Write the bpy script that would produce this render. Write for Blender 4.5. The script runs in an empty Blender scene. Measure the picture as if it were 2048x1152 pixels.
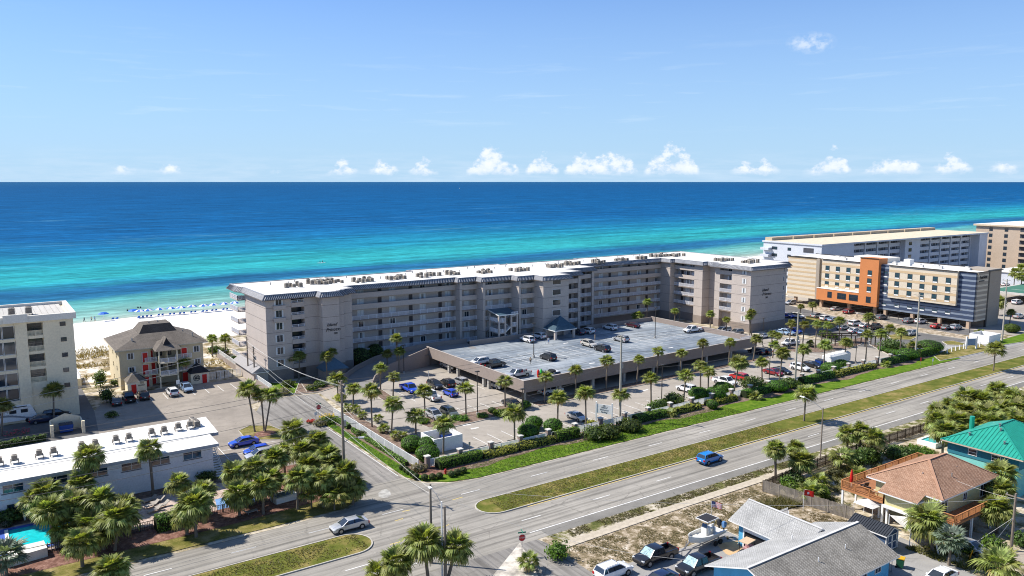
import bpy, math, random
from mathutils import Vector, Matrix
from mathutils import noise as mnoise
rnd = random.Random(11)
sc = bpy.context.scene
col = sc.collection
rad = math.radians
pi = math.pi

# ------------------------------------------------------------------ camera, sky, sun, exposure
cam = bpy.data.cameras.new('camera'); camo = bpy.data.objects.new('camera', cam); col.objects.link(camo)
cam.sensor_width = 36; cam.lens = 36 * 1580 / 2048; cam.clip_start = 1; cam.clip_end = 200000
camo.location = (0, 0, 44)
camo.rotation_euler = (rad(90 - 7.66), 0, rad(55.5735 - 90))
sc.camera = camo
sc.view_settings.view_transform = 'Standard'; sc.view_settings.look = 'None'
sc.view_settings.gamma = 1; sc.view_settings.use_curve_mapping = False
sc.view_settings.exposure = 0.74
SUN_AZ, SUN_EL = 134.0, 47.5
sun = bpy.data.lights.new('sun', 'SUN'); suno = bpy.data.objects.new('sun', sun); col.objects.link(suno)
sun.energy = 4.35; sun.angle = rad(0.53); sun.color = (1, 0.945, 0.865)
suno.rotation_euler = Vector((math.cos(rad(SUN_AZ)) * math.cos(rad(SUN_EL)), math.sin(rad(SUN_AZ)) * math.cos(rad(SUN_EL)), math.sin(rad(SUN_EL)))).to_track_quat('Z', 'Y').to_euler()
sc.cycles.max_bounces = 5; sc.cycles.diffuse_bounces = 3; sc.cycles.glossy_bounces = 2; sc.cycles.transmission_bounces = 2
sc.cycles.pixel_filter_type = 'BLACKMAN_HARRIS'; sc.cycles.filter_width = 1.05
sc.cycles.caustics_reflective = False; sc.cycles.caustics_refractive = False

class NT:
    def __init__(s, tree): s.t = tree; s.n = tree.nodes; s.l = tree.links
    def new(s, kind, **kw):
        n = s.n.new(kind)
        for k, v in kw.items(): setattr(n, k, v)
        return n
    def put(s, n, i, v):
        if isinstance(v, bpy.types.NodeSocket): s.l.new(v, n.inputs[i])
        elif v is not None: n.inputs[i].default_value = v
    def math(s, op, a, b=None, c=None, clamp=False):
        n = s.new('ShaderNodeMath', operation=op, use_clamp=clamp)
        for i, v in enumerate((a, b, c)): s.put(n, i, v)
        return n.outputs[0]
    def mix(s, f, a, b, mode='MIX'):
        n = s.new('ShaderNodeMix', data_type='RGBA', blend_type=mode)
        s.put(n, 0, f); s.put(n, 6, a); s.put(n, 7, b)
        return n.outputs[2]
    def noise(s, vec, scale, detail=4, rough=.55, dist=0):
        n = s.new('ShaderNodeTexNoise'); s.put(n, 'Vector', vec)
        n.inputs['Scale'].default_value = scale; n.inputs['Detail'].default_value = detail
        n.inputs['Roughness'].default_value = rough; n.inputs['Distortion'].default_value = dist
        return n.outputs[0]
    def ramp(s, f, stops, interp='LINEAR'):
        n = s.new('ShaderNodeValToRGB'); n.color_ramp.interpolation = interp
        e = n.color_ramp.elements
        while len(e) < len(stops): e.new(1)
        for k, (p, c) in zip(e, stops):
            k.position = p; k.color = (*c, 1) if hasattr(c, '__len__') else (c, c, c, 1)
        s.put(n, 0, f)
        return n.outputs[0]
    def range(s, v, a, b, c=0., d=1.):
        n = s.new('ShaderNodeMapRange'); s.put(n, 0, v)
        for i, x in enumerate((a, b, c, d)): s.put(n, i + 1, x)
        return n.outputs[0]
    def mapping(s, vec, scale=(1, 1, 1), loc=(0, 0, 0), rot=(0, 0, 0)):
        n = s.new('ShaderNodeMapping'); s.put(n, 0, vec)
        n.inputs['Location'].default_value = loc; n.inputs['Scale'].default_value = scale; n.inputs['Rotation'].default_value = rot
        return n.outputs[0]
    def xyz(s, vec):
        n = s.new('ShaderNodeSeparateXYZ'); s.put(n, 0, vec); return n.outputs
    def comb(s, x, y, z=0.):
        n = s.new('ShaderNodeCombineXYZ'); s.put(n, 0, x); s.put(n, 1, y); s.put(n, 2, z); return n.outputs[0]

def c4(c): return (c[0], c[1], c[2], 1)

# sky: daylight sky texture with a low band of fair-weather cumulus over the sea
world = bpy.data.worlds.new('World'); sc.world = world; world.use_nodes = True
w = NT(world.node_tree)
for n in list(w.n): w.n.remove(n)
sky = w.new('ShaderNodeTexSky', sky_type='NISHITA', sun_disc=False)
sky.sun_elevation = rad(SUN_EL); sky.sun_rotation = rad(90 - SUN_AZ); sky.altitude = 0; sky.air_density = 1.0; sky.dust_density = .35; sky.ozone_density = 3.0
tc = w.new('ShaderNodeTexCoord')
dx, dy, dz = w.xyz(tc.outputs['Generated'])[:3]
az = w.math('MULTIPLY', w.math('ARCTAN2', dy, dx), 57.29578)          # degrees from +X
el = w.math('MULTIPLY', w.math('ARCSINE', dz), 57.29578)
CLOUD_TOPS = [(-180, 0.3), (22.42, 0.3), (22.75, 0.62), (23.39, 1.11), (24.05, 0.76), (24.39, 0.3), (25.25, 0.3), (25.75, 0.92), (26.74, 1.58), (27.77, 1.11), (28.28, 0.3), (28.53, 0.3), (29.02, 0.9), (29.99, 1.56), (31.0, 1.09), (31.5, 0.3), (32.37, 0.3), (32.89, 1.24), (33.92, 2.09), (34.99, 1.49), (35.52, 0.3), (36.99, 0.3), (37.22, 0.64), (37.68, 1.13), (38.14, 0.77), (38.37, 0.3), (38.8, 0.3), (39.08, 0.58), (39.65, 1.04), (40.21, 0.7), (40.5, 0.3), (42.34, 0.3), (42.92, 1.52), (44.08, 2.54), (45.26, 1.83), (45.84, 0.3), (47.0, 0.3), (47.29, 1.12), (47.86, 1.91), (48.46, 1.45), (48.79, 0.3), (49.66, 2.44), (50.87, 1.76), (51.47, 0.3), (51.85, 0.3), (52.31, 1.31), (53.21, 2.21), (54.13, 1.58), (54.58, 0.3), (55.3, 0.3), (55.85, 1.31), (56.97, 2.21), (58.08, 1.58), (58.64, 0.3), (60.78, 0.3), (61.23, 0.78), (62.14, 1.35), (63.04, 0.94), (63.49, 0.3), (64.23, 0.3), (64.53, 0.84), (65.12, 1.45), (65.71, 1.01), (66.01, 0.3), (66.82, 0.3), (67.21, 0.83), (67.99, 1.43), (68.76, 1.0), (69.14, 0.3), (70.93, 0.3), (71.21, 0.41), (71.78, 0.77), (72.34, 0.5), (72.62, 0.3), (78.13, 0.3), (78.28, 0.56), (78.6, 1.0), (78.9, 0.67), (79.06, 0.3), (80.2, 0.3), (80.39, 0.79), (80.75, 1.37), (81.12, 0.95), (81.3, 0.3), (81.55, 0.74), (81.98, 1.29), (82.4, 0.89), (82.61, 0.3), (86.04, 0.3), (86.27, 0.3), (86.72, 0.36), (87.16, 0.3), (87.38, 0.3)]
fc = w.new('ShaderNodeFloatCurve')
cv = fc.mapping.curves[0]
for i, (a, t) in enumerate(CLOUD_TOPS):
    p = (a / 360 + .5, t / 4)
    if i == 0: cv.points[0].location = (0, .3)
    cv.points.new(*p)
cv.points[-1].location = cv.points[-1].location
fc.mapping.update()
w.put(fc, 'Factor', 1.0)
w.put(fc, 'Value', w.math('ADD', w.math('DIVIDE', az, 360), .5))
env = w.math('MULTIPLY', fc.outputs[0], 4)
vec = w.comb(w.math('MULTIPLY', az, 1.0), w.math('MULTIPLY', el, 1.35))
n1 = w.noise(vec, .62, 8, .62)
n2 = w.noise(w.mapping(vec, (1, 1, 1), (13, 7, 3)), 1.6, 6, .6)
wide = w.noise(w.comb(w.math('MULTIPLY', az, .16), 3.3), 1., 3, .6)
infr = w.math('MULTIPLY', w.range(az, 15, 22), w.range(az, 96, 88))
envall = w.math('ADD', w.math('MULTIPLY', env, infr), w.math('MULTIPLY', w.math('SUBTRACT', 1, infr), w.range(wide, .45, .7, .3, 2.2)))
nn = w.math('ADD', w.math('MULTIPLY', n1, .6), w.math('MULTIPLY', n2, .4))
rise = w.math('DIVIDE', w.math('SUBTRACT', el, .45), w.math('MULTIPLY', envall, .95))
top = w.math('SUBTRACT', nn, w.math('ADD', .375, w.math('MULTIPLY', w.math('MULTIPLY', rise, rise), .16)))
base = w.math('ADD', w.math('SUBTRACT', el, .5), w.math('MULTIPLY', w.math('SUBTRACT', n2, .5), .7))
dens = w.math('MULTIPLY', w.range(top, .0, .10), w.range(base, -.05, .32))
dens = w.math('MULTIPLY', dens, w.range(envall, .5, .9))
lit = w.math('MULTIPLY', w.range(top, .02, .2, .35, 1.), w.range(rise, .0, .5, .55, 1.))
# thin high streaks
wq = w.math('ADD', w.math('POWER', w.math('DIVIDE', w.math('SUBTRACT', az, 35.44), 1.7), 2), w.math('POWER', w.math('DIVIDE', w.math('SUBTRACT', el, 9.00), .75), 2))
wisp = w.math('MULTIPLY', w.range(wq, 1.0, .1, 0, 1), w.range(w.noise(vec, 1.1, 6, .65), .42, .62, 0, .55))
nc = w.noise(w.comb(w.math('MULTIPLY', az, .12), w.math('MULTIPLY', el, 1.6)), 1.0, 7, .62, .4)
streak = w.math('MULTIPLY', w.range(nc, .56, .8, 0, .35), w.math('MULTIPLY', w.range(el, 3.2, 4.4), w.range(el, 11, 6)))
mist = w.math('MULTIPLY', w.range(w.noise(w.comb(w.math('MULTIPLY', az, .3), w.math('MULTIPLY', el, 2.4)), 1., 5, .6), .42, .7, 0, .4), w.range(el, 2.4, .7))
skyc = w.mix(1, sky.outputs[0], w.mix(w.range(el, 18, 40), (.40, .69, 1.16, 1), (.95, 1.02, 1.1, 1)), 'MULTIPLY')
skyc = w.mix(w.range(el, 0, 19, .9, 0), skyc, (3.65, 5.25, 6.85, 1))
cc = w.mix(lit, (4.9, 5.8, 7.2, 1), (7.6, 7.75, 7.9, 1))
skyc = w.mix(w.math('MULTIPLY', streak, 1), skyc, (5.5, 6.6, 7.5, 1))
skyc = w.mix(wisp, skyc, (6.8, 7.2, 7.6, 1))
skyc = w.mix(w.math('MULTIPLY', mist, 1), skyc, (5.2, 6.2, 7.3, 1))
skyc = w.mix(w.math('MULTIPLY', dens, .85), skyc, cc)
bg = w.new('ShaderNodeBackground'); w.l.new(skyc, bg.inputs[0]); bg.inputs[1].default_value = .085
w.l.new(bg.outputs[0], w.new('ShaderNodeOutputWorld').inputs[0])

# ------------------------------------------------------------------ mesh helpers
class MB:
    def __init__(s): s.v = []; s.f = []; s.m = []
    def face(s, pts, m=0):
        b = len(s.v); s.v.extend([tuple(p) for p in pts]); s.f.append(tuple(range(b, b + len(pts)))); s.m.append(m)
    def box(s, a, b, m=0, faces='xXyYzZ'):
        x0, y0, z0 = a; x1, y1, z1 = b; k = len(s.v)
        s.v += [(x0, y0, z0), (x1, y0, z0), (x1, y1, z0), (x0, y1, z0), (x0, y0, z1), (x1, y0, z1), (x1, y1, z1), (x0, y1, z1)]
        F = {'z': (3, 2, 1, 0), 'Z': (4, 5, 6, 7), 'y': (0, 1, 5, 4), 'X': (1, 2, 6, 5), 'Y': (2, 3, 7, 6), 'x': (3, 0, 4, 7)}
        for c in faces: s.f.append(tuple(k + i for i in F[c])); s.m.append(m)
        return s
    def obox(s, c, size, rz=0, m=0):
        b = MB(); h = [q / 2 for q in size]; b.box((-h[0], -h[1], -h[2]), h, m)
        s.add(b, Matrix.Translation(c) @ Matrix.Rotation(rz, 4, 'Z')); return s
    def bar(s, p, q, wd, ht, m=0):
        p, q = Vector(p), Vector(q); d = (q - p); L = d.length; d.normalize()
        t = Vector((0, 0, 1)) if abs(d.z) < .95 else Vector((1, 0, 0))
        sd = d.cross(t).normalized(); up = sd.cross(d)
        k = len(s.v)
        for e in (p, q):
            for i, j in ((-1, -1), (1, -1), (1, 1), (-1, 1)): s.v.append(tuple(e + sd * i * wd / 2 + up * j * ht / 2))
        for f in ((0, 1, 2, 3), (7, 6, 5, 4), (0, 4, 5, 1), (1, 5, 6, 2), (2, 6, 7, 3), (3, 7, 4, 0)): s.f.append(tuple(k + i for i in f)); s.m.append(m)
        return s
    def add(s, o, M=None):
        k = len(s.v)
        s.v += [tuple(M @ Vector(v)) for v in o.v] if M else o.v
        s.f += [tuple(i + k for i in f) for f in o.f]; s.m += o.m; return s
    def prism(s, poly, z0, z1, m=0, mt=None, bottom=False, top=True):
        n = len(poly); k = len(s.v)
        s.v += [(p[0], p[1], z0) for p in poly] + [(p[0], p[1], z1) for p in poly]
        for i in range(n):
            j = (i + 1) % n; s.f.append((k + i, k + j, k + n + j, k + n + i)); s.m.append(m)
        if top: s.f.append(tuple(k + n + i for i in range(n))); s.m.append(m if mt is None else mt)
        if bottom: s.f.append(tuple(k + i for i in reversed(range(n)))); s.m.append(m)
        return s
    def loft(s, rings, m=0, cap=True, closed=True):
        k = len(s.v); n = len(rings[0])
        for r in rings: s.v += [tuple(p) for p in r]
        for a in range(len(rings) - 1):
            for i in range(n if closed else n - 1):
                j = (i + 1) % n; s.f.append((k + a * n + i, k + a * n + j, k + (a + 1) * n + j, k + (a + 1) * n + i)); s.m.append(m)
        if cap:
            s.f.append(tuple(k + i for i in reversed(range(n)))); s.m.append(m)
            s.f.append(tuple(k + (len(rings) - 1) * n + i for i in range(n))); s.m.append(m)
        return s
    def tube(s, pts, r, n=6, m=0, cap=True):
        pts = [Vector(p) for p in pts]; rs = r if hasattr(r, '__len__') else [r] * len(pts); rings = []
        for i, p in enumerate(pts):
            d = (pts[min(i + 1, len(pts) - 1)] - pts[max(i - 1, 0)]).normalized()
            t = Vector((0, 0, 1)) if abs(d.z) < .9 else Vector((1, 0, 0))
            a = d.cross(t).normalized(); b = a.cross(d)
            rings.append([p + (a * math.cos(2 * pi * q / n) + b * math.sin(2 * pi * q / n)) * rs[i] for q in range(n)])
        return s.loft(rings, m, cap)
    def cyl(s, c, r0, r1, h, n=10, m=0):
        return s.tube([c, (c[0], c[1], c[2] + h)], [r0, r1], n, m)
    def ball(s, c, r, m=0, n=8, k=5, sz=1.):
        rings = []
        for a in range(1, k):
            t = pi * a / k
            rings.append([(c[0] + r * math.sin(t) * math.cos(2 * pi * q / n), c[1] + r * math.sin(t) * math.sin(2 * pi * q / n), c[2] - r * sz * math.cos(t)) for q in range(n)])
        return s.loft(rings, m)
    def mesh(s, name, mats, smooth=None):
        me = bpy.data.meshes.new(name); me.from_pydata(s.v, [], s.f)
        for x in (mats if isinstance(mats, (list, tuple)) else [mats]): me.materials.append(x)
        me.polygons.foreach_set('material_index', s.m)
        if smooth:
            me.polygons.foreach_set('use_smooth', [True] * len(s.f)); me.set_sharp_from_angle(angle=rad(smooth))
        me.update(); return me

def tag(o, label=None, cat=None, group=None, kind=None):
    for k, v in (('label', label), ('category', cat), ('group', group), ('kind', kind)):
        if v: o[k] = v
    return o
def link(name, data, loc=(0, 0, 0), rz=0, parent=None, scale=None):
    o = bpy.data.objects.new(name, data); col.objects.link(o)
    o.location = loc
    if rz: o.rotation_euler = (0, 0, rz)
    if scale: o.scale = scale if hasattr(scale, '__len__') else (scale,) * 3
    if parent: o.parent = parent
    return o
def thing(name, label, cat, loc=(0, 0, 0), rz=0, group=None):
    return tag(link(name, None, loc, rz), label, cat, group)
def part(name, mb, mats, parent, smooth=None, kind=None, world=True):
    """a part whose mesh is written in world coordinates (world) or in its parent's own"""
    me = mb if isinstance(mb, bpy.types.Mesh) else mb.mesh(name, mats, smooth)
    loc = (0, 0, 0)
    if world:
        q = parent
        while q is not None:
            loc = tuple(loc[i] - q.location[i] for i in range(3)); q = q.parent
    return tag(link(name, me, loc, 0, parent), kind=kind)
def sheet(name, poly, z, m, kind='structure', parent=None):
    b = MB(); b.face([(p[0], p[1], z) for p in poly]); me = b.mesh(name, m)
    if me.polygons[0].normal.z < 0: me.flip_normals()
    return tag(link(name, me, (0, 0, 0), 0, parent), kind=kind if not parent else None)
def rect(x0, y0, x1, y1): return [(x0, y0), (x1, y0), (x1, y1), (x0, y1)]
def offset(poly, d):
    out = []; n = len(poly)
    for i in range(n):
        p, q, r = Vector(poly[i - 1]), Vector(poly[i]), Vector(poly[(i + 1) % n])
        a, b = (q - p).normalized(), (r - q).normalized()
        na, nb = Vector((a.y, -a.x)), Vector((b.y, -b.x))
        k = na + nb; k = k / max(.25, (1 + na.dot(nb))); out.append(tuple(q + k * d))
    return out

# ------------------------------------------------------------------ materials
MATS = {}
def M(name, c, rough=.8, var=.14, scale=.6, bump=0., bscale=4., spec=.25, metal=0., c2=None, stretch=None, orand=0., coat=0., fine=.08, emit=None, thr=None):
    if name in MATS: return MATS[name]
    m = bpy.data.materials.new(name); m.use_nodes = True; t = NT(m.node_tree); b = t.n['Principled BSDF']
    tc = t.new('ShaderNodeTexCoord'); v = tc.outputs['Object']
    if stretch: v = t.mapping(v, stretch)
    n = t.noise(v, scale, 6, .6)
    lo = tuple(x * (1 - var) for x in c); hi = c2 or tuple(min(1, x * (1 + var)) for x in c)
    k = t.range(n, *(thr or (.3, .7)))
    cc = t.mix(k, c4(lo if not c2 else c), c4(hi))
    if fine:
        f = t.noise(v, scale * 14, 3, .6)
        cc = t.mix(1, cc, t.ramp(f, [(.25, 1 - fine * 1.6), (.75, 1 + fine)]), 'MULTIPLY')
    if orand:
        oi = t.new('ShaderNodeObjectInfo')
        h = t.new('ShaderNodeHueSaturation'); t.put(h, 'Color', cc)
        t.put(h, 'Hue', t.range(oi.outputs['Random'], 0, 1, .5 - orand * .12, .5 + orand * .08)); t.put(h, 'Value', t.range(oi.outputs['Random'], 0, 1, 1 - orand, 1 + orand)); cc = h.outputs[0]
    t.l.new(cc, b.inputs['Base Color'])
    b.inputs['Roughness'].default_value = rough; b.inputs['Metallic'].default_value = metal
    b.inputs['Specular IOR Level'].default_value = spec; b.inputs['Coat Weight'].default_value = coat; b.inputs['Coat Roughness'].default_value = .06
    if bump:
        bn = t.new('ShaderNodeBump'); bn.inputs['Strength'].default_value = bump; bn.inputs['Distance'].default_value = .05
        t.put(bn, 'Height', t.noise(v, bscale, 5, .6)); t.l.new(bn.outputs[0], b.inputs['Normal'])
    if emit: b.inputs['Emission Color'].default_value = c4(emit[:3]); b.inputs['Emission Strength'].default_value = emit[3]
    MATS[name] = m; return m

def asphalt(name, c, wear=.25, lane=False, cracks=True, c_old=None, along='x'):
    m = bpy.data.materials.new(name); m.use_nodes = True; t = NT(m.node_tree); b = t.n['Principled BSDF']
    v = t.new('ShaderNodeTexCoord').outputs['Object']
    big = t.noise(v, .07, 6, .65); mid = t.noise(v, .55, 5, .6); fine = t.noise(v, 7, 3, .7)
    cc = t.mix(t.range(big, .3, .72), c4(tuple(x * (1 - wear) for x in c)), c4(c_old or tuple(x * (1 + wear) for x in c)))
    cc = t.mix(1, cc, t.ramp(mid, [(.3, 1 - wear * .5), (.7, 1 + wear * .3)]), 'MULTIPLY')
    cc = t.mix(1, cc, t.ramp(fine, [(.2, .86), (.8, 1.1)]), 'MULTIPLY')
    if lane:      # tyre-worn strips running with the traffic
        st = t.noise(t.mapping(v, (.025, 1.15, 1) if along == 'x' else (1.15, .025, 1)), 1.25, 5, .62)
        cc = t.mix(1, cc, t.ramp(st, [(.36, .62), (.5, 1.0), (.64, 1.18)]), 'MULTIPLY')
    if lane:      # transverse cracks across the slabs
        x, y, z = t.xyz(v)[:3]
        f = t.math('FRACT', t.math('ADD', t.math('MULTIPLY', x if along == 'x' else y, .088), t.math('MULTIPLY', t.noise(v, .3, 5, .65), .5)))
        cc = t.mix(t.math('MULTIPLY', t.range(t.math('ABSOLUTE', t.math('SUBTRACT', f, .5)), .006, .0, 0, .5), t.range(mid, .4, .5)), cc, c4(tuple(q * .4 for q in c)))
    if cracks:
        vo = t.new('ShaderNodeTexVoronoi', feature='DISTANCE_TO_EDGE'); vo.inputs['Scale'].default_value = .16
        t.put(vo, 'Vector', t.mapping(v, (1, 1.3, 1), (2, 5, 0)))
        dn = t.math('ADD', vo.outputs['Distance'], t.math('MULTIPLY', t.math('SUBTRACT', t.noise(v, 1.3, 4), .5), .10))
        cc = t.mix(t.math('MULTIPLY', t.range(dn, .012, .0, 0, .55), t.range(big, .42, .6)), cc, c4(tuple(x * .45 for x in c)))
    t.l.new(cc, b.inputs['Base Color']); b.inputs['Roughness'].default_value = .88; b.inputs['Specular IOR Level'].default_value = .2
    MATS[name] = m; return m

def mottle(name, stops, scale, detail=8, rough=.65, scale2=.05, spread=.25, bump=.6, fine=18):
    """ground cover that changes by patches: sand, weeds, dry grass"""
    m = bpy.data.materials.new(name); m.use_nodes = True; t = NT(m.node_tree); b = t.n['Principled BSDF']
    v = t.new('ShaderNodeTexCoord').outputs['Object']
    a = t.noise(v, scale, detail, rough); p = t.noise(v, scale2, 4, .6)
    k = t.math('ADD', a, t.math('MULTIPLY', t.math('SUBTRACT', p, .5), spread * 2))
    cc = t.ramp(k, stops)
    f = t.noise(v, fine, 3, .7)
    cc = t.mix(1, cc, t.ramp(f, [(.25, .74), (.75, 1.2)]), 'MULTIPLY')
    t.l.new(cc, b.inputs['Base Color']); b.inputs['Roughness'].default_value = .95; b.inputs['Specular IOR Level'].default_value = .1
    bn = t.new('ShaderNodeBump'); bn.inputs['Strength'].default_value = bump; bn.inputs['Distance'].default_value = .12
    t.put(bn, 'Height', a); t.l.new(bn.outputs[0], b.inputs['Normal'])
    MATS[name] = m; return m

def shingle(name, c, c2, row=.16, wid=.34, stain=.3):
    """asphalt shingle: courses follow the local uv-free slope axes (object z and the longer ground axis)"""
    m = bpy.data.materials.new(name); m.use_nodes = True; t = NT(m.node_tree); b = t.n['Principled BSDF']
    v = t.new('ShaderNodeTexCoord').outputs['UV']
    br = t.new('ShaderNodeTexBrick'); t.put(br, 'Vector', v); br.offset = .5
    br.inputs['Color1'].default_value = c4(c); br.inputs['Color2'].default_value = c4(c2); br.inputs['Mortar'].default_value = c4(tuple(x * .45 for x in c))
    br.inputs['Scale'].default_value = 1; br.inputs['Mortar Size'].default_value = .018; br.inputs['Brick Width'].default_value = wid; br.inputs['Row Height'].default_value = row
    cc = t.mix(1, br.outputs[0], t.ramp(t.noise(v, .35, 6, .65), [(.3, 1 - stain), (.7, 1 + stain * .4)]), 'MULTIPLY')
    cc = t.mix(1, cc, t.ramp(t.noise(v, 6, 4, .7), [(.25, .75), (.75, 1.22)]), 'MULTIPLY')
    t.l.new(cc, b.inputs['Base Color']); b.inputs['Roughness'].default_value = .92; b.inputs['Specular IOR Level'].default_value = .15
    bn = t.new('ShaderNodeBump'); bn.inputs['Strength'].default_value = .5; bn.inputs['Distance'].default_value = .03
    t.put(bn, 'Height', br.outputs[1]); t.l.new(bn.outputs[0], b.inputs['Normal'])
    MATS[name] = m; return m

def leafmat(name, c, c2, tip=None, orand=.18):
    m = bpy.data.materials.new(name); m.use_nodes = True; t = NT(m.node_tree); b = t.n['Principled BSDF']
    v = t.new('ShaderNodeTexCoord').outputs['Object']; oi = t.new('ShaderNodeObjectInfo')
    ge = t.new('ShaderNodeNewGeometry')
    cc = t.mix(t.range(t.noise(v, 2.2, 4, .7), .3, .7), c4(c), c4(c2))
    cc = t.mix(1, cc, t.ramp(ge.outputs['Random Per Island'], [(0, .55), (.5, 1.), (1, 1.5)]), 'MULTIPLY')
    h = t.new('ShaderNodeHueSaturation'); t.put(h, 'Color', cc)
    t.put(h, 'Hue', t.range(oi.outputs['Random'], 0, 1, .5 - orand * .16, .5 + orand * .1)); t.put(h, 'Value', t.range(oi.outputs['Random'], 0, 1, 1 - orand * 1.3, 1 + orand * 1.3))
    t.l.new(h.outputs[0], b.inputs['Base Color']); b.inputs['Roughness'].default_value = .5; b.inputs['Specular IOR Level'].default_value = .35
    tr = t.new('ShaderNodeBsdfTranslucent'); t.l.new(t.mix(1, h.outputs[0], (1.35, 1.4, .5, 1), 'MULTIPLY'), tr.inputs[0])
    mx = t.new('ShaderNodeMixShader'); mx.inputs[0].default_value = .42
    t.l.new(b.outputs[0], mx.inputs[1]); t.l.new(tr.outputs[0], mx.inputs[2]); t.l.new(mx.outputs[0], t.n['Material Output'].inputs[0])
    MATS[name] = m; return m

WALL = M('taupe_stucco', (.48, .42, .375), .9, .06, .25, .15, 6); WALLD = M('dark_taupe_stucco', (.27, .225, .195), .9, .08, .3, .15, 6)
CREAM = M('cream_stucco', (.74, .65, .47), .9, .06, .2, .15, 5); WHITE = M('white_paint', (.78, .78, .76), .6, .05, .5)
WROOF = M('white_roof_membrane', (.66, .64, .59), .8, .1, .14, c2=(.80, .79, .76)); TRIM = M('white_trim', (.76, .75, .72), .55, .05, 1)
GLASS = M('window_glass', (.025, .04, .055), .06, .5, .3, spec=.6, fine=0); GLASSB = M('blue_window_glass', (.03, .07, .09), .05, .6, .4, spec=.7, fine=0)
CURT = M('pale_curtain', (.76, .80, .80), .8, .3, 1.2, stretch=(6, 6, .2)); DOORD = M('dark_door', (.07, .06, .06), .5, .2, 1)
SLATE = M('slate_tile', (.13, .14, .16), .7, .2, 1.2); SLATEL = M('pale_slate_tile', (.36, .36, .37), .7, .2, 1.2); FASC = M('brown_soffit', (.17, .14, .125), .8, .1, 1)
RAIL = M('white_railing', (.74, .74, .77), .5, .05, 1); CONC = M('concrete', (.42, .40, .36), .9, .18, .4, .2, 6); KERB = M('kerb_concrete', (.46, .43, .37), .9, .2, .8)
METAL = M('grey_metal', (.34, .34, .34), .45, .2, 2, metal=.6); ACM = M('condenser_case', (.52, .47, .39), .7, .25, 2); ACD = M('condenser_grille', (.17, .15, .13), .7, .3, 4)
BLACK = M('black_rubber', (.018, .018, .02), .7, .2, 3); WOODP = M('weathered_pole_wood', (.23, .19, .15), .9, .25, .6, stretch=(6, 6, .4)); DARKM = M('dark_bronze_metal', (.05, .045, .04), .5, .2, 2)
LAMPG = M('lamp_lens', (.75, .75, .7), .3, .05, 1)

# ------------------------------------------------------------------ ground, roads, sea
asphalt('highway_asphalt', (.285, .265, .23), .16, lane=True)
asphalt('street_asphalt', (.235, .22, .20), .22, lane=True, along='y')
asphalt('lot_asphalt', (.345, .31, .265), .2)
asphalt('old_lot_asphalt', (.29, .255, .215), .25)
asphalt('dark_lot_asphalt', (.15, .145, .14), .25)
asphalt('driveway_asphalt', (.31, .30, .285), .2)
asphalt('ramp_concrete', (.24, .23, .22), .2)
mottle('scrub_ground', [(.33, (.10, .095, .035)), (.44, (.24, .20, .12)), (.53, (.44, .38, .28)), (.66, (.62, .56, .46))], .45, spread=.12)
mottle('sandy_weeds', [(.38, (.13, .105, .055)), (.47, (.23, .18, .11)), (.55, (.42, .345, .25)), (.68, (.68, .61, .52))], .9, 10, .74, .09, .1, fine=5)
mottle('verge_weeds', [(.36, (.07, .085, .022)), (.47, (.15, .145, .05)), (.55, (.40, .35, .26)), (.7, (.66, .60, .50))], .6, 10, .72, .16, .2, fine=6)
mottle('dune_ground', [(.38, (.16, .12, .05)), (.47, (.34, .27, .16)), (.54, (.62, .56, .46)), (.64, (.80, .76, .68))], .22, 9, .7, .05, .12, fine=4)
mottle('lush_grass', [(.3, (.055, .115, .008)), (.5, (.095, .17, .012)), (.7, (.165, .215, .03))], .7, 6, .65, .12, .1, .4, 9)
mottle('median_grass', [(.33, (.075, .095, .014)), (.48, (.12, .13, .024)), (.58, (.185, .16, .045)), (.7, (.29, .225, .09))], .35, 8, .68, .06, .22, .4, 8)
mottle('dry_grass', [(.35, (.10, .105, .02)), (.5, (.19, .165, .05)), (.66, (.32, .25, .12))], .5, 8, .68, .1, .15, .4, 8)
mottle('mulch', [(.35, (.10, .065, .05)), (.5, (.19, .135, .105)), (.66, (.30, .23, .185))], 1.5, 8, .75, .2, .1, .8, 16)
mottle('red_mulch', [(.35, (.11, .055, .042)), (.5, (.20, .105, .08)), (.66, (.34, .21, .165))], 1.5, 8, .75, .2, .1, .8, 16)
mottle('paver_pink', [(.35, (.38, .28, .23)), (.5, (.48, .38, .32)), (.65, (.58, .48, .42))], 1.2, 6, .6, .2, .08, .2, 6)
mottle('rubble_sand', [(.38, (.16, .13, .07)), (.5, (.36, .29, .21)), (.62, (.52, .45, .36))], .8, 9, .72, .2, .08, .8, 6)
SIDEW = M('sidewalk_concrete', (.46, .40, .31), .92, .18, .9, .15, 8)
PAINT = M('road_paint_white', (.66, .65, .62), .8, .22, 1.6); PAINTY = M('road_paint_yellow', (.62, .47, .16), .8, .25, 1.6)

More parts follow.
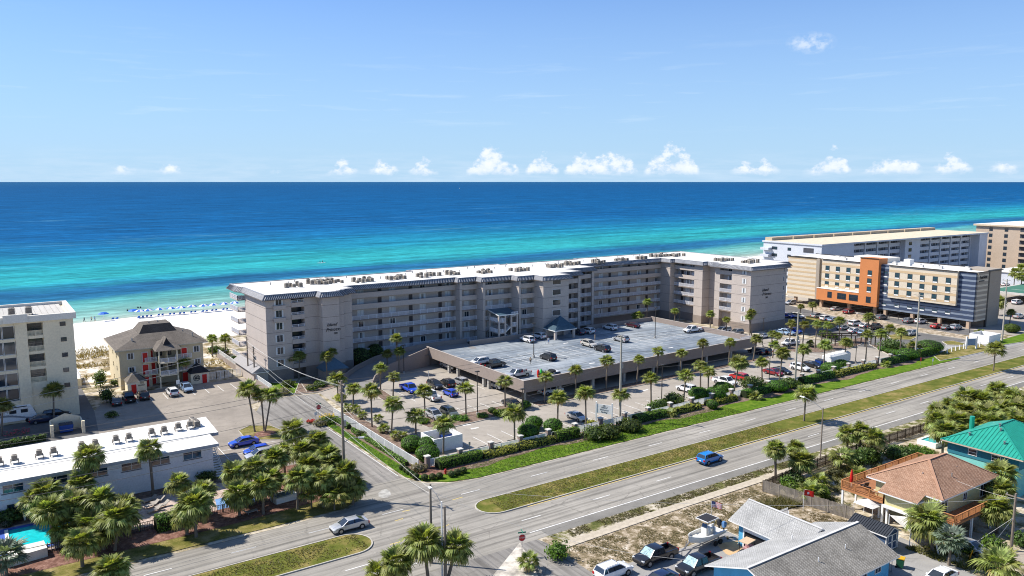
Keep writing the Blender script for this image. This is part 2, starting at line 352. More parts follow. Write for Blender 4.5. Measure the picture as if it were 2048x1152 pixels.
# sand, sea
def shore(x, s): return 275 + .08 * x + s
def sands():
    m = bpy.data.materials.new('white_beach_sand'); m.use_nodes = True; t = NT(m.node_tree); b = t.n['Principled BSDF']
    v = t.new('ShaderNodeTexCoord').outputs['Object']; x, y, z = t.xyz(v)[:3]
    cc = t.ramp(t.noise(v, .12, 8, .7), [(.3, (.78, .73, .64)), (.7, (.87, .84, .78))])
    wet = t.range(z, -.02, .22, 1, 0)
    cc = t.mix(t.math('MULTIPLY', wet, .75), cc, (.50, .46, .37, 1))
    t.l.new(cc, b.inputs['Base Color']); b.inputs['Roughness'].default_value = .95
    bn = t.new('ShaderNodeBump'); bn.inputs['Strength'].default_value = .8; bn.inputs['Distance'].default_value = .25
    t.put(bn, 'Height', t.noise(v, .8, 8, .7)); t.l.new(bn.outputs[0], b.inputs['Normal'])
    return m
bm_ = MB(); xs = [-600 + 25 * i for i in range(40)] + [400 + 60 * i for i in range(60)] + [4000 + 800 * i for i in range(12)]
prof = [(-50, .02), (-30, .5), (-14, .75), (-5, .35), (0, .02), (8, -.35), (30, -1.6), (70, -4)]
rows = [[(x, shore(x, s) + (2.2 * math.sin(x * .045) + 1.4 * math.sin(x * .13 + 1) if -20 < s < 20 else 0), z) for x in xs] for s, z in prof]
for a in range(len(rows) - 1):
    for i in range(len(xs) - 1): bm_.face([rows[a][i], rows[a][i + 1], rows[a + 1][i + 1], rows[a + 1][i]])
tag(link('beach', bm_.mesh('beach', sands())), kind='structure')

def seamat():
    m = bpy.data.materials.new('sea_water'); m.use_nodes = True; t = NT(m.node_tree); b = t.n['Principled BSDF']
    v = t.new('ShaderNodeTexCoord').outputs['Object']; x, y, z = t.xyz(v)[:3]
    s0 = t.math('SUBTRACT', t.math('SUBTRACT', y, 275.), t.math('MULTIPLY', x, .08))
    big = t.math('SUBTRACT', t.noise(t.mapping(v, (.0045, .011, 1)), 1., 5, .6), .5)
    mid = t.math('SUBTRACT', t.noise(t.mapping(v, (.02, .06, 1)), 1., 5, .6), .5)
    k = t.range(s0, 0, 130, .15, 1)
    s = t.math('ADD', s0, t.math('MULTIPLY', k, t.math('ADD', t.math('MULTIPLY', big, 95), t.math('MULTIPLY', mid, 34))))
    s = t.math('ADD', s, t.math('MULTIPLY', t.range(s0, 250, 900), t.math('MULTIPLY', big, 360)))
    near = t.ramp(t.range(s, 0, 430), [(0, (.36, .42, .36)), (.03, (.20, .36, .32)), (.075, (.12, .31, .285)), (.125, (.06, .26, .27)), (.15, (.018, .125, .23)), (.205, (.014, .105, .22)), (.24, (.018, .19, .26)), (.29, (.025, .275, .295)), (.40, (.02, .25, .285)), (.54, (.012, .18, .275)), (.74, (.008, .125, .255)), (1, (.005, .09, .23))])
    far = t.ramp(t.range(t.math('LOGARITHM', t.math('MAXIMUM', s0, 1), 10.), 2.65, 4.3), [(0, (.004, .082, .215)), (.35, (.004, .074, .20)), (.7, (.006, .07, .185)), (1, (.012, .08, .185))])  # paler last stop paints the horizon haze into the water colour
    cc = t.mix(t.range(s, 400, 520), near, far)
    # sand-bar and seagrass streaks, slicks lying along the shore
    st = t.noise(t.mapping(v, (.006, .05, 1), (3, 1, 0)), 1., 7, .68, .6)
    cc = t.mix(1, cc, t.ramp(st, [(.3, .68), (.5, 1.), (.7, 1.3)]), 'MULTIPLY')
    sl = t.noise(t.mapping(v, (.0035, .016, 1), (7, 2, 0), (0, 0, .10)), 1., 8, .7, 1.2)
    cc = t.mix(t.math('MULTIPLY', t.range(sl, .59, .72, 0, .55), t.math('MULTIPLY', t.range(s0, 130, 200), t.range(s0, 1500, 700))), cc, (.10, .26, .33, 1))
    chop = t.noise(t.mapping(v, (.10, .30, 1)), 1., 7, .76)
    cc = t.mix(1, cc, t.ramp(chop, [(.3, .62), (.52, 1.), (.72, 1.5)]), 'MULTIPLY')
    chop2 = t.noise(t.mapping(v, (.014, .055, 1)), 1., 9, .82)
    cc = t.mix(1, cc, t.ramp(chop2, [(.36, .68), (.5, 1.), (.64, 1.4)]), 'MULTIPLY')
    foam = t.math('MULTIPLY', t.range(t.math('ADD', s0, t.math('MULTIPLY', mid, 9)), 3.2, 1.2), t.range(t.noise(v, .4, 5, .7), .45, .6))
    cc = t.mix(t.math('MULTIPLY', foam, .7), cc, (.85, .88, .88, 1))
    df = t.new('ShaderNodeBsdfDiffuse'); gl = t.new('ShaderNodeBsdfGlossy'); t.l.new(cc, df.inputs[0]); gl.inputs['Roughness'].default_value = .3
    mx = t.new('ShaderNodeMixShader'); mx.inputs[0].default_value = .035; t.l.new(df.outputs[0], mx.inputs[1]); t.l.new(gl.outputs[0], mx.inputs[2]); t.l.new(mx.outputs[0], t.n['Material Output'].inputs[0])
    bn = t.new('ShaderNodeBump'); bn.inputs['Strength'].default_value = .35; bn.inputs['Distance'].default_value = .5
    t.put(bn, 'Height', t.noise(t.mapping(v, (.22, .6, 1)), 1., 6, .7)); t.l.new(bn.outputs[0], df.inputs['Normal']); t.l.new(bn.outputs[0], gl.inputs['Normal'])
    return m
# the sea surface starts under the beach so that the waterline is where sand and water meet
b = MB(); b.face([(-60000, -4535, 0), (-600, shore(-600, -3), 0), (4000, shore(4000, -3), 0), (130000, shore(130000, -3), 0), (130000, 150000, 0), (-60000, 150000, 0)])
tag(link('sea', b.mesh('sea', seamat())), kind='structure')

sheet('ground', [(-700, -300), (12000, -300), (12000, 1210), (4000, 560), (500, 282), (-700, 192)], -.02, MATS['scrub_ground'])
sheet('dunes', [(-60, 188), (52, 190), (52, 236), (12, 234), (-60, 226)], .03, MATS['dune_ground'])
sheet('dunes', [(205, 186), (330, 196), (330, 250), (205, 246)], .03, MATS['dune_ground'])

hw = sheet('highway', [(-160, 75), (1500, 75), (1500, 96.3), (60, 96.3), (55.2, 97.4), (52.2, 99.6), (50.7, 103), (43, 103), (42, 99), (39.5, 96.9), (30, 96.4), (-160, 96.4)], .0, MATS['highway_asphalt'])
st_ = sheet('side_street', [(43, 103), (50.7, 103), (50.7, 138), (56, 140.5), (57.5, 156), (47, 158), (42.9, 150), (42.9, 104)], .004, MATS['street_asphalt'])
sheet('cross_street', [(-80, 134.4), (43.0, 134.4), (43.0, 157), (-80, 147.5)], .0, MATS['old_lot_asphalt'])
sheet('side_street', [(38.5, 75), (55.2, 75), (56.2, 71), (55.2, 40), (52, 20), (36, 20)], .0, MATS['street_asphalt'])
sheet('motel_parking', [(29.4, 117.5), (43.0, 117.5), (43.0, 134.4), (29.4, 134.4)], .002, MATS['old_lot_asphalt'])
sheet('beach_house_parking', [(16.0, 151.6), (43, 155.5), (48.6, 158), (48.6, 178.5), (21, 178.5), (17.2, 168)], .008, MATS['old_lot_asphalt'])
sheet('driveway', [(-10, 147.5), (19.5, 151.8), (17.2, 168), (17.2, 192), (14.6, 192), (14.6, 167.4), (-10, 166)], .004, MATS['dark_lot_asphalt'])
lot = sheet('hotel_parking', [(57, 107), (196, 107), (196, 126), (186, 148), (163, 170), (66, 170), (58, 158), (57.5, 141)], .006, MATS['lot_asphalt'])
lot2 = sheet('neighbour_parking', [(196, 106), (246, 106), (246, 192), (206, 192), (206, 152), (196, 130)], .004, MATS['dark_lot_asphalt'])
sheet('neighbour_entrance', [(198, 96.3), (236, 96.3), (236, 106), (210, 108), (204, 101)], .01, MATS['driveway_asphalt'])
sheet('far_parking', [(246, 60), (420, 60), (420, 185), (246, 192)], .002, MATS['lot_asphalt'])
sheet('garage_driveway', [(52, 38), (76.4, 38), (76.4, 63.2), (70, 63.0), (62.7, 63.7), (55.2, 64.6)], .006, MATS['driveway_asphalt'])
sheet('garage_apron', [(72.51, 61.57), (71.45, 59.11), (71.62, 57.16), (75.08, 58.51), (75.91, 60.56)], .012, M('stained_concrete', (.52, .36, .20), .9, .25, .7))
sheet('neighbour_driveway', [(90.14, 49.15), (92.97, 49.87), (92.66, 47.42), (91.23, 44.02), (90.64, 39.52), (88.99, 36.93), (76.79, 44.01)], .008, MATS['driveway_asphalt'])
sheet('house_driveway', [(101.74, 46.29), (102.80, 43.48), (100.80, 38.38), (98.35, 37.36), (97.52, 42.49), (97.84, 44.69)], .01, M('drive_concrete', (.36, .31, .25), .9, .2, .5))

# planted strips and medians
def bed(name, poly, m, z=.10, kerb=True, kw=.16):
    sheet(name, poly, z, MATS[m])
    if kerb:
        b = MB(); o = offset(poly, kw)
        for i in range(len(poly)):
            j = (i + 1) % len(poly)
            b.face([(*poly[i], z + .04), (*o[i], z + .04), (*o[j], z + .04), (*poly[j], z + .04)])
            b.face([(*o[i], -.01), (*o[j], -.01), (*o[j], z + .04), (*o[i], z + .04)])
        me = b.mesh('kerb', KERB); tag(link('kerb', me), kind='structure')
def ccw(p):
    return p if sum(p[i][0] * p[(i + 1) % len(p)][1] - p[(i + 1) % len(p)][0] * p[i][1] for i in range(len(p))) > 0 else p[::-1]
bed('median', ccw([(1500, 84.1), (1500, 88.9)] + [(56.4 - 2.6 * math.cos(rad(t)), 86.5 + 2.4 * math.sin(rad(t))) for t in range(90, -91, -15)]), 'median_grass', .1)
bed('median', ccw([(-160, 84.0), (-160, 89.4)] + [(35.4 + 2.6 * math.cos(rad(t)), 86.7 + 2.7 * math.sin(rad(t))) for t in range(90, -91, -15)]), 'median_grass', .1)
bed('grass_verge', ccw([(50.9, 138), (52.6, 138), (52.9, 104), (57, 101.6), (203, 101.6), (203, 96.6), (60, 96.6), (55.6, 97.6), (52.7, 99.8), (51.1, 103)]), 'lush_grass', .06, False)
sheet('mulch_bed', ccw([(52.3, 136.5), (54.2, 137.5), (54.8, 105.2), (203, 105.0)] + [(203 - i * 2.4, 100.9 + .75 * math.sin(i * .62) + .35 * math.sin(i * 1.7)) for i in range(60)] + [(58, 100.6), (54.6, 101.2), (52.9, 104)]), .075, MATS['mulch'])
sheet('red_mulch_bed', ccw([(53.0, 104.5), (54.6, 106), (58.5, 103.3), (62, 101.9), (60, 100.7), (55.6, 100.6), (53.4, 102.3)]), .085, MATS['red_mulch'])
bed('grass_verge', ccw([(-60, 96.6), (39, 97.2), (42.6, 99.4), (42.8, 103), (42.8, 112), (40, 112), (40, 102.5), (-60, 101)]), 'dry_grass', .05, False)
sheet('red_mulch_bed', ccw([(-60, 100.2), (24, 100.6), (38, 101.6), (42.2, 104), (42.4, 117.5), (36, 117.5), (30, 106.5), (-60, 104.6)]), .07, MATS['red_mulch'])
sheet('motel_patio', [(-20, 104.6), (30, 106), (36, 117.4), (29.5, 118.8), (-20, 118.8)], .05, MATS['paver_pink'])
sheet('planting_strip', [(-20, 115.8), (10, 116.4), (28, 116.2), (28, 118.8), (-20, 118.8)], .06, MATS['mulch'])
sheet('blue_deck', [(24.72, 106.19), (35.17, 106.78), (40.63, 108.35), (41.28, 112.09), (34.93, 111.54), (25.34, 110.26)], .062, M('blue_deck_paint', (.14, .27, .50), .7, .25, .6))
bed('grass_island', ccw([(36.81, 139.72), (39.28, 141.55), (42.28, 139.50), (43.56, 133.73), (41.23, 130.70), (38.39, 132.64), (36.57, 135.19)]), 'dry_grass', .08, True, .1)
sheet('red_mulch_bed', [((40.11, 135.42)[0] + 1.9 * math.cos(a * pi / 8), (40.11, 135.42)[1] + 1.7 * math.sin(a * pi / 8)) for a in range(16)], .1, MATS['red_mulch'])
bed('hotel_lawn', ccw([(49.8, 159.2), (56, 158.5), (57.5, 166), (52, 170), (51.8, 200), (49.4, 200)]), 'lush_grass', .06)
bed('planting_strip', ccw([(58.10, 168.33), (71.02, 170.85), (66.76, 160.78), (58.37, 156.88), (53.21, 157.54)]), 'mulch', .09)
bed('planting_strip', ccw([(69.95, 152.89), (69.02, 143.00), (66.28, 138.29), (66.66, 145.08), (67.35, 150.24)]), 'mulch')
bed('planting_strip', ccw([(66.01, 128.42), (67.85, 127.92), (72.76, 126.11), (88.41, 126.15), (88.16, 123.72), (84.50, 121.24), (75.38, 120.48), (67.14, 119.98), (65.56, 122.12), (65.03, 125.36)]), 'mulch')
bed('planting_strip', ccw([(55, 105.6), (57.6, 107.5), (58.8, 118), (58, 128), (57.6, 139), (54.3, 139)]), 'mulch')
sheet('lawn_strip', [(57.6, 105.2), (203, 105.2), (203, 107.3), (58, 107.6)], .07, MATS['lush_grass'])
bed('planting_strip', ccw([(90, 121.9), (163, 123.6), (165, 125.4), (90, 124.8)]), 'mulch')
bed('planting_strip', ccw([(173.90, 128.63), (184.04, 129.49), (190.54, 125.04), (206.26, 126.04), (204.61, 121.99), (190.87, 119.30), (179.35, 120.43), (174.52, 124.47)]), 'mulch')
bed('planting_strip', ccw([(199.52, 118.89), (201.98, 113.23), (211.85, 110.43), (209.27, 104.39), (193.90, 103.35), (189.54, 106.34), (193.25, 110.91)]), 'mulch')
bed('grass_island', ccw([(225.03, 156.98), (229.33, 152.86), (220.17, 141.42), (210.16, 138.18), (213.54, 143.89), (212.47, 148.80)]), 'dry_grass')
bed('grass_island', ccw([(216.22, 123.68), (221.39, 122.88), (222.02, 117.90), (215.41, 116.29), (211.13, 119.23)]), 'dry_grass')
bed('grass_island', ccw([(219.88, 109.85), (223.58, 108.99), (222.21, 104.95), (219.58, 104.33), (216.90, 106.97)]), 'dry_grass')
bed('rubble_strip', ccw([(258.68, 194.36), (248.09, 162.61), (235.96, 131.65), (234.68, 112.85), (237.13, 104.00), (229.10, 102.70), (228.04, 122.08), (228.30, 137.95), (238.66, 169.07), (244.70, 186.40)]), 'rubble_sand')
bed('grass_verge', ccw([(200.16, 101.85), (214.03, 104.20), (225.11, 102.15), (220.15, 96.93), (206.67, 97.39), (195.71, 98.04)]), 'dry_grass')
bed('grass_verge', ccw([(231.88, 101.62), (256.06, 102.87), (241.40, 96.78), (226.71, 98.65)]), 'lush_grass')
sheet('sandy_lot', [(55.6, 74.6), (60, 73.2), (1500, 73), (1500, 71), (96, 70.5), (91, 69), (93, 55), (86, 55), (76.6, 60), (76.6, 63.2), (70, 63.2), (55.3, 64.9)], .006, MATS['sandy_weeds'])
sheet('weedy_verge', [(56.5, 74.95), (1500, 74.95), (1500, 72.8), (57.5, 72.4)], .012, MATS['verge_weeds'])
sheet('house_yard', [(94, 71.2), (150, 71.0), (150, 30), (84, 30), (84, 47.5), (93, 55)], .002, MATS['scrub_ground'])
sheet('street_corner', [(45.59, 70.40), (52.93, 75.48), (51.29, 71.10), (48.62, 64.59), (41.69, 66.83)], .014, M('worn_concrete', (.46, .42, .36), .9, .35, .5, thr=(.42, .58)))
sheet('street_patch', [(45.23, 99.67), (46.12, 100.40), (46.81, 100.38), (46.82, 99.24), (46.46, 98.16), (45.64, 97.42), (44.92, 97.70), (44.69, 98.51)], .012, M('patch_concrete', (.37, .36, .33), .9, .4, 1.2))

# painted lines lie 4 mm above the surface they mark
def strip(p, q, wd, z, m, parent, name):
    p, q = Vector(p), Vector(q); d = (q - p).normalized(); n = Vector((-d.y, d.x)) * wd / 2
    b = MB(); b.face([(*(p - n), z), (*(q - n), z), (*(q + n), z), (*(p + n), z)])
    me = b.mesh(name, m)
    if me.polygons[0].normal.z < 0: me.flip_normals()
    return link(name, me, (0, 0, 0), 0, parent)
sheet('road_shoulder', [(57, 75.02), (1400, 75.02), (1400, 76.85), (57, 76.85)], .003, asphalt('shoulder_asphalt', (.20, .19, .17), .25))
strip((55.5, 77.0), (1400, 77.0), .17, .006, PAINT, hw, 'edge_line'); strip((-160, 77.9), (40, 77.9), .15, .006, PAINT, hw, 'edge_line')
strip((60, 83.75), (1400, 83.75), .15, .006, PAINTY, hw, 'edge_line'); strip((60, 89.25), (1400, 89.25), .15, .006, PAINTY, hw, 'edge_line')
for i in range(52):
    x = 44.5 + i * 12.2
    for y in ((80.5,) if i < 40 else ()): strip((x, y), (x + 3.1, y), .14, .006, PAINT, hw, 'lane_dash')
    strip((x - 2, 92.6), (x + 1.1, 92.6), .14, .006, PAINT, hw, 'lane_dash')
for i in range(5):
    strip((-6 + i * 9.6, 92.7), (-3 + i * 9.6, 92.7), .14, .006, PAINT, hw, 'lane_dash'); strip((-6 + i * 9.6, 80.9), (-3 + i * 9.6, 80.9), .14, .006, PAINT, hw, 'lane_dash')
for a, b_ in (((45.17, 91.98), (46.23, 91.85)), ((43.00, 89.82), (44.21, 89.93)), ((39.49, 84.03), (41.23, 83.99)), ((46.82, 84.64), (48.30, 84.90)), ((52.67, 91.53), (54.37, 91.65))): strip(a, b_, .16, .006, PAINTY, hw, 'lane_dash')
strip((39, 134.7), (39, 154), .0001, .03, KERB, st_, 'edge_line')
strip((50.45, 104), (50.45, 137), .12, .009, PAINT, st_, 'edge_line')
for i in range(29):       # stalls along the highway fence
    x = 66.5 + i * 2.95
    if 128 < x < 131: continue
    strip((x, 108.3), (x, 113.4), .13, .011, PAINT, lot, 'stall_line')
for i in range(12): strip((70.5 + i * 2.8, 130.6), (70.5 + i * 2.8, 125.6), .12, .011, PAINT, lot, 'stall_line')
for i in range(8): strip((69 + i * 2.75, 139), (69 + i * 2.75, 149.5), .12, .011, PAINT, lot, 'stall_line')
for i in range(9): strip((168 + i * 2.9, 116.6), (168 + i * 2.9, 121), .12, .011, PAINT, lot, 'stall_line')
for a, b_ in (((71.30, 119.97), (72.81, 119.66)), ((71.50, 117.34), (73.07, 117.32)), ((114.39, 118.97), (116.93, 119.20))): strip(a, b_, .5, .011, PAINT, lot, 'arrow_mark')
mp = bpy.data.objects['motel_parking']; bp = bpy.data.objects['beach_house_parking']
for k in range(4): strip((31.4, 121.6 + k * 3.0), (40.5, 121.6 + k * 3.0), .12, .008, PAINT, mp, 'stall_line')
strip((31.4, 118), (31.4, 134), .14, .008, PAINT, mp, 'stall_line')
for x in (22.5, 25.2, 27.9, 30.8, 33.4, 36.1, 38.9, 41.8, 44.6): strip((x, 169.2), (x, 174.6), .12, .014, PAINT, bp, 'stall_line')
for i in range(9): strip((208 + i * 2.8, 120), (208 + i * 2.8, 125), .12, .01, PAINT, lot2, 'stall_line')

# pavement along the highway, slab by slab as far as the joints can be seen
pv = tag(link('pavement', None), kind='structure')
slab = MB().box((-.745, -.72, 0), (.745, .72, .10)).mesh('slab', SIDEW)
for i in range(26):
    x = 56.6 + 1.5 * i
    link('slab', slab, (x + .75, 71.75 + .35 * min(1, i / 12.), -.012 + .012 * rnd.random()), .004 * rnd.uniform(-1, 1), pv)
part('far_slabs', MB().box((95.7, 71.4, 0), (1200, 72.8, .09)), SIDEW, pv, kind='stuff')
wheelstop = MB().box((-.85, -.09, 0), (.85, .09, .13)).mesh('wheel_stop', CONC)
for i in range(28):
    if i in (21, 22): continue
    tag(link('wheel_stop', wheelstop, (68 + i * 2.95, 108.2, .006)), 'concrete wheel stop at the head of a stall along the white fence', 'wheel stop', 'wheel stops along the hotel fence')

# ------------------------------------------------------------------ building pieces
def uvwrap(me):
    uv = me.uv_layers.new(name='uv')
    for p in me.polygons:
        n = p.normal; h = Vector((0, 0, 1)).cross(n)
        h = h.normalized() if h.length > 1e-4 else Vector((1, 0, 0)); s = n.cross(h)
        for li in p.loop_indices:
            q = me.vertices[me.loops[li].vertex_index].co; uv.data[li].uv = (q.dot(h), q.dot(s))
    return me
WC = {}
def window(wd, h, kind='slide', fr=None, glass=None, curtain=0.):
    """a window facing local -y, sill at local z 0, centred on x"""
    key = (wd, h, kind, fr.name if fr else 0, glass.name if glass else 0, curtain)
    if key in WC: return WC[key]
    b = MB(); f = .07; a = wd / 2
    for x0, x1, z0, z1 in ((-a, a, 0, f), (-a, a, h - f, h), (-a, -a + f, f, h - f), (a - f, a, f, h - f)): b.box((x0, -.06, z0), (x1, .02, z1), 0)
    if kind in ('slide', 'grid'): b.box((-.03, -.055, f), (.03, .02, h - f), 0)
    if kind in ('hung', 'grid'): b.box((-a + f, -.05, h / 2 - .03), (a - f, .02, h / 2 + .03), 0)
    b.box((-a + f, -.02, f), (a - f, .0, h - f), 1, 'y')
    if curtain:
        for x0, x1 in ((-a + f, -a + f + curtain * wd), (a - f - curtain * wd, a - f)):
            n = 4
            for i in range(n):
                q0, q1 = x0 + (x1 - x0) * i / n, x0 + (x1 - x0) * (i + .8) / n
                b.box((q0, -.032 - .008 * (i % 2), f), (q1, -.022, h - f), 2, 'yXx')
    WC[key] = b.mesh('window', [fr or TRIM, glass or GLASS, CURT]); return WC[key]
def door(wd, h, m, fr=None):
    key = ('d', wd, h, m.name, fr.name if fr else 0)
    if key in WC: return WC[key]
    b = MB(); a = wd / 2
    for x0, x1, z0, z1 in ((-a - .08, -a, 0, h + .08), (a, a + .08, 0, h + .08), (-a, a, h, h + .08)): b.box((x0, -.06, z0), (x1, .02, z1), 1)
    b.box((-a, -.03, 0), (a, .02, h), 0)
    for z in (.25, h / 2 + .1): b.box((-a + .15, -.04, z), (a - .15, -.03, z + h / 2 - .45), 0)
    b.ball((a - .1, -.06, 1.), .04, 2, 5, 4)
    WC[key] = b.mesh('door', [m, fr or TRIM, METAL]); return WC[key]
def put(name, me, parent, loc, rz=0):
    q = parent; l = Vector(loc)
    while q is not None: l = l - q.location; q = q.parent
    return link(name, me, tuple(l), rz, parent)
FRONT, LEFT = 0, -pi / 2      # a facade looking at -y, one looking at -x
def railing(p, q, z, h=1.02, post=2.0, gap=.13, name='railing', parent=None, m=None, pw=.024):
    b = MB(); p, q = Vector(p), Vector(q); L = (q - p).length; d = (q - p) / L
    b.bar((*p, z + h), (*q, z + h), .07, .06); b.bar((*p, z + .12), (*q, z + .12), .05, .05)
    n = max(1, round(L / post))
    for i in range(n + 1):
        c = p + d * (L * i / n); b.box((c.x - .05, c.y - .05, z), (c.x + .05, c.y + .05, z + h))
    k = int(L / gap)
    for i in range(1, k):
        c = p + d * (L * i / k); b.box((c.x - pw, c.y - pw, z + .14), (c.x + pw, c.y + pw, z + h - .02), 0, 'xXyY')
    return part(name, b, m or RAIL, parent)
def lettering(name, body, loc, size, rz, m, parent=None, shear=0., align='CENTER', rx=pi / 2, ext=.03):
    c = bpy.data.curves.new(name, 'FONT'); c.body = body; c.size = size; c.align_x = align; c.align_y = 'CENTER'; c.shear = shear; c.extrude = ext; c.space_line = .8
    c.resolution_u = 2; c.materials.append(m); l = Vector(loc)
    q = parent
    while q is not None: l = l - q.location; q = q.parent
    o = bpy.data.objects.new(name, c); col.objects.link(o); me = bpy.data.meshes.new_from_object(o.evaluated_get(bpy.context.evaluated_depsgraph_get())); bpy.data.objects.remove(o)
    o = link(name, me, tuple(l), 0, parent); o.rotation_euler = (rx, 0, rz); return o

# ------------------------------------------------------------------ the long apartment hotel
H = thing('apartment_hotel', 'long grey seven storey hotel with white roof wrapped round a raised car deck', 'building', (120, 185, 0))
F0, FH, NF = 2.6, 2.77, 6
def FZ(k): return F0 + FH * k
body = [(52, 171.2), (57.7, 171.2), (57.7, 173.6), (60.7, 173.6), (60.7, 171.2), (63.9, 171.2), (63.9, 168.6), (67.9, 168.6), (67.9, 170), (69.6, 170), (69.6, 171.4), (72.2, 171.4), (72.2, 177.6),
        (102.8, 177.6), (102.8, 173.8), (103.5, 173.8), (103.5, 175.8), (108.2, 175.8), (108.2, 171.1), (108.9, 171.1), (108.9, 173.2), (117.4, 173.2), (117.4, 168), (118, 168), (118, 170.2), (122.7, 170.2), (122.7, 164.5), (131.2, 164.5), (131.2, 170.6),
        (138, 170.6), (138, 168.8), (138.8, 168.8), (138.8, 177.1), (148.2, 177.1), (148.2, 175), (149, 175), (149, 185),
        (184.4, 185), (184.4, 179.2), (187.8, 179.2), (187.8, 170.6), (186.2, 170.6), (186.2, 167.2), (189.4, 167.2), (189.4, 163), (187, 163), (187, 161), (188.6, 161), (188.6, 156), (186.5, 156), (186.5, 149),
        (203, 149), (203, 152.5), (207.5, 152.5), (207.5, 197.2), (160, 197.2), (160, 195.7), (130, 195.7), (130, 197.2), (100, 197.2), (100, 194.7), (75, 194.7), (75, 195.7), (54.4, 195), (54.4, 187), (52, 187)]
part('wall', MB().prism(body, 0, 18.75, 0), WALL, H)
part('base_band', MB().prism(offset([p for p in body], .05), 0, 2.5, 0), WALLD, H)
b = MB()
for k in range(1, NF):                                   # reveals between the storeys
    z = FZ(k) - .03; o = offset(body, .012); o2 = offset(body, -.1); n = len(body)
    for i in range(n):
        j = (i + 1) % n
        b.face([(*o[i], z), (*o[j], z), (*o[j], z + .07), (*o[i], z + .07)]); b.face([(*o[i], z + .07), (*o[j], z + .07), (*body[j], z + .07), (*body[i], z + .07)])
part('floor_joint', b, M('joint_shadow_gap', (.16, .14, .13)), H)
roofline = [(52, 171.2), (63.9, 171.2), (63.9, 168.6), (67.9, 168.6), (67.9, 170), (69.6, 170), (69.6, 171.4), (72.2, 171.4), (72.2, 176), (102.8, 176), (102.8, 174.2), (108.2, 174.2), (108.2, 171.5), (117.4, 171.5), (117.4, 168.5), (122.7, 168.5), (122.7, 164.5), (131.2, 164.5), (131.2, 169),
            (138.6, 169), (138.6, 175.4), (148.8, 175.4), (148.8, 183.4), (184.4, 183.4), (184.4, 179.2), (186.2, 179.2), (186.2, 167.2), (188.2, 167.2), (188.2, 163), (186.5, 163), (186.5, 149), (203, 149), (203, 152.5), (208.2, 152.5), (208.2, 197.8), (160, 197.8), (160, 196.2), (130, 196.2), (130, 197.8), (100, 197.8), (100, 195.2), (75, 195.2), (75, 196.2), (51.2, 195.4), (51.2, 189), (52, 187)]
part('soffit', MB().prism(offset(roofline, .85), 18.4, 18.5, 0, bottom=True), FASC, H)
lo, hi = offset(roofline, .95), offset(roofline, .2); b = MB(); rb = MB()
for i in range(len(roofline)):
    j = (i + 1) % len(roofline); A, B_, C_, D_ = Vector((*lo[i], 18.42)), Vector((*lo[j], 18.42)), Vector((*hi[j], 19.38)), Vector((*hi[i], 19.38))
    b.face([A, B_, C_, D_]); b.face([A + Vector((0, 0, -.14)), B_ + Vector((0, 0, -.14)), B_, A], 1)
    L = (B_ - A).length; n = int(L / .46)
    for k in range(1, n):
        if i < 34 or i > 42: rb.bar(A.lerp(B_, k / n) + Vector((0, 0, .05)), D_.lerp(C_, k / n) + Vector((0, 0, .03)), .17, .06)
part('mansard', b, [SLATE, FASC], H); part('mansard_tiles', rb, SLATEL, H, kind='stuff')
b = MB(); cap = offset(roofline, .26); n = len(roofline); inn = offset(roofline, -.15)
for i in range(n):
    j = (i + 1) % n
    b.face([(*cap[i], 19.36), (*cap[j], 19.36), (*cap[j], 19.5), (*cap[i], 19.5)]); b.face([(*cap[i], 19.5), (*cap[j], 19.5), (*inn[j], 19.5), (*inn[i], 19.5)]); b.face([(*inn[j], 19.3), (*inn[i], 19.3), (*inn[i], 19.5), (*inn[j], 19.5)])
part('roof_edge', b, M('roof_edge_metal', (.30, .30, .31), .5), H)
part('roof', MB().prism(offset(roofline, -.1), 18.9, 19.34), WROOF, H)

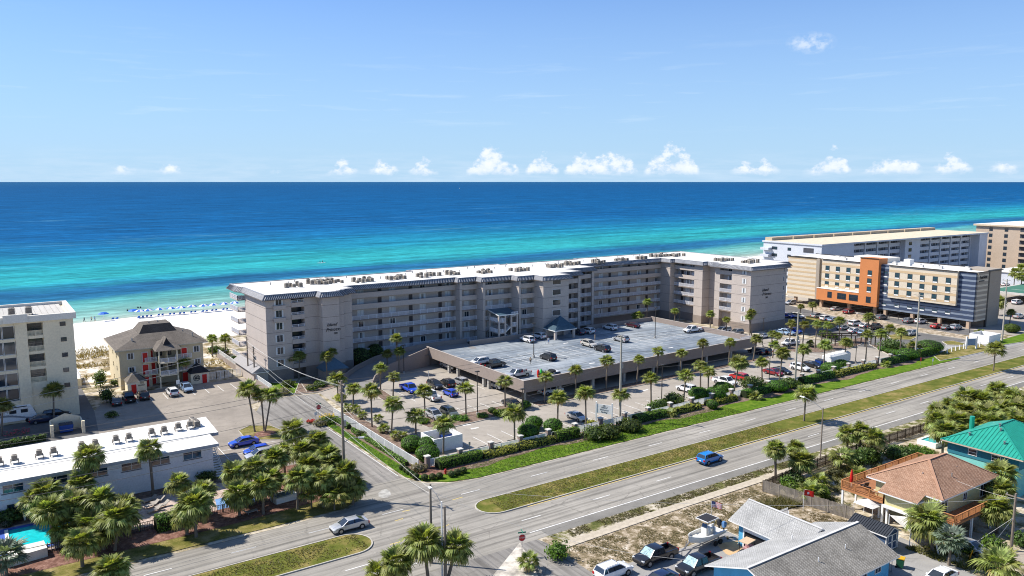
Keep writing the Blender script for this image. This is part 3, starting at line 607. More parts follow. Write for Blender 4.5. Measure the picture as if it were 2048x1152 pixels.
vent = MB().cyl((0, 0, 0), .12, .12, .5, 6, 0).cyl((0, 0, .5), .2, .2, .08, 6, 0).mesh('roof_vent', METAL)
for i in range(34): put('roof_vent', vent, H, (58 + i * 4.1 + rnd.uniform(-1, 1), 184.5 + rnd.uniform(0, 9.5), 19.34))
SEAM = M('roof_seam_grey', (.50, .48, .44), .9)
for i in range(26): part('roof_seam', MB().box((55 + i * 5.8, 182.2, 19.34), (55.12 + i * 5.8, 194.4, 19.355)), SEAM, H)
wA = window(1.75, 1.5, 'slide', curtain=.44); wS = window(1.75, 1.5, 'slide', curtain=.3); wD = window(1.75, 1.5, 'slide', curtain=.1); dr = door(.95, 2.08, DOORD, WALLD)
lamp = MB().ball((0, 0, 0), .13, 0, 6, 4).mesh('lamp', LAMPG)
def gallery(x0, x1, yf, yw, units, solid_top=2, low=0, side='y', fix=None):
    """open access galleries: floor slab, rail or parapet, then doors and windows on the wall behind"""
    for k in range(low, NF):
        z = FZ(k)
        def box(a, b_): return MB().box(a, b_)
        def P(u, v): return (u, v) if side == 'y' else (v, u)
        def bx(u0, v0, z0, u1, v1, z1):
            p, q = P(u0, v0), P(u1, v1); return MB().box((min(p[0], q[0]), min(p[1], q[1]), z0), (max(p[0], q[0]), max(p[1], q[1]), z1))
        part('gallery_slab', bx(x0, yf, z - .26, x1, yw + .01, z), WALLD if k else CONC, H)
        if k >= NF - solid_top: part('parapet', bx(x0, yf - .02, z - .22, x1, yf + .14, z + 1.02), WALL, H)
        elif k > 0 or low == 0: railing(P(x0 + .06, yf + .08), P(x1 - .06, yf + .08), z, parent=H)
        for kind, u in units:
            rz = FRONT if side == 'y' else LEFT; p = P(u, yw)
            if kind == 'w': put('window', (wA, wA, wS, wA, wD)[(k * 7 + int(u * 1.7)) % 5], H, (*p, z + .62), rz)
            elif kind == 'd': put('door', dr, H, (*p, z + .01), rz)
            p = P(u - 1, yf + .8)
            if kind == 'd': put('gallery_lamp', lamp, H, (*p, z + FH - .4))
    part('eave_slab', MB().box((x0, yf, 18.35), (x1, yw + .01, 18.42)) if side == 'y' else MB().box((yf, x0, 18.35), (yw + .01, x1, 18.42)), FASC, H)
us = []
for i in range(4): us += [('d', 73.6 + 8.5 * i), ('w', 77.0 + 8.5 * i)]
gallery(72.2, 102.8, 176, 177.6, us[:-1] + [('w', 101.4)])
gallery(103.5, 108.2, 174.2, 175.8, [('w', 106)]); gallery(108.9, 117.4, 171.5, 173.2, [('w', 111.6), ('w', 115.2)]); gallery(118, 122.7, 168.5, 170.2, [('w', 120.6)])
gallery(131.2, 138, 169, 170.6, [('d', 136.4)]); gallery(138.8, 148.2, 175.4, 177.1, [('d', 146.6), ('w', 144)])
us = []
for i in range(4): us += [('w', 160.2 + 8.0 * i), ('d', 163.8 + 8.0 * i)]
gallery(149, 184.4, 183.4, 185, us[:-1])
gallery(170.6, 179.2, 186.3, 187.8, [('d', 177), ('w', 174.6), ('w', 172.2)], side='x', low=1)
gallery(156, 161, 187, 188.6, [('w', 158.4)], side='x', low=1)
for k in range(NF):                                       # left end: windows, stair openings, balconies over the beach
    z = FZ(k)
    put('window', window(1.95, 1.62, 'slide', curtain=.14), H, (54.9, 171.2, z + .58))
    if k >= 4: part('planter_box', MB().box((53.6, 170.6, z - .35), (56.3, 171.18, z + .5)), WALL, H)
    part('stair_parapet', MB().box((57.7, 171.0, z - .2), (60.7, 171.18, z + .85)), WALL, H); part('stair_slab', MB().box((57.7, 171.2, z - .2), (60.7, 173.6, z)), WALLD, H)
    railing((57.8, 171.25), (60.6, 171.25), z + .85, .55, 1.4, .2, parent=H)
    part('stair_glass', MB().box((57.75, 173.4, z + .3), (60.65, 173.55, z + 2.3)), GLASS, H)
    part('balcony', MB().box((50.6, 188, z - .2), (54.4, 194.6, z)), WALL, H); railing((50.65, 188.1), (50.65, 194.5), z, parent=H, post=1.6); railing((50.65, 188.1), (52.6, 188.1), z, parent=H, post=1.)
    put('window', window(1.8, 2.1, 'slide', curtain=.2), H, (54.4, 190, z + .1), LEFT); put('window', window(1.2, 1.4, 'slide'), H, (54.4, 193, z + .7), LEFT)
    put('window', window(1.5, 1.5, 'slide', curtain=.3), H, (186.5, 151.4, z + .6), LEFT)
    if k >= 2: put('window', window(.55, 1.5, 'plain'), H, (201.6, 149, z + .55))
for k in (2, 3, 4, 5): put('window', window(2.8, 1.55, 'plain'), H, (127.1, 164.5, FZ(k) + .55))
b = MB(); ring = [(1.5 * math.cos(rad(a)), 1.5 * math.sin(rad(a))) for a in range(180, 361, 15)]
b.face([(x, -.03, z) for x, z in ring]); put('fan_window', b.mesh('fan_window', GLASS), H, (127.1, 164.5, FZ(1) + 1.9))
SIGNB = M('sign_black', (.015, .015, .02), .5)
for s_, x, z, sz in (('Island', 66.0, 11.9, 1.05), ('Princess', 66.3, 10.75, 1.05), ('500', 66.9, 9.85, .6)): lettering('sign_lettering', s_, (x, 168.55, z), sz, 0, SIGNB, H, .35 if sz > .8 else 0)
for s_, x, z, sz in (('Island', 193.1, 12.2, 1.25), ('Princess', 193.9, 11.0, 1.25), ('500', 193.9, 9.9, .7)): lettering('sign_lettering', s_, (x, 148.95, z), sz, 0, SIGNB, H, .35 if sz > .8 else 0)
# entrance porch and covered stair in front of the lift tower
BLUEM = M('blue_metal_roof', (.085, .15, .20), .45, .12, 1.5, metal=.3)
def hiproof(name, x0, y0, x1, y1, z, h, m, parent, rib=.45, ridge=None, rm=None, over=.12):
    cx, cy = (x0 + x1) / 2, (y0 + y1) / 2
    b = MB(); e = [(x0, y0, z), (x1, y0, z), (x1, y1, z), (x0, y1, z)]
    r = ridge or [(cx, cy, z + h), (cx, cy, z + h)]
    b.face([e[0], e[1], r[1], r[0]] if r[0] != r[1] else [e[0], e[1], r[0]]); b.face([e[1], e[2], r[1]]); b.face([e[2], e[3], r[0], r[1]] if r[0] != r[1] else [e[2], e[3], r[0]]); b.face([e[3], e[0], r[0]])
    b.box((x0, y0, z - .22), (x1, y1, z - .001), 1)
    return part(name, b, [m, rm or TRIM], parent)
P = thing('entrance_porch', 'porch with a blue pyramid roof on posts at the foot of the lift tower', 'porch', (126.2, 161.7, 3.3))
pr = hiproof('roof', 122.6, 159.2, 129.8, 164.3, 5.8, 3.4, BLUEM, P)
rb = MB(); ap = Vector((126.2, 161.75, 9.2))
for i in range(1, 20):
    t = i / 20
    for a, c in (((122.6, 159.2, 5.8), (129.8, 159.2, 5.8)), ((122.6, 164.3, 5.8), (122.6, 159.2, 5.8))):
        e = Vector(a).lerp(Vector(c), t); u = 1 - 2 * abs(t - .5); mid = (Vector(a) + Vector(c)) / 2; q = e + (ap - mid) * u * .97; rb.bar(e + Vector((0, 0, .05)), q + Vector((0, 0, .05)), .07, .09)
part('seam', rb, BLUEM, pr, kind='stuff')
for x, y in ((123.2, 159.8), (129.2, 159.8), (123.2, 163.8), (129.2, 163.8)): part('post', MB().box((x - .3, y - .3, 3.3), (x + .3, y + .3, 5.58)), WALL, P)
S = thing('stair_tower', 'open white stair tower with a slanted blue roof against the gallery front', 'stair tower', (113, 169, 0))
b = MB(); e = [(109.9, 166.4, 10.1), (116.1, 166.4, 10.1), (116.1, 171.6, 11.0), (109.9, 171.6, 11.0)]; b.face(e); b.face([(x, y, z - .25) for x, y, z in e][::-1])
for i in range(4): j = (i + 1) % 4; b.face([(e[i][0], e[i][1], e[i][2] - .25), (e[j][0], e[j][1], e[j][2] - .25), e[j], e[i]], 1)
part('roof', b, [BLUEM, TRIM], S)
for x, y in ((110.2, 166.7), (112.1, 166.7), (114, 166.7), (115.8, 166.7), (110.2, 171.1)): part('post', MB().box((x - .2, y - .2, 0), (x + .2, y + .2, 10)), WALL, S)
for k in range(3):
    z = FZ(k); part('landing', MB().box((110.1, 166.6, z - .2), (112.2, 171.4, z)), WALL, S); part('landing', MB().box((114, 166.6, z + 1.2), (116.1, 171.4, z + 1.4)), WALL, S)
    railing((110.2, 166.6), (112.1, 166.6), z, post=1, parent=S); railing((114.1, 166.6), (116, 166.6), z + 1.4, post=1, parent=S); railing((110.1, 166.6), (110.1, 171), z, post=1.5, parent=S)
    if k < 2: part('stair_flight', MB().bar((112.1, 167.2, z), (114, 167.2, z + 1.4), 1.1, .25).bar((114, 168.6, z + 1.4), (112.1, 168.6, z + 2.7), 1.1, .25), TRIM, S)
# low annexes at the foot of the left wing
A = thing('entry_annex', 'small annex with a blue pyramid roof at the foot of the left wing', 'annex', (65, 166.4, 0))
part('wall', MB().box((62.4, 164.6, 0), (67.6, 168.5, 2.4)), WALLD, A); hiproof('roof', 62.0, 164.2, 68.0, 168.5, 2.6, 2.6, BLUEM, A, rm=BLUEM)
A = thing('side_canopy', 'low grey pitched canopy along the sunny end wall of the hotel', 'canopy', (50, 177, 0))
b = MB(); g = M('grey_shingle_canopy', (.30, .29, .29), .8, .12, 2)
b.face([(48.2, 170.2, 2.7), (50.1, 170.2, 3.9), (50.1, 186, 3.9), (48.2, 186, 2.7)][::-1]); b.face([(50.1, 170.2, 3.9), (51.9, 170.2, 2.9), (51.9, 186, 2.9), (50.1, 186, 3.9)][::-1]); b.face([(48.2, 170.2, 2.7), (51.9, 170.2, 2.9), (50.1, 170.2, 3.9)]); b.box((48.4, 170.4, 2.45), (51.9, 185.8, 2.68), 1)
part('roof', b, [g, TRIM], A); part('wall', MB().box((48.8, 171, 0), (51.9, 185.5, 2.45)), WALL, A)

# condensers on the hotel roof, cluster by cluster
def acunit(s=1.):
    b = MB(); b.box((-.42, -.42, .12), (.42, .42, .95), 0); b.box((-.36, -.43, .2), (.36, -.425, .88), 1, 'y'); b.box((-.43, -.36, .2), (-.425, .36, .88), 1, 'x'); b.cyl((0, 0, .95), .36, .33, .06, 10, 1); b.box((-.5, -.36, 0), (.5, -.28, .12), 1); b.box((-.5, .28, 0), (.5, .36, .12), 1)
    for x in (-.43, .37):
        for y in (-.43, .37): b.box((x, y, .12), (x + .06, y + .06, 1.0), 0)
    return b.mesh('condenser', [ACM, ACD])
AC = acunit()
ORD = ('first second third fourth fifth sixth seventh eighth ninth tenth eleventh twelfth thirteenth fourteenth fifteenth sixteenth seventeenth eighteenth nineteenth twentieth twenty-first twenty-second').split()
AC_CL = [(61.97, 182.3, 6), (68.61, 184.62, 6), (71.49, 183.84, 10), (78.16, 181.68, 4), (81.05, 182.16, 4), (87.58, 181.46, 4), (90.11, 182.32, 4), (96.11, 182.2, 4), (99.68, 183.87, 5), (105.66, 182.6, 6), (114.88, 180.63, 6), (125.6, 179.31, 8), (139.31, 181.17, 8), (147.36, 184.29, 8), (158.34, 184.07, 6), (168.46, 184.81, 6), (177.12, 184.89, 6), (188.02, 188.01, 10), (194.01, 186.11, 8), (194.94, 166.66, 10), (196.68, 157.79, 8)]
for i, (x, y, n) in enumerate(AC_CL):
    for k in range(n):
        r2 = k % 2; q = k // 2
        o = link('roof_condenser', AC, (x + (q - (n // 2 - 1) / 2) * 1.35 + rnd.uniform(-.3, .3), y + (r2 - .5) * 2.1 + rnd.uniform(-.5, .5), 19.34), rnd.uniform(-.08, .08), None, (rnd.uniform(.8, 1.1), rnd.uniform(.8, 1.1), rnd.uniform(.7, 1.25)))
        tag(o, 'tan condenser in the %s cluster from the left on the long hotel roof' % ORD[i], 'air conditioner', 'condensers of cluster %s on the hotel roof' % ORD[i])

# ------------------------------------------------------------------ raised car deck and its ramp
D = thing('parking_deck', 'raised concrete car deck with brown parapets in front of the hotel', 'parking deck', (126, 146, 0))
DT = 3.3
DECKM = asphalt('deck_concrete', (.145, .20, .275), .34, lane=True, c_old=(.37, .395, .405))
PAR = M('brown_parapet', (.285, .235, .205), .88, .06, .3, .15, 6)
dk = [(89, 125.6), (163.6, 128.6), (163.6, 166), (89, 166)]
part('deck_floor', MB().prism(dk, 2.6, DT, 1, mt=0, bottom=True), [DECKM, CONC], D)
b = MB(); b.prism([(88.7, 125.3), (163.9, 128.3), (163.9, 128.55), (88.7, 125.55)], 2.2, 4.6)
part('front_parapet', b, PAR, D)
part('side_parapet', MB().box((88.7, 125.55, 2.2), (88.98, 166.2, 4.6)), PAR, D); part('side_parapet', MB().box((163.6, 128.55, 2.2), (163.9, 166.2, 4.6)), PAR, D)
part('back_parapet', MB().box((101, 166, 2.2), (122.6, 166.25, 4.5)), PAR, D); part('back_parapet', MB().box((139, 166, 2.2), (163.9, 166.25, 4.5)), PAR, D)
part('deck_bridge', MB().box((131.4, 166.0, 2.6), (139, 169.2, DT)), CONC, D)
b = MB(); b.bar((88.84, 125.5, 4.63), (88.84, 166.2, 4.63), .34, .07); b.bar((88.7, 125.42, 4.64), (163.9, 128.42, 4.64), .34, .07); b.bar((163.75, 128.4, 4.63), (163.75, 166.2, 4.63), .34, .07); b.bar((101, 166.12, 4.53), (122.5, 166.12, 4.53), .32, .07)
part('parapet_coping', b, M('pale_coping', (.42, .37, .33), .8), D)
for i in range(9):
    y = 126 + i * 5; x = 89.3
    if i % 3 == 0 or i == 8: part('column', MB().box((x - .3, y - .3, 0), (x + .3, y + .3, 2.7)), CONC, D)
for i in range(9):
    x = 89.3 + i * 9.28
    for y in ((0, 13, 26, 38) if i else (0, 13, 26)): part('column', MB().box((x - .3, 126.0 + .04 * (x - 89) * (y == 0) + y - .3, 0), (x + .3, 126.0 + .04 * (x - 89) * (y == 0) + y + .3, 2.7)), CONC, D)
part('back_wall', MB().box((89.4, 165.4, 0), (163.6, 166, 2.6)), PAR, D)
for i in range(4):
    x = 111 + i * 15.4; yy = 125.3 + (x - 88.7) * .0399; b = MB()
    for k in range(20): b.box((x + k * .2, yy - .06, 4.66), (x + k * .2 + .06, yy - .02, 5.3))
    b.box((x, yy - .07, 5.3), (x + 3.9, yy - .01, 5.38)); part('parapet_grille', b, RAIL, D)
for x0, n, y0, y1 in ((97, 22, 146.6, 151.6), (97, 22, 141.6, 146.6), (106, 19, 126.9, 132), (140, 8, 160.8, 165.8)):
    for i in range(n):
        x = x0 + i * 2.75; ya = y0 + (.04 * (x - 89) if y0 < 130 else 0)
        strip((x, ya), (x, y1), .12, DT + .005, PAINT, D, 'stall_line').location = tuple(-q for q in D.location)
strip((97, 146.6), (156, 146.6), .12, DT + .009, PAINT, D, 'stall_line').location = tuple(-q for q in D.location)
for i in range(9):
    strip((89.5, 131 + i * 3.4), (94.6, 131 + i * 3.4), .12, DT + .005, PAINT, D, 'stall_line').location = tuple(-q for q in D.location)
    strip((158, 133 + i * 3.2), (163.2, 133 + i * 3.2), .12, DT + .005, PAINT, D, 'stall_line').location = tuple(-q for q in D.location)
for x, y in ((113, 134), (122, 155), (140, 136), (131, 157)): strip((x, y), (x + 1.6, y), .5, DT + .005, PAINT, D, 'arrow_mark').location = tuple(-q for q in D.location)
W_ = thing('ramp', 'curved concrete ramp climbing from the street side to the car deck', 'ramp', (80, 162, 0))
mid = [(64.5, 151.5, 0.0), (65.8, 155.4, .15), (68.4, 159.4, .55), (72.6, 163.2, 1.15), (78, 166.2, 1.85), (84, 167.8, 2.5), (91, 167.7, 3.0), (97, 166.6, 3.28), (101.5, 165.8, 3.31)]
b = MB(); bo = MB(); bi = MB(); Ls = []; Rs = []
for i, p in enumerate(mid):
    a, c = Vector(mid[max(0, i - 1)][:2]), Vector(mid[min(len(mid) - 1, i + 1)][:2]); d = (c - a).normalized(); n = Vector((-d.y, d.x)); q = Vector(p[:2])
    Ls.append((*(q + n * 3.4), p[2])); Rs.append((*(q - n * 3.4), p[2]))
for i in range(len(mid) - 1):
    b.face([Rs[i], Rs[i + 1], Ls[i + 1], Ls[i]])
    for S_, bb, g in ((Ls, bo, 1), (Rs, bi, -1)):
        p, q = Vector(S_[i]), Vector(S_[i + 1]); 
        if g < 0 and i > 4: continue
        for h0, h1 in ((-p.z, 1.05),):
            u = [Vector((p.x, p.y, 0)), Vector((q.x, q.y, 0)), Vector((q.x, q.y, q.z + 1.15)), Vector((p.x, p.y, p.z + 1.15))]; d = (q - p); d.z = 0; d.normalize(); nn = Vector((-d.y, d.x, 0)) * .25 * g
            v = [x + nn for x in u]
            bb.face(u); bb.face(v[::-1]); bb.face([u[3], u[2], v[2], v[3]]); bb.face([u[0], u[3], v[3], v[0]]); bb.face([u[1], v[1], v[2], u[2]])
part('ramp_floor', b, MATS['ramp_concrete'], W_); part('outer_wall', bo, PAR, W_, smooth=None); part('inner_wall', bi, PAR, W_)
b = MB(); b.face([(76.2, 161.2, 0), (89, 164.9, 0), (89, 164.9, 4.6), (76.2, 161.2, 2.6)]); b.face([(76.2, 161.5, 0), (76.2, 161.5, 2.6), (89, 165.2, 4.6), (89, 165.2, 0)]); b.face([(76.2, 161.2, 2.6), (89, 164.9, 4.6), (89, 165.2, 4.6), (76.2, 161.5, 2.6)])
part('slanted_wall', b, PAR, W_)

# ------------------------------------------------------------------ cream block at the left edge
C_ = thing('cream_apartment_block', 'cream apartment block with balcony column and flat grey roof at the left edge', 'building', (2, 178, 0))
CW = [(-40, 167.5), (14.7, 167.5), (14.7, 184.6), (-40, 184.6)]
# depth follows the roof; openings are cut as recesses by building the front in bands
yb = 167.5; cols_ = [(-40, 3.5), (3.5, 6.0), (6.0, 7.35), (7.35, 9.7), (9.7, 14.7)]
b = MB(); b.box((-40, 168.6, 0), (14.7, 184.6, 18.9))
zs_ = [(16.6, 18.9), (13.6, 15.6), (10.7, 12.6), (7.8, 9.6)]
b.box((-40, yb, 0), (1.3, 168.6, 18.9), 0); b.box((5.3, yb - .25, 0), (7.2, 168.6, 18.9), 0); b.box((9.75, yb - .05, 0), (14.7, 168.6, 18.9), 0)
bal = [15.95, 13.05, 10.15, 7.25]
for x0, x1, lev in ((7.2, 9.75, bal), (1.3, 5.3, [15.7, 12.8, 9.9, 7.0, 4.1])):
    zz = 0
    for z in sorted(lev):
        b.box((x0, yb, zz), (x1, 168.6, z), 0); zz = z + (2.35 if x0 > 5 else 2.4)
    b.box((x0, yb, zz), (x1, 168.6, 18.9), 0)
part('wall', b, CREAM, C_)
part('roof', MB().box((-40, 169.2, 18.9), (13.8, 184.2, 19.25)), M('grey_roof_gravel', (.48, .46, .42), .95, .12, .15, stretch=(1, .15, 1)), C_)
b = MB(); b.box((-40, 167.0, 18.6), (15.2, 167.6, 19.75)); b.box((14.4, 167.6, 18.6), (15.2, 185, 19.75)); b.box((-40, 184.4, 18.6), (14.4, 185, 19.75)); b.box((3.6, 166.6, 18.7), (7.4, 167.0, 20.2)); b.box((-40, 167.6, 19.25), (14.4, 169.2, 19.3), 0, 'Z')
part('parapet', b, M('cream_parapet', (.68, .65, .58), .8, .05, .3), C_)
for i in range(20): part('roof_seam', MB().box((-6 + i * 1.0, 169.3, 19.25), (-5.94 + i * 1.0, 184.1, 19.275)), M('roof_seam', (.30, .29, .27)), C_)
for z in bal:
    put('window', window(2.3, 1.5, 'grid', DOORD), C_, (8.45, 168.6, z + .75)); railing((7.2, yb - .02), (9.75, yb - .02), z, .95, 1.25, .2, parent=C_, m=CREAM)
for z in (15.7, 12.8, 9.9, 7.0, 4.1):
    for x in (2.35, 4.3): put('window', window(1.86, 2.36, 'plain', TRIM), C_, (x, 167.7, z + .02))
for z in (17.7, 14.75, 11.8, 8.9, 6.0): put('window', window(.95, .8, 'plain', DOORD), C_, (12.95, yb - .05, z - .4))
lettering('sign_lettering', 'WALK', (11.6, yb - .1, 4.9), .62, 0, SIGNB, C_)
for i, (x, y) in enumerate(((5.2, 172.2), (7.9, 172.0))):
    t = thing('rooftop_condenser', ('left' if i == 0 else 'right') + ' dark condenser on the grey roof of the cream block', 'air conditioner', (x, y, 19.25))
    b = MB(); b.box((-.55, -.55, .3), (.55, .55, 1.5)); b.cyl((0, 0, 1.5), .5, .45, .1, 10, 1); b.box((-.56, -.45, .4), (-.555, .45, 1.4), 1); b.box((-.45, -.56, .4), (.45, -.555, 1.4), 1)
    part('case', b, [ACM, ACD], t, world=False); part('stand', MB().box((-.6, -.6, 0), (-.5, .6, .3)).box((.5, -.6, 0), (.6, .6, .3)), DARKM, t, world=False)

# ------------------------------------------------------------------ tan beach house with red doors
B = thing('beach_house', 'tan three storey beach house with red doors and a brown mansard roof', 'building', (33, 190, 0))
TAN = M('tan_stucco', (.56, .48, .325), .9, .07, .4, .15, 6); RED = M('red_door_paint', (.55, .02, .015), .5, .1, 1)
part('wall', MB().prism([(24, 182.2), (30.2, 182.2), (30.2, 184), (36.3, 184), (36.3, 182.2), (41, 182.2), (41, 197.5), (24, 197.5)], 0, 8.8), TAN, B)
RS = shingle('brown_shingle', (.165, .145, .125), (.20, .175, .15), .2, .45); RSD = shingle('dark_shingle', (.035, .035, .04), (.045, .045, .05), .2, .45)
def roofpart(name, faces, mats, parent, th=.12, trim=None):
    b = MB()
    for pts, m in faces: b.face(pts, m)
    return part(name, uvwrap(b.mesh(name, mats)), None, parent)
e = [(23.2, 181.4, 8.7), (41.9, 181.4, 8.7), (41.9, 198.3, 8.7), (23.2, 198.3, 8.7)]
r1 = [(28.8, 186.6, 10.9), (36.6, 186.6, 10.9), (36.6, 194.6, 10.9), (28.8, 194.6, 10.9)]
tp = [(30.0, 188.2, 12.6), (35.6, 188.2, 12.6), (35.6, 193.2, 12.6), (30.0, 193.2, 12.6)]
fs = []
for i in range(4):
    j = (i + 1) % 4
    fs += [([e[i], e[j], r1[j], r1[i]], 0), ([r1[i], r1[j], tp[j], tp[i]], 1 if i in (0, 1) else 0)]  # upper sides away from the sun are darker: shade put into the shingle colour
fs.append((tp, 0)); rf = roofpart('roof', fs, [RS, RSD], B)
part('fascia', MB().prism(offset([p[:2] for p in e], .04), 8.45, 8.69, bottom=True), M('tan_fascia', (.50, .45, .35), .7), B)
for x, y in ((27, 184.4), (31.5, 190), (33.5, 191), (38.2, 188.5), (39.3, 184)): part('vent', MB().box((x - .12, y - .12, 9), (x + .12, y + .12, 12.9 if 30 < x < 35 else 10.6)), METAL, rf)
# porch stack in the middle
for x in (31.3, 34.9): part('post', MB().box((x - .13, 179.0, 0), (x + .13, 179.26, 8.4)), CREAM, B)
for k in (1, 2):
    z = 2.75 * k; part('porch_floor', MB().box((31.2, 179.0, z - .22), (35.0, 184, z)), CREAM, B); railing((31.3, 179.1), (34.9, 179.1), z, .95, 1.8, .14, parent=B); railing((25.7 + 3.2, 181.6), (31.2, 181.6), z, .95, 1.2, .14, parent=B)
    part('porch_floor', MB().box((28.6, 181.5, z - .2), (31.2, 184, z)), CREAM, B); part('porch_floor', MB().box((35.0, 181.5, z - .2), (38.4, 184, z)), CREAM, B); railing((35.0, 181.6), (38.4, 181.6), z, .95, 1.7, .14, parent=B)
    part('screen_wall', MB().box((33.05, 180, z), (33.15, 184, z + 2.3)), CREAM, B)
    for x in (32.2, 34.1): put('window', window(1.2, 1.5, 'slide', DOORD), B, (x, 184, z + .6))
for k in range(3):
    for x in (29.0, 30.7): 
        if k == 1 or x < 29.6 or k == 0: put('door', door(1.15, 2.1, RED), B, (x, 182.2 if x < 30.2 else 184, 2.75 * k + .03))
    put('door', door(1.15, 2.1, RED), B, (37.0, 182.2, 2.75 * k + .03))
for x in (29.0, 30.4): put('door', door(1.0, 2.0, RED), B, (x, 181.95 if x < 30 else 183.95, 5.55))
for x, z in ((26.2, 6.4), (26.3, 3.6), (39.6, 6.4), (39.7, 3.7)): put('window', window(1.45, 1.4 if z > 5 else 1.15, 'slide', curtain=.12), B, (x, 182.2, z))
for y in (186, 191): 
    for z in (.8, 3.6, 6.3): put('window', window(.7, 1.1, 'hung', TAN), B, (24, y, z), LEFT)
pz = [(30.4, 178.4, 8.2), (35.8, 178.4, 8.2), (35.8, 184.5, 8.9), (30.4, 184.5, 8.9)]; ap = (33.1, 182.4, 10.2)
roofpart('porch_roof', [([pz[0], pz[1], ap], 0), ([pz[1], pz[2], ap], 0), ([pz[3], pz[0], ap], 0), ([pz[0], pz[3], pz[2], pz[1]], 0)], [RS], B)
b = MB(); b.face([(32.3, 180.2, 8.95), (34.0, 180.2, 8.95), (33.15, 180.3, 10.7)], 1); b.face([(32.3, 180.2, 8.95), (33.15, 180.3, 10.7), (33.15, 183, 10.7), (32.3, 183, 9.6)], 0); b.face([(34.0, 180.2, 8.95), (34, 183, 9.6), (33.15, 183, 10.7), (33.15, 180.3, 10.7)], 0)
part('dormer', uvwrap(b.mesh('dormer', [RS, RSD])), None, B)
for i, (x0, x1, y0, y1, tx) in enumerate(((24.6, 28.3, 177.6, 181.0, 1), (37.4, 41.2, 178.6, 181.6, 0))):
    t = thing('shed', 'cream shed with a red door and the word beach left of the porch' if tx else 'cream shed with a red door and a round black emblem right of the porch', 'shed', ((x0 + x1) / 2, (y0 + y1) / 2, 0))
    part('wall', MB().box((x0, y0, 0), (x1, y1, 2.35)), CREAM, t)
    cx, cy = (x0 + x1) / 2, (y0 + y1) / 2; z = 2.4; ap1 = (cx - .1, cy + .8, 4.3)
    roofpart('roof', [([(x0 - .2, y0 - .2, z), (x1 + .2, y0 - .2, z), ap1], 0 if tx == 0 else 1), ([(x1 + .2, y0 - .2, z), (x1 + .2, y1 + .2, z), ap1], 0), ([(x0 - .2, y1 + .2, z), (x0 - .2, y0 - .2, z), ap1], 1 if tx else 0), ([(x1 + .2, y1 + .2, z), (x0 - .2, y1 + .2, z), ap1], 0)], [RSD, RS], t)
    put('door', door(1.0, 1.95, RED), t, (x0 + 1.2 if tx else x1 - 1.0, y0, .02))
    if tx:
        lettering('sign_lettering', 'THE', (x1 - .9, y0 - .03, 2.05), .42, 0, SIGNB, t); lettering('sign_lettering', 'BEACH', (x1 - 1.0, y0 - .03, 1.62), .42, 0, SIGNB, t)
    else:
        b = MB(); n = 20; c = (x0 + 1.15, y0 - .03, 1.35)
        for a in range(n):
            p, q = 2 * pi * a / n, 2 * pi * (a + 1) / n
            b.face([(c[0] + .72 * math.cos(p), c[1], c[2] + .72 * math.sin(p)), (c[0] + .72 * math.cos(q), c[1], c[2] + .72 * math.sin(q)), (c[0] + .58 * math.cos(q), c[1], c[2] + .58 * math.sin(q)), (c[0] + .58 * math.cos(p), c[1], c[2] + .58 * math.sin(p))])
        for x in (-.3, 0, .3): b.obox((c[0] + x, c[1], c[2] - .05), (.2, .03, .55), 0); b.obox((c[0] + x, c[1], c[2] + .3), (.36, .03, .1), 0)
        b.obox((c[0], c[1], c[2] - .12), (1.1, .03, .12)); part('emblem', b, SIGNB, t)

# ------------------------------------------------------------------ white motel, lower left
MO = thing('white_motel', 'long white two storey motel with a flat white roof at the lower left', 'building', (6, 124, 0))
MW = M('motel_white_paint', (.80, .81, .82), .85, .05, .3, .1, 6)
part('wall', MB().prism([(-40, 119), (27.4, 119), (27.4, 124.2), (28.6, 124.2), (28.6, 131), (-40, 131)], 0, 5.3), MW, MO)
part('roof', MB().prism([(-40.5, 117.2), (27.9, 117.2), (27.9, 122.6), (29.2, 122.6), (29.6, 132.2), (-40.5, 132.2)], 5.3, 5.75, 1, mt=0, bottom=True), [WROOF, M('roof_fascia_grey', (.36, .38, .40), .6)], MO)
part('roof_step', MB().box((-40, 122.55, 5.751), (28.6, 122.75, 5.86)), WROOF, MO)
BG = M('sky_window_glass', (.02, .05, .08), .05, .8, .8, spec=.8, fine=0)
for x in (-3.0, 2.1, 7.1, 12.0, 16.3, 20.1, 24.5): 
    put('window', window(2.6 if x > 3 else 2.4, 1.15, 'slide', TRIM, BG), MO, (x, 119, 3.55))
    if x < 13: put('window', window(2.4, 1.15, 'slide', TRIM, BG), MO, (x + .3, 119, .9))
    part('sill', MB().box((x - 1.35, 118.85, 3.45), (x + 1.35, 119.0, 3.53)), M('grey_sill', (.2, .2, .22)), MO)
st = thing('outdoor_stair', 'white outdoor stair at the end wall of the motel', 'stair', (28.4, 121, 0))
b = MB()
for i in range(12): b.box((27.6, 118.0 + i * .42, i * .25), (28.6, 118.5 + i * .42, i * .25 + .06))
part('treads', b, WHITE, st); part('stringer', MB().bar((28.6, 118, .2), (28.6, 123, 3.2), .06, .3), WHITE, st); part('handrail', MB().bar((28.6, 118, 1.1), (28.6, 123, 4.1), .05, .06), WHITE, st)
MAC = [(0.9, 124.4), (5.6, 124.9), (10.9, 125.4), (15.4, 125.8), (20.4, 126.4), (24.3, 127.0)]
pad = 'first second third fourth fifth sixth'.split()
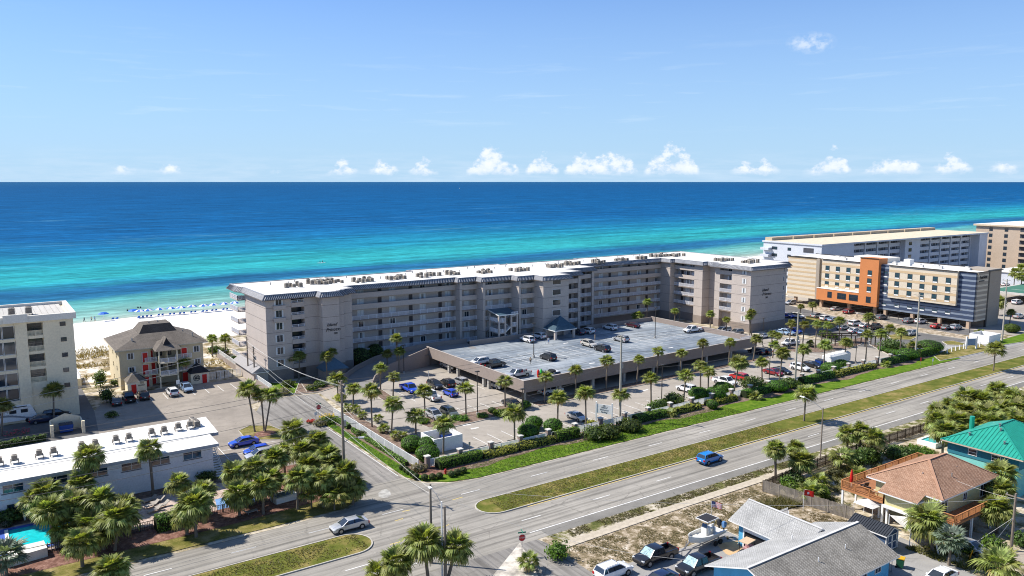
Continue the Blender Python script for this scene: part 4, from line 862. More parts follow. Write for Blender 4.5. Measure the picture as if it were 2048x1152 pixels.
for i, (x, y) in enumerate(MAC):
    for k in (0, 1):
        t = thing('raised_condenser', '%s condenser of the %s pair from the left on the white motel roof' % (('left', 'right')[k], pad[i]), 'air conditioner', (x + k * 1.75, y, 5.75), 0, 'condensers on the motel roof')
        part('case', AC, None, t, world=False); t.children[0].location = (0, 0, .45); t.children[0].scale = (.85, .85, .8)
        b = MB()
        for p in (-.45, .45):
            for q in (-.45, .45): b.box((p - .04, q - .04, 0), (p + .04, q + .04, .55))
        b.box((-.5, -.5, .48), (.5, .5, .54)); part('stand', b, ACD, t, world=False)
for k in range(3): tag(link('raised_condenser', AC, (27.2 - .1 * k, 127.5 + k * 1.1, 5.75), .1 * k), '%s condenser of the row at the right end of the motel roof' % ('front', 'middle', 'rear')[k], 'air conditioner', 'condensers on the motel roof')

# ------------------------------------------------------------------ hotel with orange and blue panels
FR = thing('striped_hotel', 'hotel on stilts with cream orange and dark blue striped panels', 'building', (254, 148, 0))
FC1 = M('cream_panel', (.62, .54, .42), .8, .04, .3); FC2 = M('ochre_panel', (.55, .41, .25), .8, .04, .3); FOR = M('orange_panel', (.56, .21, .075), .7, .05, .3); FB1 = M('navy_panel', (.045, .065, .115), .6, .1, .4); FB2 = M('grey_blue_panel', (.20, .24, .30), .6, .1, .4); FT = M('taupe_panel', (.35, .30, .24), .8, .06, .3)
part('wall', MB().box((247, 114.8, 3.1), (262, 180, 16.9)), FC1, FR)
part('underside_wall', MB().box((256, 122, 0), (262, 178, 3.1)), FT, FR)
part('end_wall', MB().box((253.5, 114.6, 0), (262.05, 122, 17.5)), FT, FR)
part('roof', MB().box((247.2, 115, 16.9), (261.8, 179.8, 17.0)), WROOF, FR)
def bands(name, x0, x1, y0, y1, z0, z1, h, ms, ratio=(.5, .5)):
    b = MB(); z = z0; i = 0
    while z < z1 - .01:
        t = min(z1, z + h * ratio[i % 2]); b.box((x0 - (.03 if i % 2 else 0), y0 - (.03 if i % 2 else 0), z), (x1, y1, t), i % 2); z = t; i += 1
    part(name, b, ms, FR)
bands('striped_panel', 246.2, 250, 168.5, 180.3, 2.6, 17.0, 1.6, [FC1, FC2], (.6, .4))
part('corner_strip', MB().box((246.0, 167.2, 2.6), (247, 168.5, 17.1)), FT, FR)
part('cream_panel', MB().box((246.3, 151.2, 6.9), (247, 166.4, 17.1)), FC1, FR)
b = MB()
for z in (15.1, 12.3, 9.6, 7.6): b.box((246.26, 151.2, z), (246.3, 166.4, z + .75))
part('ochre_band', b, FC2, FR)
part('orange_panel', MB().box((245.0, 144.6, 2.9), (247, 167.2, 6.9)), FOR, FR); part('orange_tower', MB().box((245.0, 144.6, 6.9), (250, 151.2, 18.9)), FOR, FR)
part('ledge', MB().box((244.9, 151.2, 6.9), (246.3, 167.2, 7.05)), WHITE, FR)
part('cream_panel', MB().box((245.4, 119.6, 6.6), (247, 141.2, 17.1)), FC1, FR)
b = MB()
for z in (15.0, 12.2, 9.5, 7.2): b.box((245.36, 119.55, z), (245.4, 141.2, z + .75))
part('ochre_band', b, FC2, FR)
bands('blue_panel', 246.4, 247.0, 114.7, 144.6, 2.3, 17.0, 1.5, [FB2, FB1], (.4, .6))
bands('striped_panel', 247.0, 253.5, 114.3, 114.8, 2.3, 17.0, 1.5, [FC1, FT], (.4, .6))
part('recess_shade', MB().box((253.3, 114.2, 0), (254.0, 114.7, 17.2)), DARKM, FR)  # solid dark strip stands in for the shade of a recess
cap = MB(); 
for a, c in (((246.1, 168.3), (246.1, 180.3)), ((246.1, 151.2), (246.1, 166.4)), ((245.2, 119.6), (245.2, 141.2)), ((246.3, 114.5), (246.3, 119.6)), ((246.3, 114.3), (262.2, 114.3)), ((262.2, 114.3), (262.2, 180))): cap.bar((*a, 17.15), (*c, 17.15), .3, .22)
cap.bar((244.9, 144.6, 18.95), (244.9, 151.2, 18.95), .3, .15); part('roof_edge', cap, DARKM, FR)
FWM = window(1.55, 1.9, 'hung', DOORD, GLASSB); sillm = MB().box((-.7, -.08, -.02), (.7, .0, .34)).mesh('sill', WHITE)
def fw(y, z, x, me=FWM, sill=True):
    o = put('window', me, FR, (x, y, z), LEFT)
    if sill: put('sill', sillm, FR, (x - .02, y, z), LEFT)
for z in (13.0, 10.3, 7.55):
    for y in (164.2, 160.2, 156.2, 152.6): fw(y, z, 246.3)
    fw(147.6, z, 245.0); fw(142.9, z, 246.4)
    for y in (138.4, 134.2, 130.2, 126.2, 122.2): fw(y, z, 245.4)
for y in (142.9, 138.4, 134.2, 130.2, 126.2, 122.2, 118.6): fw(y, 3.6, 246.4, window(1.6, 1.6, 'slide', DOORD, GLASSB)) if y > 119 else None
for y, n in ((162, 1), (157.4, 2), (153, 2), (147.6, 1)):
    put('window', window(1.6 * n + .1, 2.1, 'grid', DOORD, GLASS), FR, (245.0, y, 4.0), LEFT)
OC = M('stilt_render', (.50, .36, .25), .8)
for y in (116.2, 124.8, 133.5, 142.6, 146.2, 155.6, 166.4, 177): part('column', MB().box((246.6, y - .45, 0), (247.6, y + .45, 3.1)), OC, FR)
part('canopy_roof', MB().box((252, 146, 17.0), (260, 158, 18.6)), M('pale_parapet', (.70, .66, .58), .8), FR); part('hatch', MB().box((250.5, 137.4, 17), (253, 139.4, 19.0)), WHITE, FR)
for x, y, l in ((250, 161, 2.5), (252, 164.5, 3.2), (250.5, 155, 2.2), (249, 134, 3.4), (250, 128.6, 3.6), (252.5, 120.6, 2.0), (249, 141.8, 1.4)):
    part('rooftop_unit', MB().box((x, y - l / 2, 17.0), (x + 1.0, y + l / 2, 17.8)).box((x + .2, y - l / 4, 17.8), (x + .8, y + l / 4, 18.1)), M('pale_roof_unit', (.56, .55, .52), .7), FR)
lettering('sign_lettering', 'Fairfield', (250.0, 114.2, 15.6), 1.35, 0, SIGNB, FR, 0); part('sign_bar', MB().box((247.4, 114.18, 14.35), (250.6, 114.28, 14.65)), SIGNB, FR)

# ------------------------------------------------------------------ blocks further along the beach
G1 = thing('grey_beach_block', 'long pale grey beach block with balcony rows behind the striped hotel', 'building', (330, 205, 0))
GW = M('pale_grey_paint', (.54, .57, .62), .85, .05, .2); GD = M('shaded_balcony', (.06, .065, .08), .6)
part('wall', MB().prism([(268.6, 182), (290, 182), (290, 187.5), (331, 187.5), (331, 184), (343, 184), (343, 187.5), (391.5, 187.5), (391.5, 182), (399, 182), (399, 209), (268.6, 209)], 0, 19.6), GW, G1)
part('roof', MB().prism([(268.2, 181.6), (399.4, 181.6), (399.4, 209.4), (268.2, 209.4)], 19.6, 20.2, 1, mt=0), [M('tan_roof_gravel', (.60, .52, .38), .9), GW], G1)
b = MB()
for i in range(9): b.box((270 + i * 14.2, 206, 20.2), (283.4 + i * 14.2, 209.3, 21.4))
part('roof_parapet', b, M('tan_parapet', (.48, .40, .29), .9), G1)
for x0, n in ((296, 4), (347, 5)):
    for i in range(n):
        for k in range(6):
            z = 2.5 + 2.8 * k; x = x0 + i * 9
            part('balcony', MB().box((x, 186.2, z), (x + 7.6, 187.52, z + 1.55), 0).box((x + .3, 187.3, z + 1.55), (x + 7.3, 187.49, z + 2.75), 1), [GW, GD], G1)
            for q in range(4): part('mullion', MB().box((x + 1.6 + q * 1.5, 187.2, z + 1.55), (x + 1.8 + q * 1.5, 187.3, z + 2.7)), GW, G1) if q % 2 else None
    for i in range(n + 1): part('pier', MB().box((x0 - 1.2 + i * 9, 185.9, 0), (x0 - .2 + i * 9, 187.5, 19.5)), GW, G1)
for k in range(6):
    z = 2.8 + 2.8 * k
    for y, wd in ((203.5, 2.6), (196.5, 1.6)): put('window', window(wd, 1.2, 'plain', GD), G1, (268.6, y, z), LEFT)
    part('loggia_shade', MB().box((268.5, 185.5, z - .2), (268.59, 190, z + 1.6)), GD, G1)  # flat dark sheet paints the loggia's inner shade on the wall
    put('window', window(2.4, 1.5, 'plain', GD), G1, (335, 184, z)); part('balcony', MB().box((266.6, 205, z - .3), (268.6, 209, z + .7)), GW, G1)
G2 = thing('tan_beach_tower', 'tan tower with dark stacked balconies at the far right', 'building', (437, 177, 0))
GT = M('tan_tower_paint', (.47, .37, .28), .85, .05, .2)
part('wall', MB().prism([(413, 161), (419, 161), (419, 160), (462, 160), (462, 194), (413, 194)], 0, 22.5), GT, G2)
part('roof', MB().prism([(412, 159), (462.6, 159), (462.6, 195), (412, 195)], 22.5, 23.3, 1, mt=0), [WROOF, M('tan_fascia_band', (.58, .47, .33), .8)], G2); part('penthouse', MB().box((446, 166, 23.3), (456, 174, 26.5)), GT, G2)
for k in range(7):
    z = 1.6 + 2.95 * k
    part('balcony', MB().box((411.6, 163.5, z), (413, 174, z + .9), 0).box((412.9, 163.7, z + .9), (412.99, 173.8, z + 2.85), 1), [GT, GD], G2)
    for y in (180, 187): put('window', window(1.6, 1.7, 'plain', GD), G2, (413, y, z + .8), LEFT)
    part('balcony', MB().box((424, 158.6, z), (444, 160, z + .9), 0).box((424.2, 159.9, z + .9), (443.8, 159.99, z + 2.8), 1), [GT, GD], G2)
TD = thing('tennis_deck', 'raised green tennis court on columns at the far right', 'tennis court', (330, 120, 0))
part('court', MB().box((312, 108, 3.2), (372, 142, 3.9), 0), [M('court_concrete', (.5, .48, .44), .9)], TD); sheet('green_surface', rect(313, 109, 371, 141), 3.91, M('court_green', (.06, .17, .12), .8), parent=TD).location = (-330, -120, 0)
for i in range(8): part('column', MB().box((313 + i * 8, 108.5, 0), (313.8 + i * 8, 109.3, 3.2)), WHITE, TD)
b = MB()
for x in (322, 345): b.box((x, 113, 3.915), (x + .25, 137, 3.93)); b.box((x + 18, 113, 3.915), (x + 18.25, 137, 3.93)); b.box((x, 113, 3.915), (x + 18, 113.25, 3.93)); b.box((x, 125, 3.915), (x + 18, 125.2, 3.93))
part('court_lines', b, PAINT, TD); railing((312, 108.1), (372, 108.1), 3.9, 1.1, 3, .6, 'fence_rail', TD)
WH = thing('low_white_house', 'low white building with blue walls under palms by the tan tower', 'building', (385, 157, 0))
part('wall', MB().box((366, 150, 0), (404, 164, 5.4)), GW, WH); part('roof', MB().box((365.5, 149.5, 5.4), (404.5, 164.5, 5.8)), WROOF, WH)
for i in range(6): put('window', window(2.4, 2.2, 'slide'), WH, (369 + i * 6.3, 150, 1.0))

# ------------------------------------------------------------------ houses across the highway
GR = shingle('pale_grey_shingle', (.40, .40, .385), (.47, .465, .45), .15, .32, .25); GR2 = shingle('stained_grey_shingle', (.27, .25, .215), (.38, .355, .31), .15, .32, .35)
SKYB = M('sky_blue_siding', (.10, .38, .60), .8, .1, .8); 
h = thing('blue_house', 'sky blue house with a weathered grey shingle roof and an open garage', 'house', (72, 50, 0))
part('wall', MB().prism([(63.4, 44.7), (81.4, 44.7), (81.4, 59.9), (74.6, 59.9), (74.6, 54.0), (63.4, 54.0)], 0, 2.9), SKYB, h)
b = MB(); b.face([(63.4, 44.7, 2.9), (63.4, 54, 2.9), (63.4, 49.2, 4.75)][::-1]); b.face([(81.4, 44.7, 2.9), (81.4, 54, 2.9), (81.4, 49.2, 4.75)]); b.face([(74.6, 59.9, 2.9), (81.4, 59.9, 2.9), (77.9, 59.9, 4.4)][::-1]); part('gable', b, SKYB, h)
T_ = Vector((0, 0, .13))
def slab(name, pts, m, parent, edge=TRIM, th=.15):
    b = MB(); b.face(pts); q = [(x, y, z - th) for x, y, z in pts]
    for i in range(len(pts)): j = (i + 1) % len(pts); b.face([q[i], q[j], pts[j], pts[i]], 1)
    b.face(q[::-1], 1); me = b.mesh(name, [m, edge])
    return part(name, uvwrap(me), None, parent)
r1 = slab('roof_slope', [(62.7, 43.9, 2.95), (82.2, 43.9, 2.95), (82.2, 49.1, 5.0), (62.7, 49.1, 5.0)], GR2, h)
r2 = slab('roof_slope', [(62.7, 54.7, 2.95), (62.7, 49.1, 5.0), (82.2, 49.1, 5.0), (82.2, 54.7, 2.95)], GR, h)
r3 = slab('garage_roof_slope', [(73.9, 61.0, 3.0), (73.9, 51.6, 3.0), (77.6, 50.6, 4.75), (77.6, 61.0, 4.75)], GR, h)
r4 = slab('garage_roof_slope', [(81.4, 51.6, 3.0), (81.4, 61.0, 3.0), (77.6, 61.0, 4.75), (77.6, 50.6, 4.75)], GR, h)
part('ridge_cap', MB().bar((62.7, 49.1, 5.03), (82.2, 49.1, 5.03), .3, .06).bar((77.6, 50.6, 4.78), (77.6, 61, 4.78), .3, .06), M('ridge_cap', (.56, .55, .53), .8), h)
part('garage_door', MB().box((74.55, 55.3, 2.1), (74.62, 59.0, 2.75)), WHITE, h); part('garage_opening_shade', MB().box((74.56, 55.3, 0), (74.61, 59.0, 2.1)), M('interior_shade', (.02, .02, .022), .9), h)  # near-black sheet on the wall paints the shade inside the open garage
b = MB(); b.box((74.5, 55.1, 0), (74.6, 55.3, 2.85)); b.box((74.5, 59.0, 0), (74.6, 59.2, 2.85)); part('garage_frame', b, TRIM, h)
for x, y, z in ((71.5, 46.9, 4.2), (76.5, 47.0, 4.25), (74, 52, 4.0), (79.5, 56.5, 3.95)): part('vent_pipe', MB().cyl((x, y, z - .3), .06, .06, .7, 6), WHITE, h)
for x in (76.5, 79.2): put('window', window(1.2, .8, 'slide'), h, (x, 44.7, 1.5))
t = thing('garden_fence', 'white picket fence between the blue house and the bare sandy ground', 'fence', (80, 61.6, 0))
b = MB()
for i in range(44): b.box((77.8 + i * .2, 61.6, .05), (77.9 + i * .2, 61.64, 1.3))
part('pickets', b, WHITE, t, kind='stuff'); part('rail', MB().bar((77.8, 61.66, .4), (86.5, 61.66, .4), .05, .08).bar((77.8, 61.66, 1.05), (86.5, 61.66, 1.05), .05, .08), WHITE, t)

SH = thing('garden_shed', 'dark blue shed with a black ribbed roof and white trimmed doors', 'shed', (88.7, 50.7, 0))
NAVY = M('dark_blue_siding', (.05, .09, .17), .7, .1, .8); RIBM = M('black_ribbed_metal', (.045, .05, .06), .45, .1, 1, metal=.3)
part('wall', MB().box((87.4, 48.6, 0), (90.0, 53.2, 2.15)), NAVY, SH); b = MB(); b.face([(87.4, 48.6, 2.15), (90, 48.6, 2.15), (88.7, 48.6, 2.8)]); part('gable', b, NAVY, SH)
sr = slab('roof', [(87.1, 48.3, 2.15), (88.7, 48.3, 2.95), (88.7, 53.5, 2.95), (87.1, 53.5, 2.15)][::-1], RIBM, SH); sr2 = slab('roof', [(90.3, 48.3, 2.15), (90.3, 53.5, 2.15), (88.7, 53.5, 2.95), (88.7, 48.3, 2.95)], RIBM, SH)
for i in range(17):
    y = 48.45 + i * .31; part('rib', MB().bar((87.12, y, 2.2), (88.68, y, 2.98), .05, .05), RIBM, sr); part('rib', MB().bar((90.28, y, 2.2), (88.72, y, 2.98), .05, .05), RIBM, sr2)
for x in (88.2, 89.2):
    d = part('door', MB().box((x - .48, 48.53, .1), (x + .48, 48.6, 2.0), 0), [NAVY], SH)
    b = MB()
    for z0, z1 in ((.1, .2), (1.0, 1.1), (1.9, 2.0)): b.box((x - .48, 48.49, z0), (x + .48, 48.53, z1))
    b.box((x - .48, 48.49, .2), (x - .38, 48.53, 1.9)); b.box((x + .38, 48.49, .2), (x + .48, 48.53, 1.9)); part('door_trim', b, WHITE, d)
b = MB()
for x in (87.4, 89.9): b.box((x, 48.5, 0), (x + .12, 48.62, 2.15))
part('corner_trim', b, WHITE, SH)

Y = thing('yellow_house', 'pale yellow house on posts with a brown hip roof and wooden decks', 'house', (102, 51, 0))
YW = M('yellow_siding', (.58, .52, .27), .85, .06, .6); BR = shingle('brown_hip_shingle', (.34, .195, .125), (.45, .28, .19), .16, .32, .22)
CED = M('cedar_wood', (.44, .19, .075), .75, .2, 1.2, stretch=(3, 3, 1)); CEDD = M('cedar_deck', (.34, .15, .07), .8, .2, 1.2)
part('wall', MB().prism([(96, 46.9), (109, 46.9), (109, 55.2), (96, 55.2)], 2.9, 5.35), YW, Y)
part('bay_wall', MB().box((94.3, 48.9, 2.9), (95.99, 52.9, 4.75)), YW, Y)
part('lower_wall', MB().box((98.5, 48.6, 0), (109, 54.4, 2.9)), YW, Y)
E_ = [(95.3, 46.2, 5.45), (109.8, 46.2, 5.45), (109.8, 56.2, 5.45), (95.3, 56.2, 5.45)]; A1, A2 = (101.2, 51.2, 8.0), (105.4, 51.2, 8.0)
rf = roofpart('roof', [([E_[0], E_[1], A2, A1], 0), ([E_[1], E_[2], A2], 0), ([E_[2], E_[3], A1, A2], 0), ([E_[3], E_[0], A1], 0), ([(93.5, 48.3, 4.72), (95.31, 48.3, 5.44), (95.31, 53.4, 5.44), (93.5, 53.4, 4.72)][::-1], 0)], [BR], Y)
b = MB(); b.prism(offset([p[:2] for p in E_], -.02), 5.25, 5.44, bottom=True); b.box((93.5, 48.3, 4.55), (95.3, 53.4, 4.71)); part('eave_board', b, TRIM, Y)
b = MB()
for a, c in ((A1, E_[0]), (A1, E_[3]), (A2, E_[1]), (A1, A2)): b.bar((a[0], a[1], a[2] + .03), (c[0], c[1], c[2] + .03), .3, .05)
part('hip_cap', b, M('hip_cap_shingle', (.42, .24, .155), .9), rf)
for x, y in ((98.6, 50.5), (104.5, 49.2), (101.5, 48.3)): part('vent_pipe', MB().cyl((x, y, 6), .08, .08, 1.0, 6), METAL, rf)
part('skirt_board', MB().box((94.2, 46.8, 2.62), (109.1, 46.95, 2.92)).box((93.9, 48.8, 2.62), (94.35, 53.0, 2.92)), TRIM, Y)
for x, wd in ((97.2, 1.5), (102.3, 1.0), (107, 1.6)): put('window', window(wd, 1.9 if wd > 1.2 else 1.0, 'slide'), Y, (x, 46.9, 3.1 if wd > 1.2 else 3.7))
for x, y in ((96.2, 47.2), (96.2, 50), (96.2, 54.6), (94.5, 49.2), (94.5, 52.6)): part('post', MB().box((x - .12, y - .12, 0), (x + .12, y + .12, 2.9)), WHITE, Y)
def deck(x0, y0, x1, y1, z, sides, label):
    t = Y; n = 0
    f = MB(); k = int((y1 - y0) / .16)
    for i in range(k): f.box((x0, y0 + i * (y1 - y0) / k, z - .05), (x1, y0 + (i + .92) * (y1 - y0) / k, z))
    part('deck_boards', f, CEDD, t, kind='stuff'); part('deck_frame', MB().box((x0, y0, z - .32), (x1, y1, z - .06)), CED, t)
    for p, q in sides: 
        b = MB(); P_, Q_ = Vector(p), Vector(q); L = (Q_ - P_).length; d = (Q_ - P_) / L; b.bar((*p, z + 1.0), (*q, z + 1.0), .14, .06); b.bar((*p, z + .15), (*q, z + .15), .06, .08)
        for i in range(int(L / 1.6) + 1): c = P_ + d * L * i / max(1, int(L / 1.6)); b.box((c.x - .06, c.y - .06, z - .3), (c.x + .06, c.y + .06, z + 1.02))
        for i in range(int(L / .14)): c = P_ + d * (.07 + i * .14); b.box((c.x - .02, c.y - .02, z + .15), (c.x + .02, c.y + .02, z + .98))
        part('deck_railing', b, CED, t)
deck(94.8, 53.3, 98.4, 59.4, 3.0, (((94.85, 53.35), (94.85, 59.35)), ((94.85, 53.35), (97, 53.35))), '')
deck(98.4, 56.3, 114, 59.4, 3.0, (((94.9, 59.35), (114, 59.35)), ((113.95, 56.4), (113.95, 59.3))), '')
deck(95.4, 44.6, 110, 46.8, 3.0, (((95.45, 44.65), (110, 44.65)), ((95.45, 44.7), (95.45, 46.6))), '')
for x, y in ((95, 53.5), (95, 59.2), (98.2, 59.2), (103, 59.2), (108, 59.2), (95.6, 44.8), (100, 44.8), (105, 44.8)): part('deck_post', MB().box((x - .12, y - .12, 0), (x + .12, y + .12, 2.7)), WHITE, Y)
part('garage_door', MB().box((102.6, 48.5, .1), (105.6, 48.6, 2.5)), WHITE, Y)
t = thing('shade_sail', 'pale three cornered shade sail beside the shed and yellow house', 'shade sail', (93, 49, 0))
b = MB(); N = 6; a, c, d = Vector((92.6, 51.2, 2.5)), Vector((91.0, 47.6, 2.0)), Vector((95.6, 48.0, 2.6)); g = {}
for i in range(N + 1):
    for j in range(N + 1 - i):
        u, v = i / N, j / N; k = 1 - u - v; p = a * k + c * u + d * v; p.z -= 1.6 * u * v * k * 9 * .4; p.z -= .3 * (u * v + v * k + u * k); g[i, j] = p
for i in range(N):
    for j in range(N - i):
        b.face([g[i, j], g[i + 1, j], g[i, j + 1]])
        if j < N - i - 1: b.face([g[i + 1, j], g[i + 1, j + 1], g[i, j + 1]])
part('canvas', b, M('sail_canvas', (.60, .58, .54), .8), t); part('pole', MB().cyl((92.6, 51.2, 0), .07, .07, 2.6, 6), WHITE, t); part('pole', MB().cyl((91, 47.6, 0), .06, .06, 2.0, 6), WHITE, t)
t = tag(link('canopy_top', None, (96.2, 56, 0)), 'white square canopy top beside the wooden fence under the deck', 'canopy')
b = MB(); b.face([(93.6, 54.0, 2.0), (96.2, 54.0, 2.0), (94.9, 55.4, 2.7)]); b.face([(96.2, 54, 2.0), (96.2, 56.8, 2.0), (94.9, 55.4, 2.7)]); b.face([(96.2, 56.8, 2), (93.6, 56.8, 2), (94.9, 55.4, 2.7)]); b.face([(93.6, 56.8, 2), (93.6, 54, 2), (94.9, 55.4, 2.7)]); part('cloth', b, WHITE, t)
for x, y in ((93.7, 54.1), (96.1, 54.1), (93.7, 56.7), (96.1, 56.7)): part('leg', MB().cyl((x, y, 0), .04, .04, 2, 5), WHITE, t)
t = thing('parasol', 'closed red parasol on the corner of the wooden deck', 'parasol', (95.9, 58.6, 3.0)); b = MB(); b.tube([(0, 0, .7), (0, 0, 1.2), (0, 0, 2.0), (0, 0, 2.5)], [.16, .24, .18, .03], 8); part('cloth', b, RED, t, world=False); part('pole', MB().cyl((0, 0, 0), .03, .03, .8, 5), WHITE, t, world=False); part('foot', MB().cyl((0, 0, 0), .3, .3, .08, 10), BLACK, t, world=False)
for i, (x, y, r) in enumerate(((96.2, 56.2, .3), (97.0, 57.4, 1.2))):
    t = thing('lounge_chair', ('left' if i else 'right') + ' dark padded lounge chair on the sunny wooden deck', 'chair', (x, y, 3.0), r)
    part('seat', MB().box((-.35, -.35, .25), (.35, .35, .42)), M('dark_cushion', (.08, .06, .05)), t, world=False); part('back', MB().bar((-.35, 0, .4), (-.55, 0, .95), .7, .12), MATS['dark_cushion'], t, world=False)
    for p in (-.3, .3):
        for q in (-.3, .3): part('leg', MB().box((p - .03, q - .03, 0), (p + .03, q + .03, .25)), BLACK, t, world=False)
t = thing('deck_table', 'low cream covered table in the middle of the wooden deck', 'table', (96.6, 55.2, 3.0)); part('top', MB().box((-.7, -.45, .4), (.7, .45, .5)), M('cream_cover', (.6, .52, .4)), t, world=False)
for p in (-.6, .6):
    for q in (-.38, .38): part('leg', MB().box((p - .04, q - .04, 0), (p + .04, q + .04, .4)), DARKM, t, world=False)

T = thing('teal_house', 'teal house with a bright green standing seam metal roof', 'house', (124, 52, 0))
TEAL = M('teal_siding', (.19, .52, .47), .8, .07, .8); TEALD = M('dark_teal_siding', (.03, .17, .22), .8, .07, .8); GMET = M('green_metal_roof', (.03, .34, .25), .4, .1, 1, metal=.2)
part('lower_wall', MB().box((117.9, 47.3, 0), (131, 56.9, 4.1)), TEAL, T); part('wall', MB().box((117.8, 47.2, 4.1), (131, 57, 5.9)), TEALD, T)
E_ = [(117.0, 46.4, 6.0), (132, 46.4, 6.0), (132, 57.7, 6.0), (117.0, 57.7, 6.0)]; A1, A2 = (122.6, 52.05, 8.75), (126.6, 52.05, 8.75)
b = MB(); b.face([E_[0], E_[1], A2, A1]); b.face([E_[1], E_[2], A2]); b.face([E_[2], E_[3], A1, A2]); b.face([E_[3], E_[0], A1]); rf = part('roof', b, GMET, T)
part('eave_board', MB().prism([p[:2] for p in E_], 5.8, 5.98, bottom=True), M('tan_eave', (.52, .42, .32), .8), T)
A1v = Vector(A1)
for i in range(1, 22):
    y = 46.4 + 11.3 * i / 22; f = 1 - abs(i - 11) / 11; part('seam', MB().bar((117.0, y, 6.03), (117.0 + 5.6 * f, y, 6.03 + 2.75 * f), .05, .07), GMET, rf)
for i in range(1, 28):
    x = 117 + 15 * i / 28; f = min(1, (x - 117) / 5.6, (132 - x) / 5.4); part('seam', MB().bar((x, 46.4, 6.03), (x, 46.4 + 5.65 * f, 6.03 + 2.75 * f), .05, .07), GMET, rf)
b = MB()
for a, c in ((A1, E_[0]), (A1, E_[3]), (A1, A2), (A2, E_[1])): b.bar((a[0], a[1], a[2] + .03), (c[0], c[1], c[2] + .03), .25, .06)
part('hip_cap', b, GMET, rf); part('flue', MB().cyl((125.2, 57.2, 6.2), .35, .35, 2.0, 10), GMET, T)
for y, z in ((54.6, 7.0), (51.4, 8.1), (49.8, 7.0), (51.9, 8.5)): x = 117 + (z - 6) * 2.04; part('vent', MB().cyl((x, y, z), .12, .12, .4, 6, 0).cyl((x, y, z + .4), .22, .22, .06, 6), METAL, rf)
for y in (53.4, 50.2): put('window', window(1.25, .95, 'hung'), T, (117.8, y, 4.55), LEFT)
t = thing('hot_tub', 'square hot tub of turquoise water in a white shell behind the brown roof', 'hot tub', (131.5, 66.2, 0))
b = MB(); b.box((-1.9, -1.6, 0), (1.9, 1.6, .75)); part('shell', MB().box((-1.9, -1.6, 0), (1.9, -1.2, .8)).box((-1.9, 1.2, 0), (1.9, 1.6, .8)).box((-1.9, -1.2, 0), (-1.5, 1.2, .8)).box((1.5, -1.2, 0), (1.9, 1.2, .8)), WHITE, t, world=False); part('water', MB().box((-1.5, -1.2, 0), (1.5, 1.2, .62)), M('tub_water', (.08, .46, .46), .15, .3, 1.5), t, world=False)

# wooden fences round the yard
FW_ = M('weathered_fence_wood', (.235, .205, .17), .9, .3, 1.5, stretch=(2, 2, .3)); FWD = M('dark_fence_wood', (.10, .075, .055), .9, .3, 1.5, stretch=(2, 2, .3))
def wood_fence(name, p, q, h_, label, m, sp=.17):
    t = thing(name, label, 'fence', (*p, 0)); P_, Q_ = Vector(p), Vector(q); L = (Q_ - P_).length; d = (Q_ - P_) / L; n = int(L / sp); a = math.atan2(d.y, d.x)
    pk = [MB().box((-.066, -.012, .04), (.066, .012, h_ + dz)).mesh('picket', m) for dz in (0, .05, -.06, .02)]
    for i in range(n):
        c = P_ + d * (i * sp + sp / 2); put('picket', pk[rnd.randrange(4)], t, (c.x, c.y, rnd.uniform(-.03, .03)), a + rnd.uniform(-.08, .08))
    for z in (.4, h_ - .35): put('rail', MB().bar((0, .05, z), (L, .05, z), .05, .09).mesh('rail', m), t, (*p, 0), a)
    for i in range(int(L / 2.4) + 1): c = P_ + d * min(L, i * 2.4); part('post', MB().box((c.x - .05, c.y + .02, 0), (c.x + .05, c.y + .12, h_)), m, t)
wood_fence('picket_fence', (90.9, 68.9), (92.6, 55.9), 1.75, 'weathered grey picket fence running back from the pavement beside the sand', FW_)
wood_fence('yard_fence', (90.9, 69.0), (112, 70.6), 1.7, 'dark board fence along the palms behind the tall lamp', FWD, .2)
wood_fence('yard_fence', (114, 70.6), (139, 70.4), 1.7, 'dark board fence at the edge of the palm thicket', FWD, .2)

# ------------------------------------------------------------------ white fence with brick piers round the hotel lot
BRICK = M('pier_brick', (.25, .19, .165), .9, .25, 3.5); CAPM = M('pier_cap', (.60, .57, .52), .8)
HF = thing('hotel_fence', 'white rail fence with stone capped brick piers along the highway hedge', 'fence', (130, 104.2, 0))
pier = MB().box((-.34, -.34, 0), (.34, .34, 1.95), 0).box((-.44, -.44, 1.95), (.44, .44, 2.1), 1).mesh('pier', [BRICK, CAPM])
px_ = [55.6 + 5.85 * i for i in range(26)]
for i, x in enumerate(px_):
    put('pier', pier, HF, (x, 104.3, 0)); 
    if i < 25: railing((x + .36, 104.3), (x + 5.5, 104.3), .15, 1.25, 1.75, .15, 'fence_panel', HF, WHITE, .036)
WF = thing('street_fence', 'white rail fence along the planted edge of the side street', 'fence', (54.2, 120, 0))
for i in range(10): railing((54.3, 104.8 + 3.42 * i), (54.3, 108.2 + 3.42 * i), .1, 1.45, 1.7, .2, 'fence_panel', WF, WHITE, .034)
VF = thing('retaining_fence', 'white rail fence on a low wall between the beach house lot and hotel lawn', 'fence', (49.2, 180, 0))
part('low_wall', MB().box((49.0, 160, 0), (49.3, 203, 1.3)), M('low_wall_render', (.30, .25, .22), .9), VF)
for i in range(12): railing((49.15, 160 + 3.55 * i), (49.15, 163.5 + 3.55 * i), 1.3, 1.0, 1.7, .15, 'fence_panel', VF, WHITE)
PF = thing('pool_fence', 'white fence panels closing the yard right of the beach house', 'fence', (45, 180.6, 0))
for i in range(4): railing((41.4 + 1.8 * i, 180.6), (43.2 + 1.8 * i, 180.6), 0, 1.7, .9, .14, 'fence_panel', PF, WHITE)
GF = thing('gate_ramp', 'white railed ramp between the cream block and beach house', 'walkway', (15.9, 194, 0)); part('wall', MB().box((14.4, 190, 0), (17.4, 190.3, 1.9)), CREAM, GF); part('slope', MB().bar((16, 190.3, 1.5), (16, 200, 2.2), 2.6, .2), WHITE, GF)
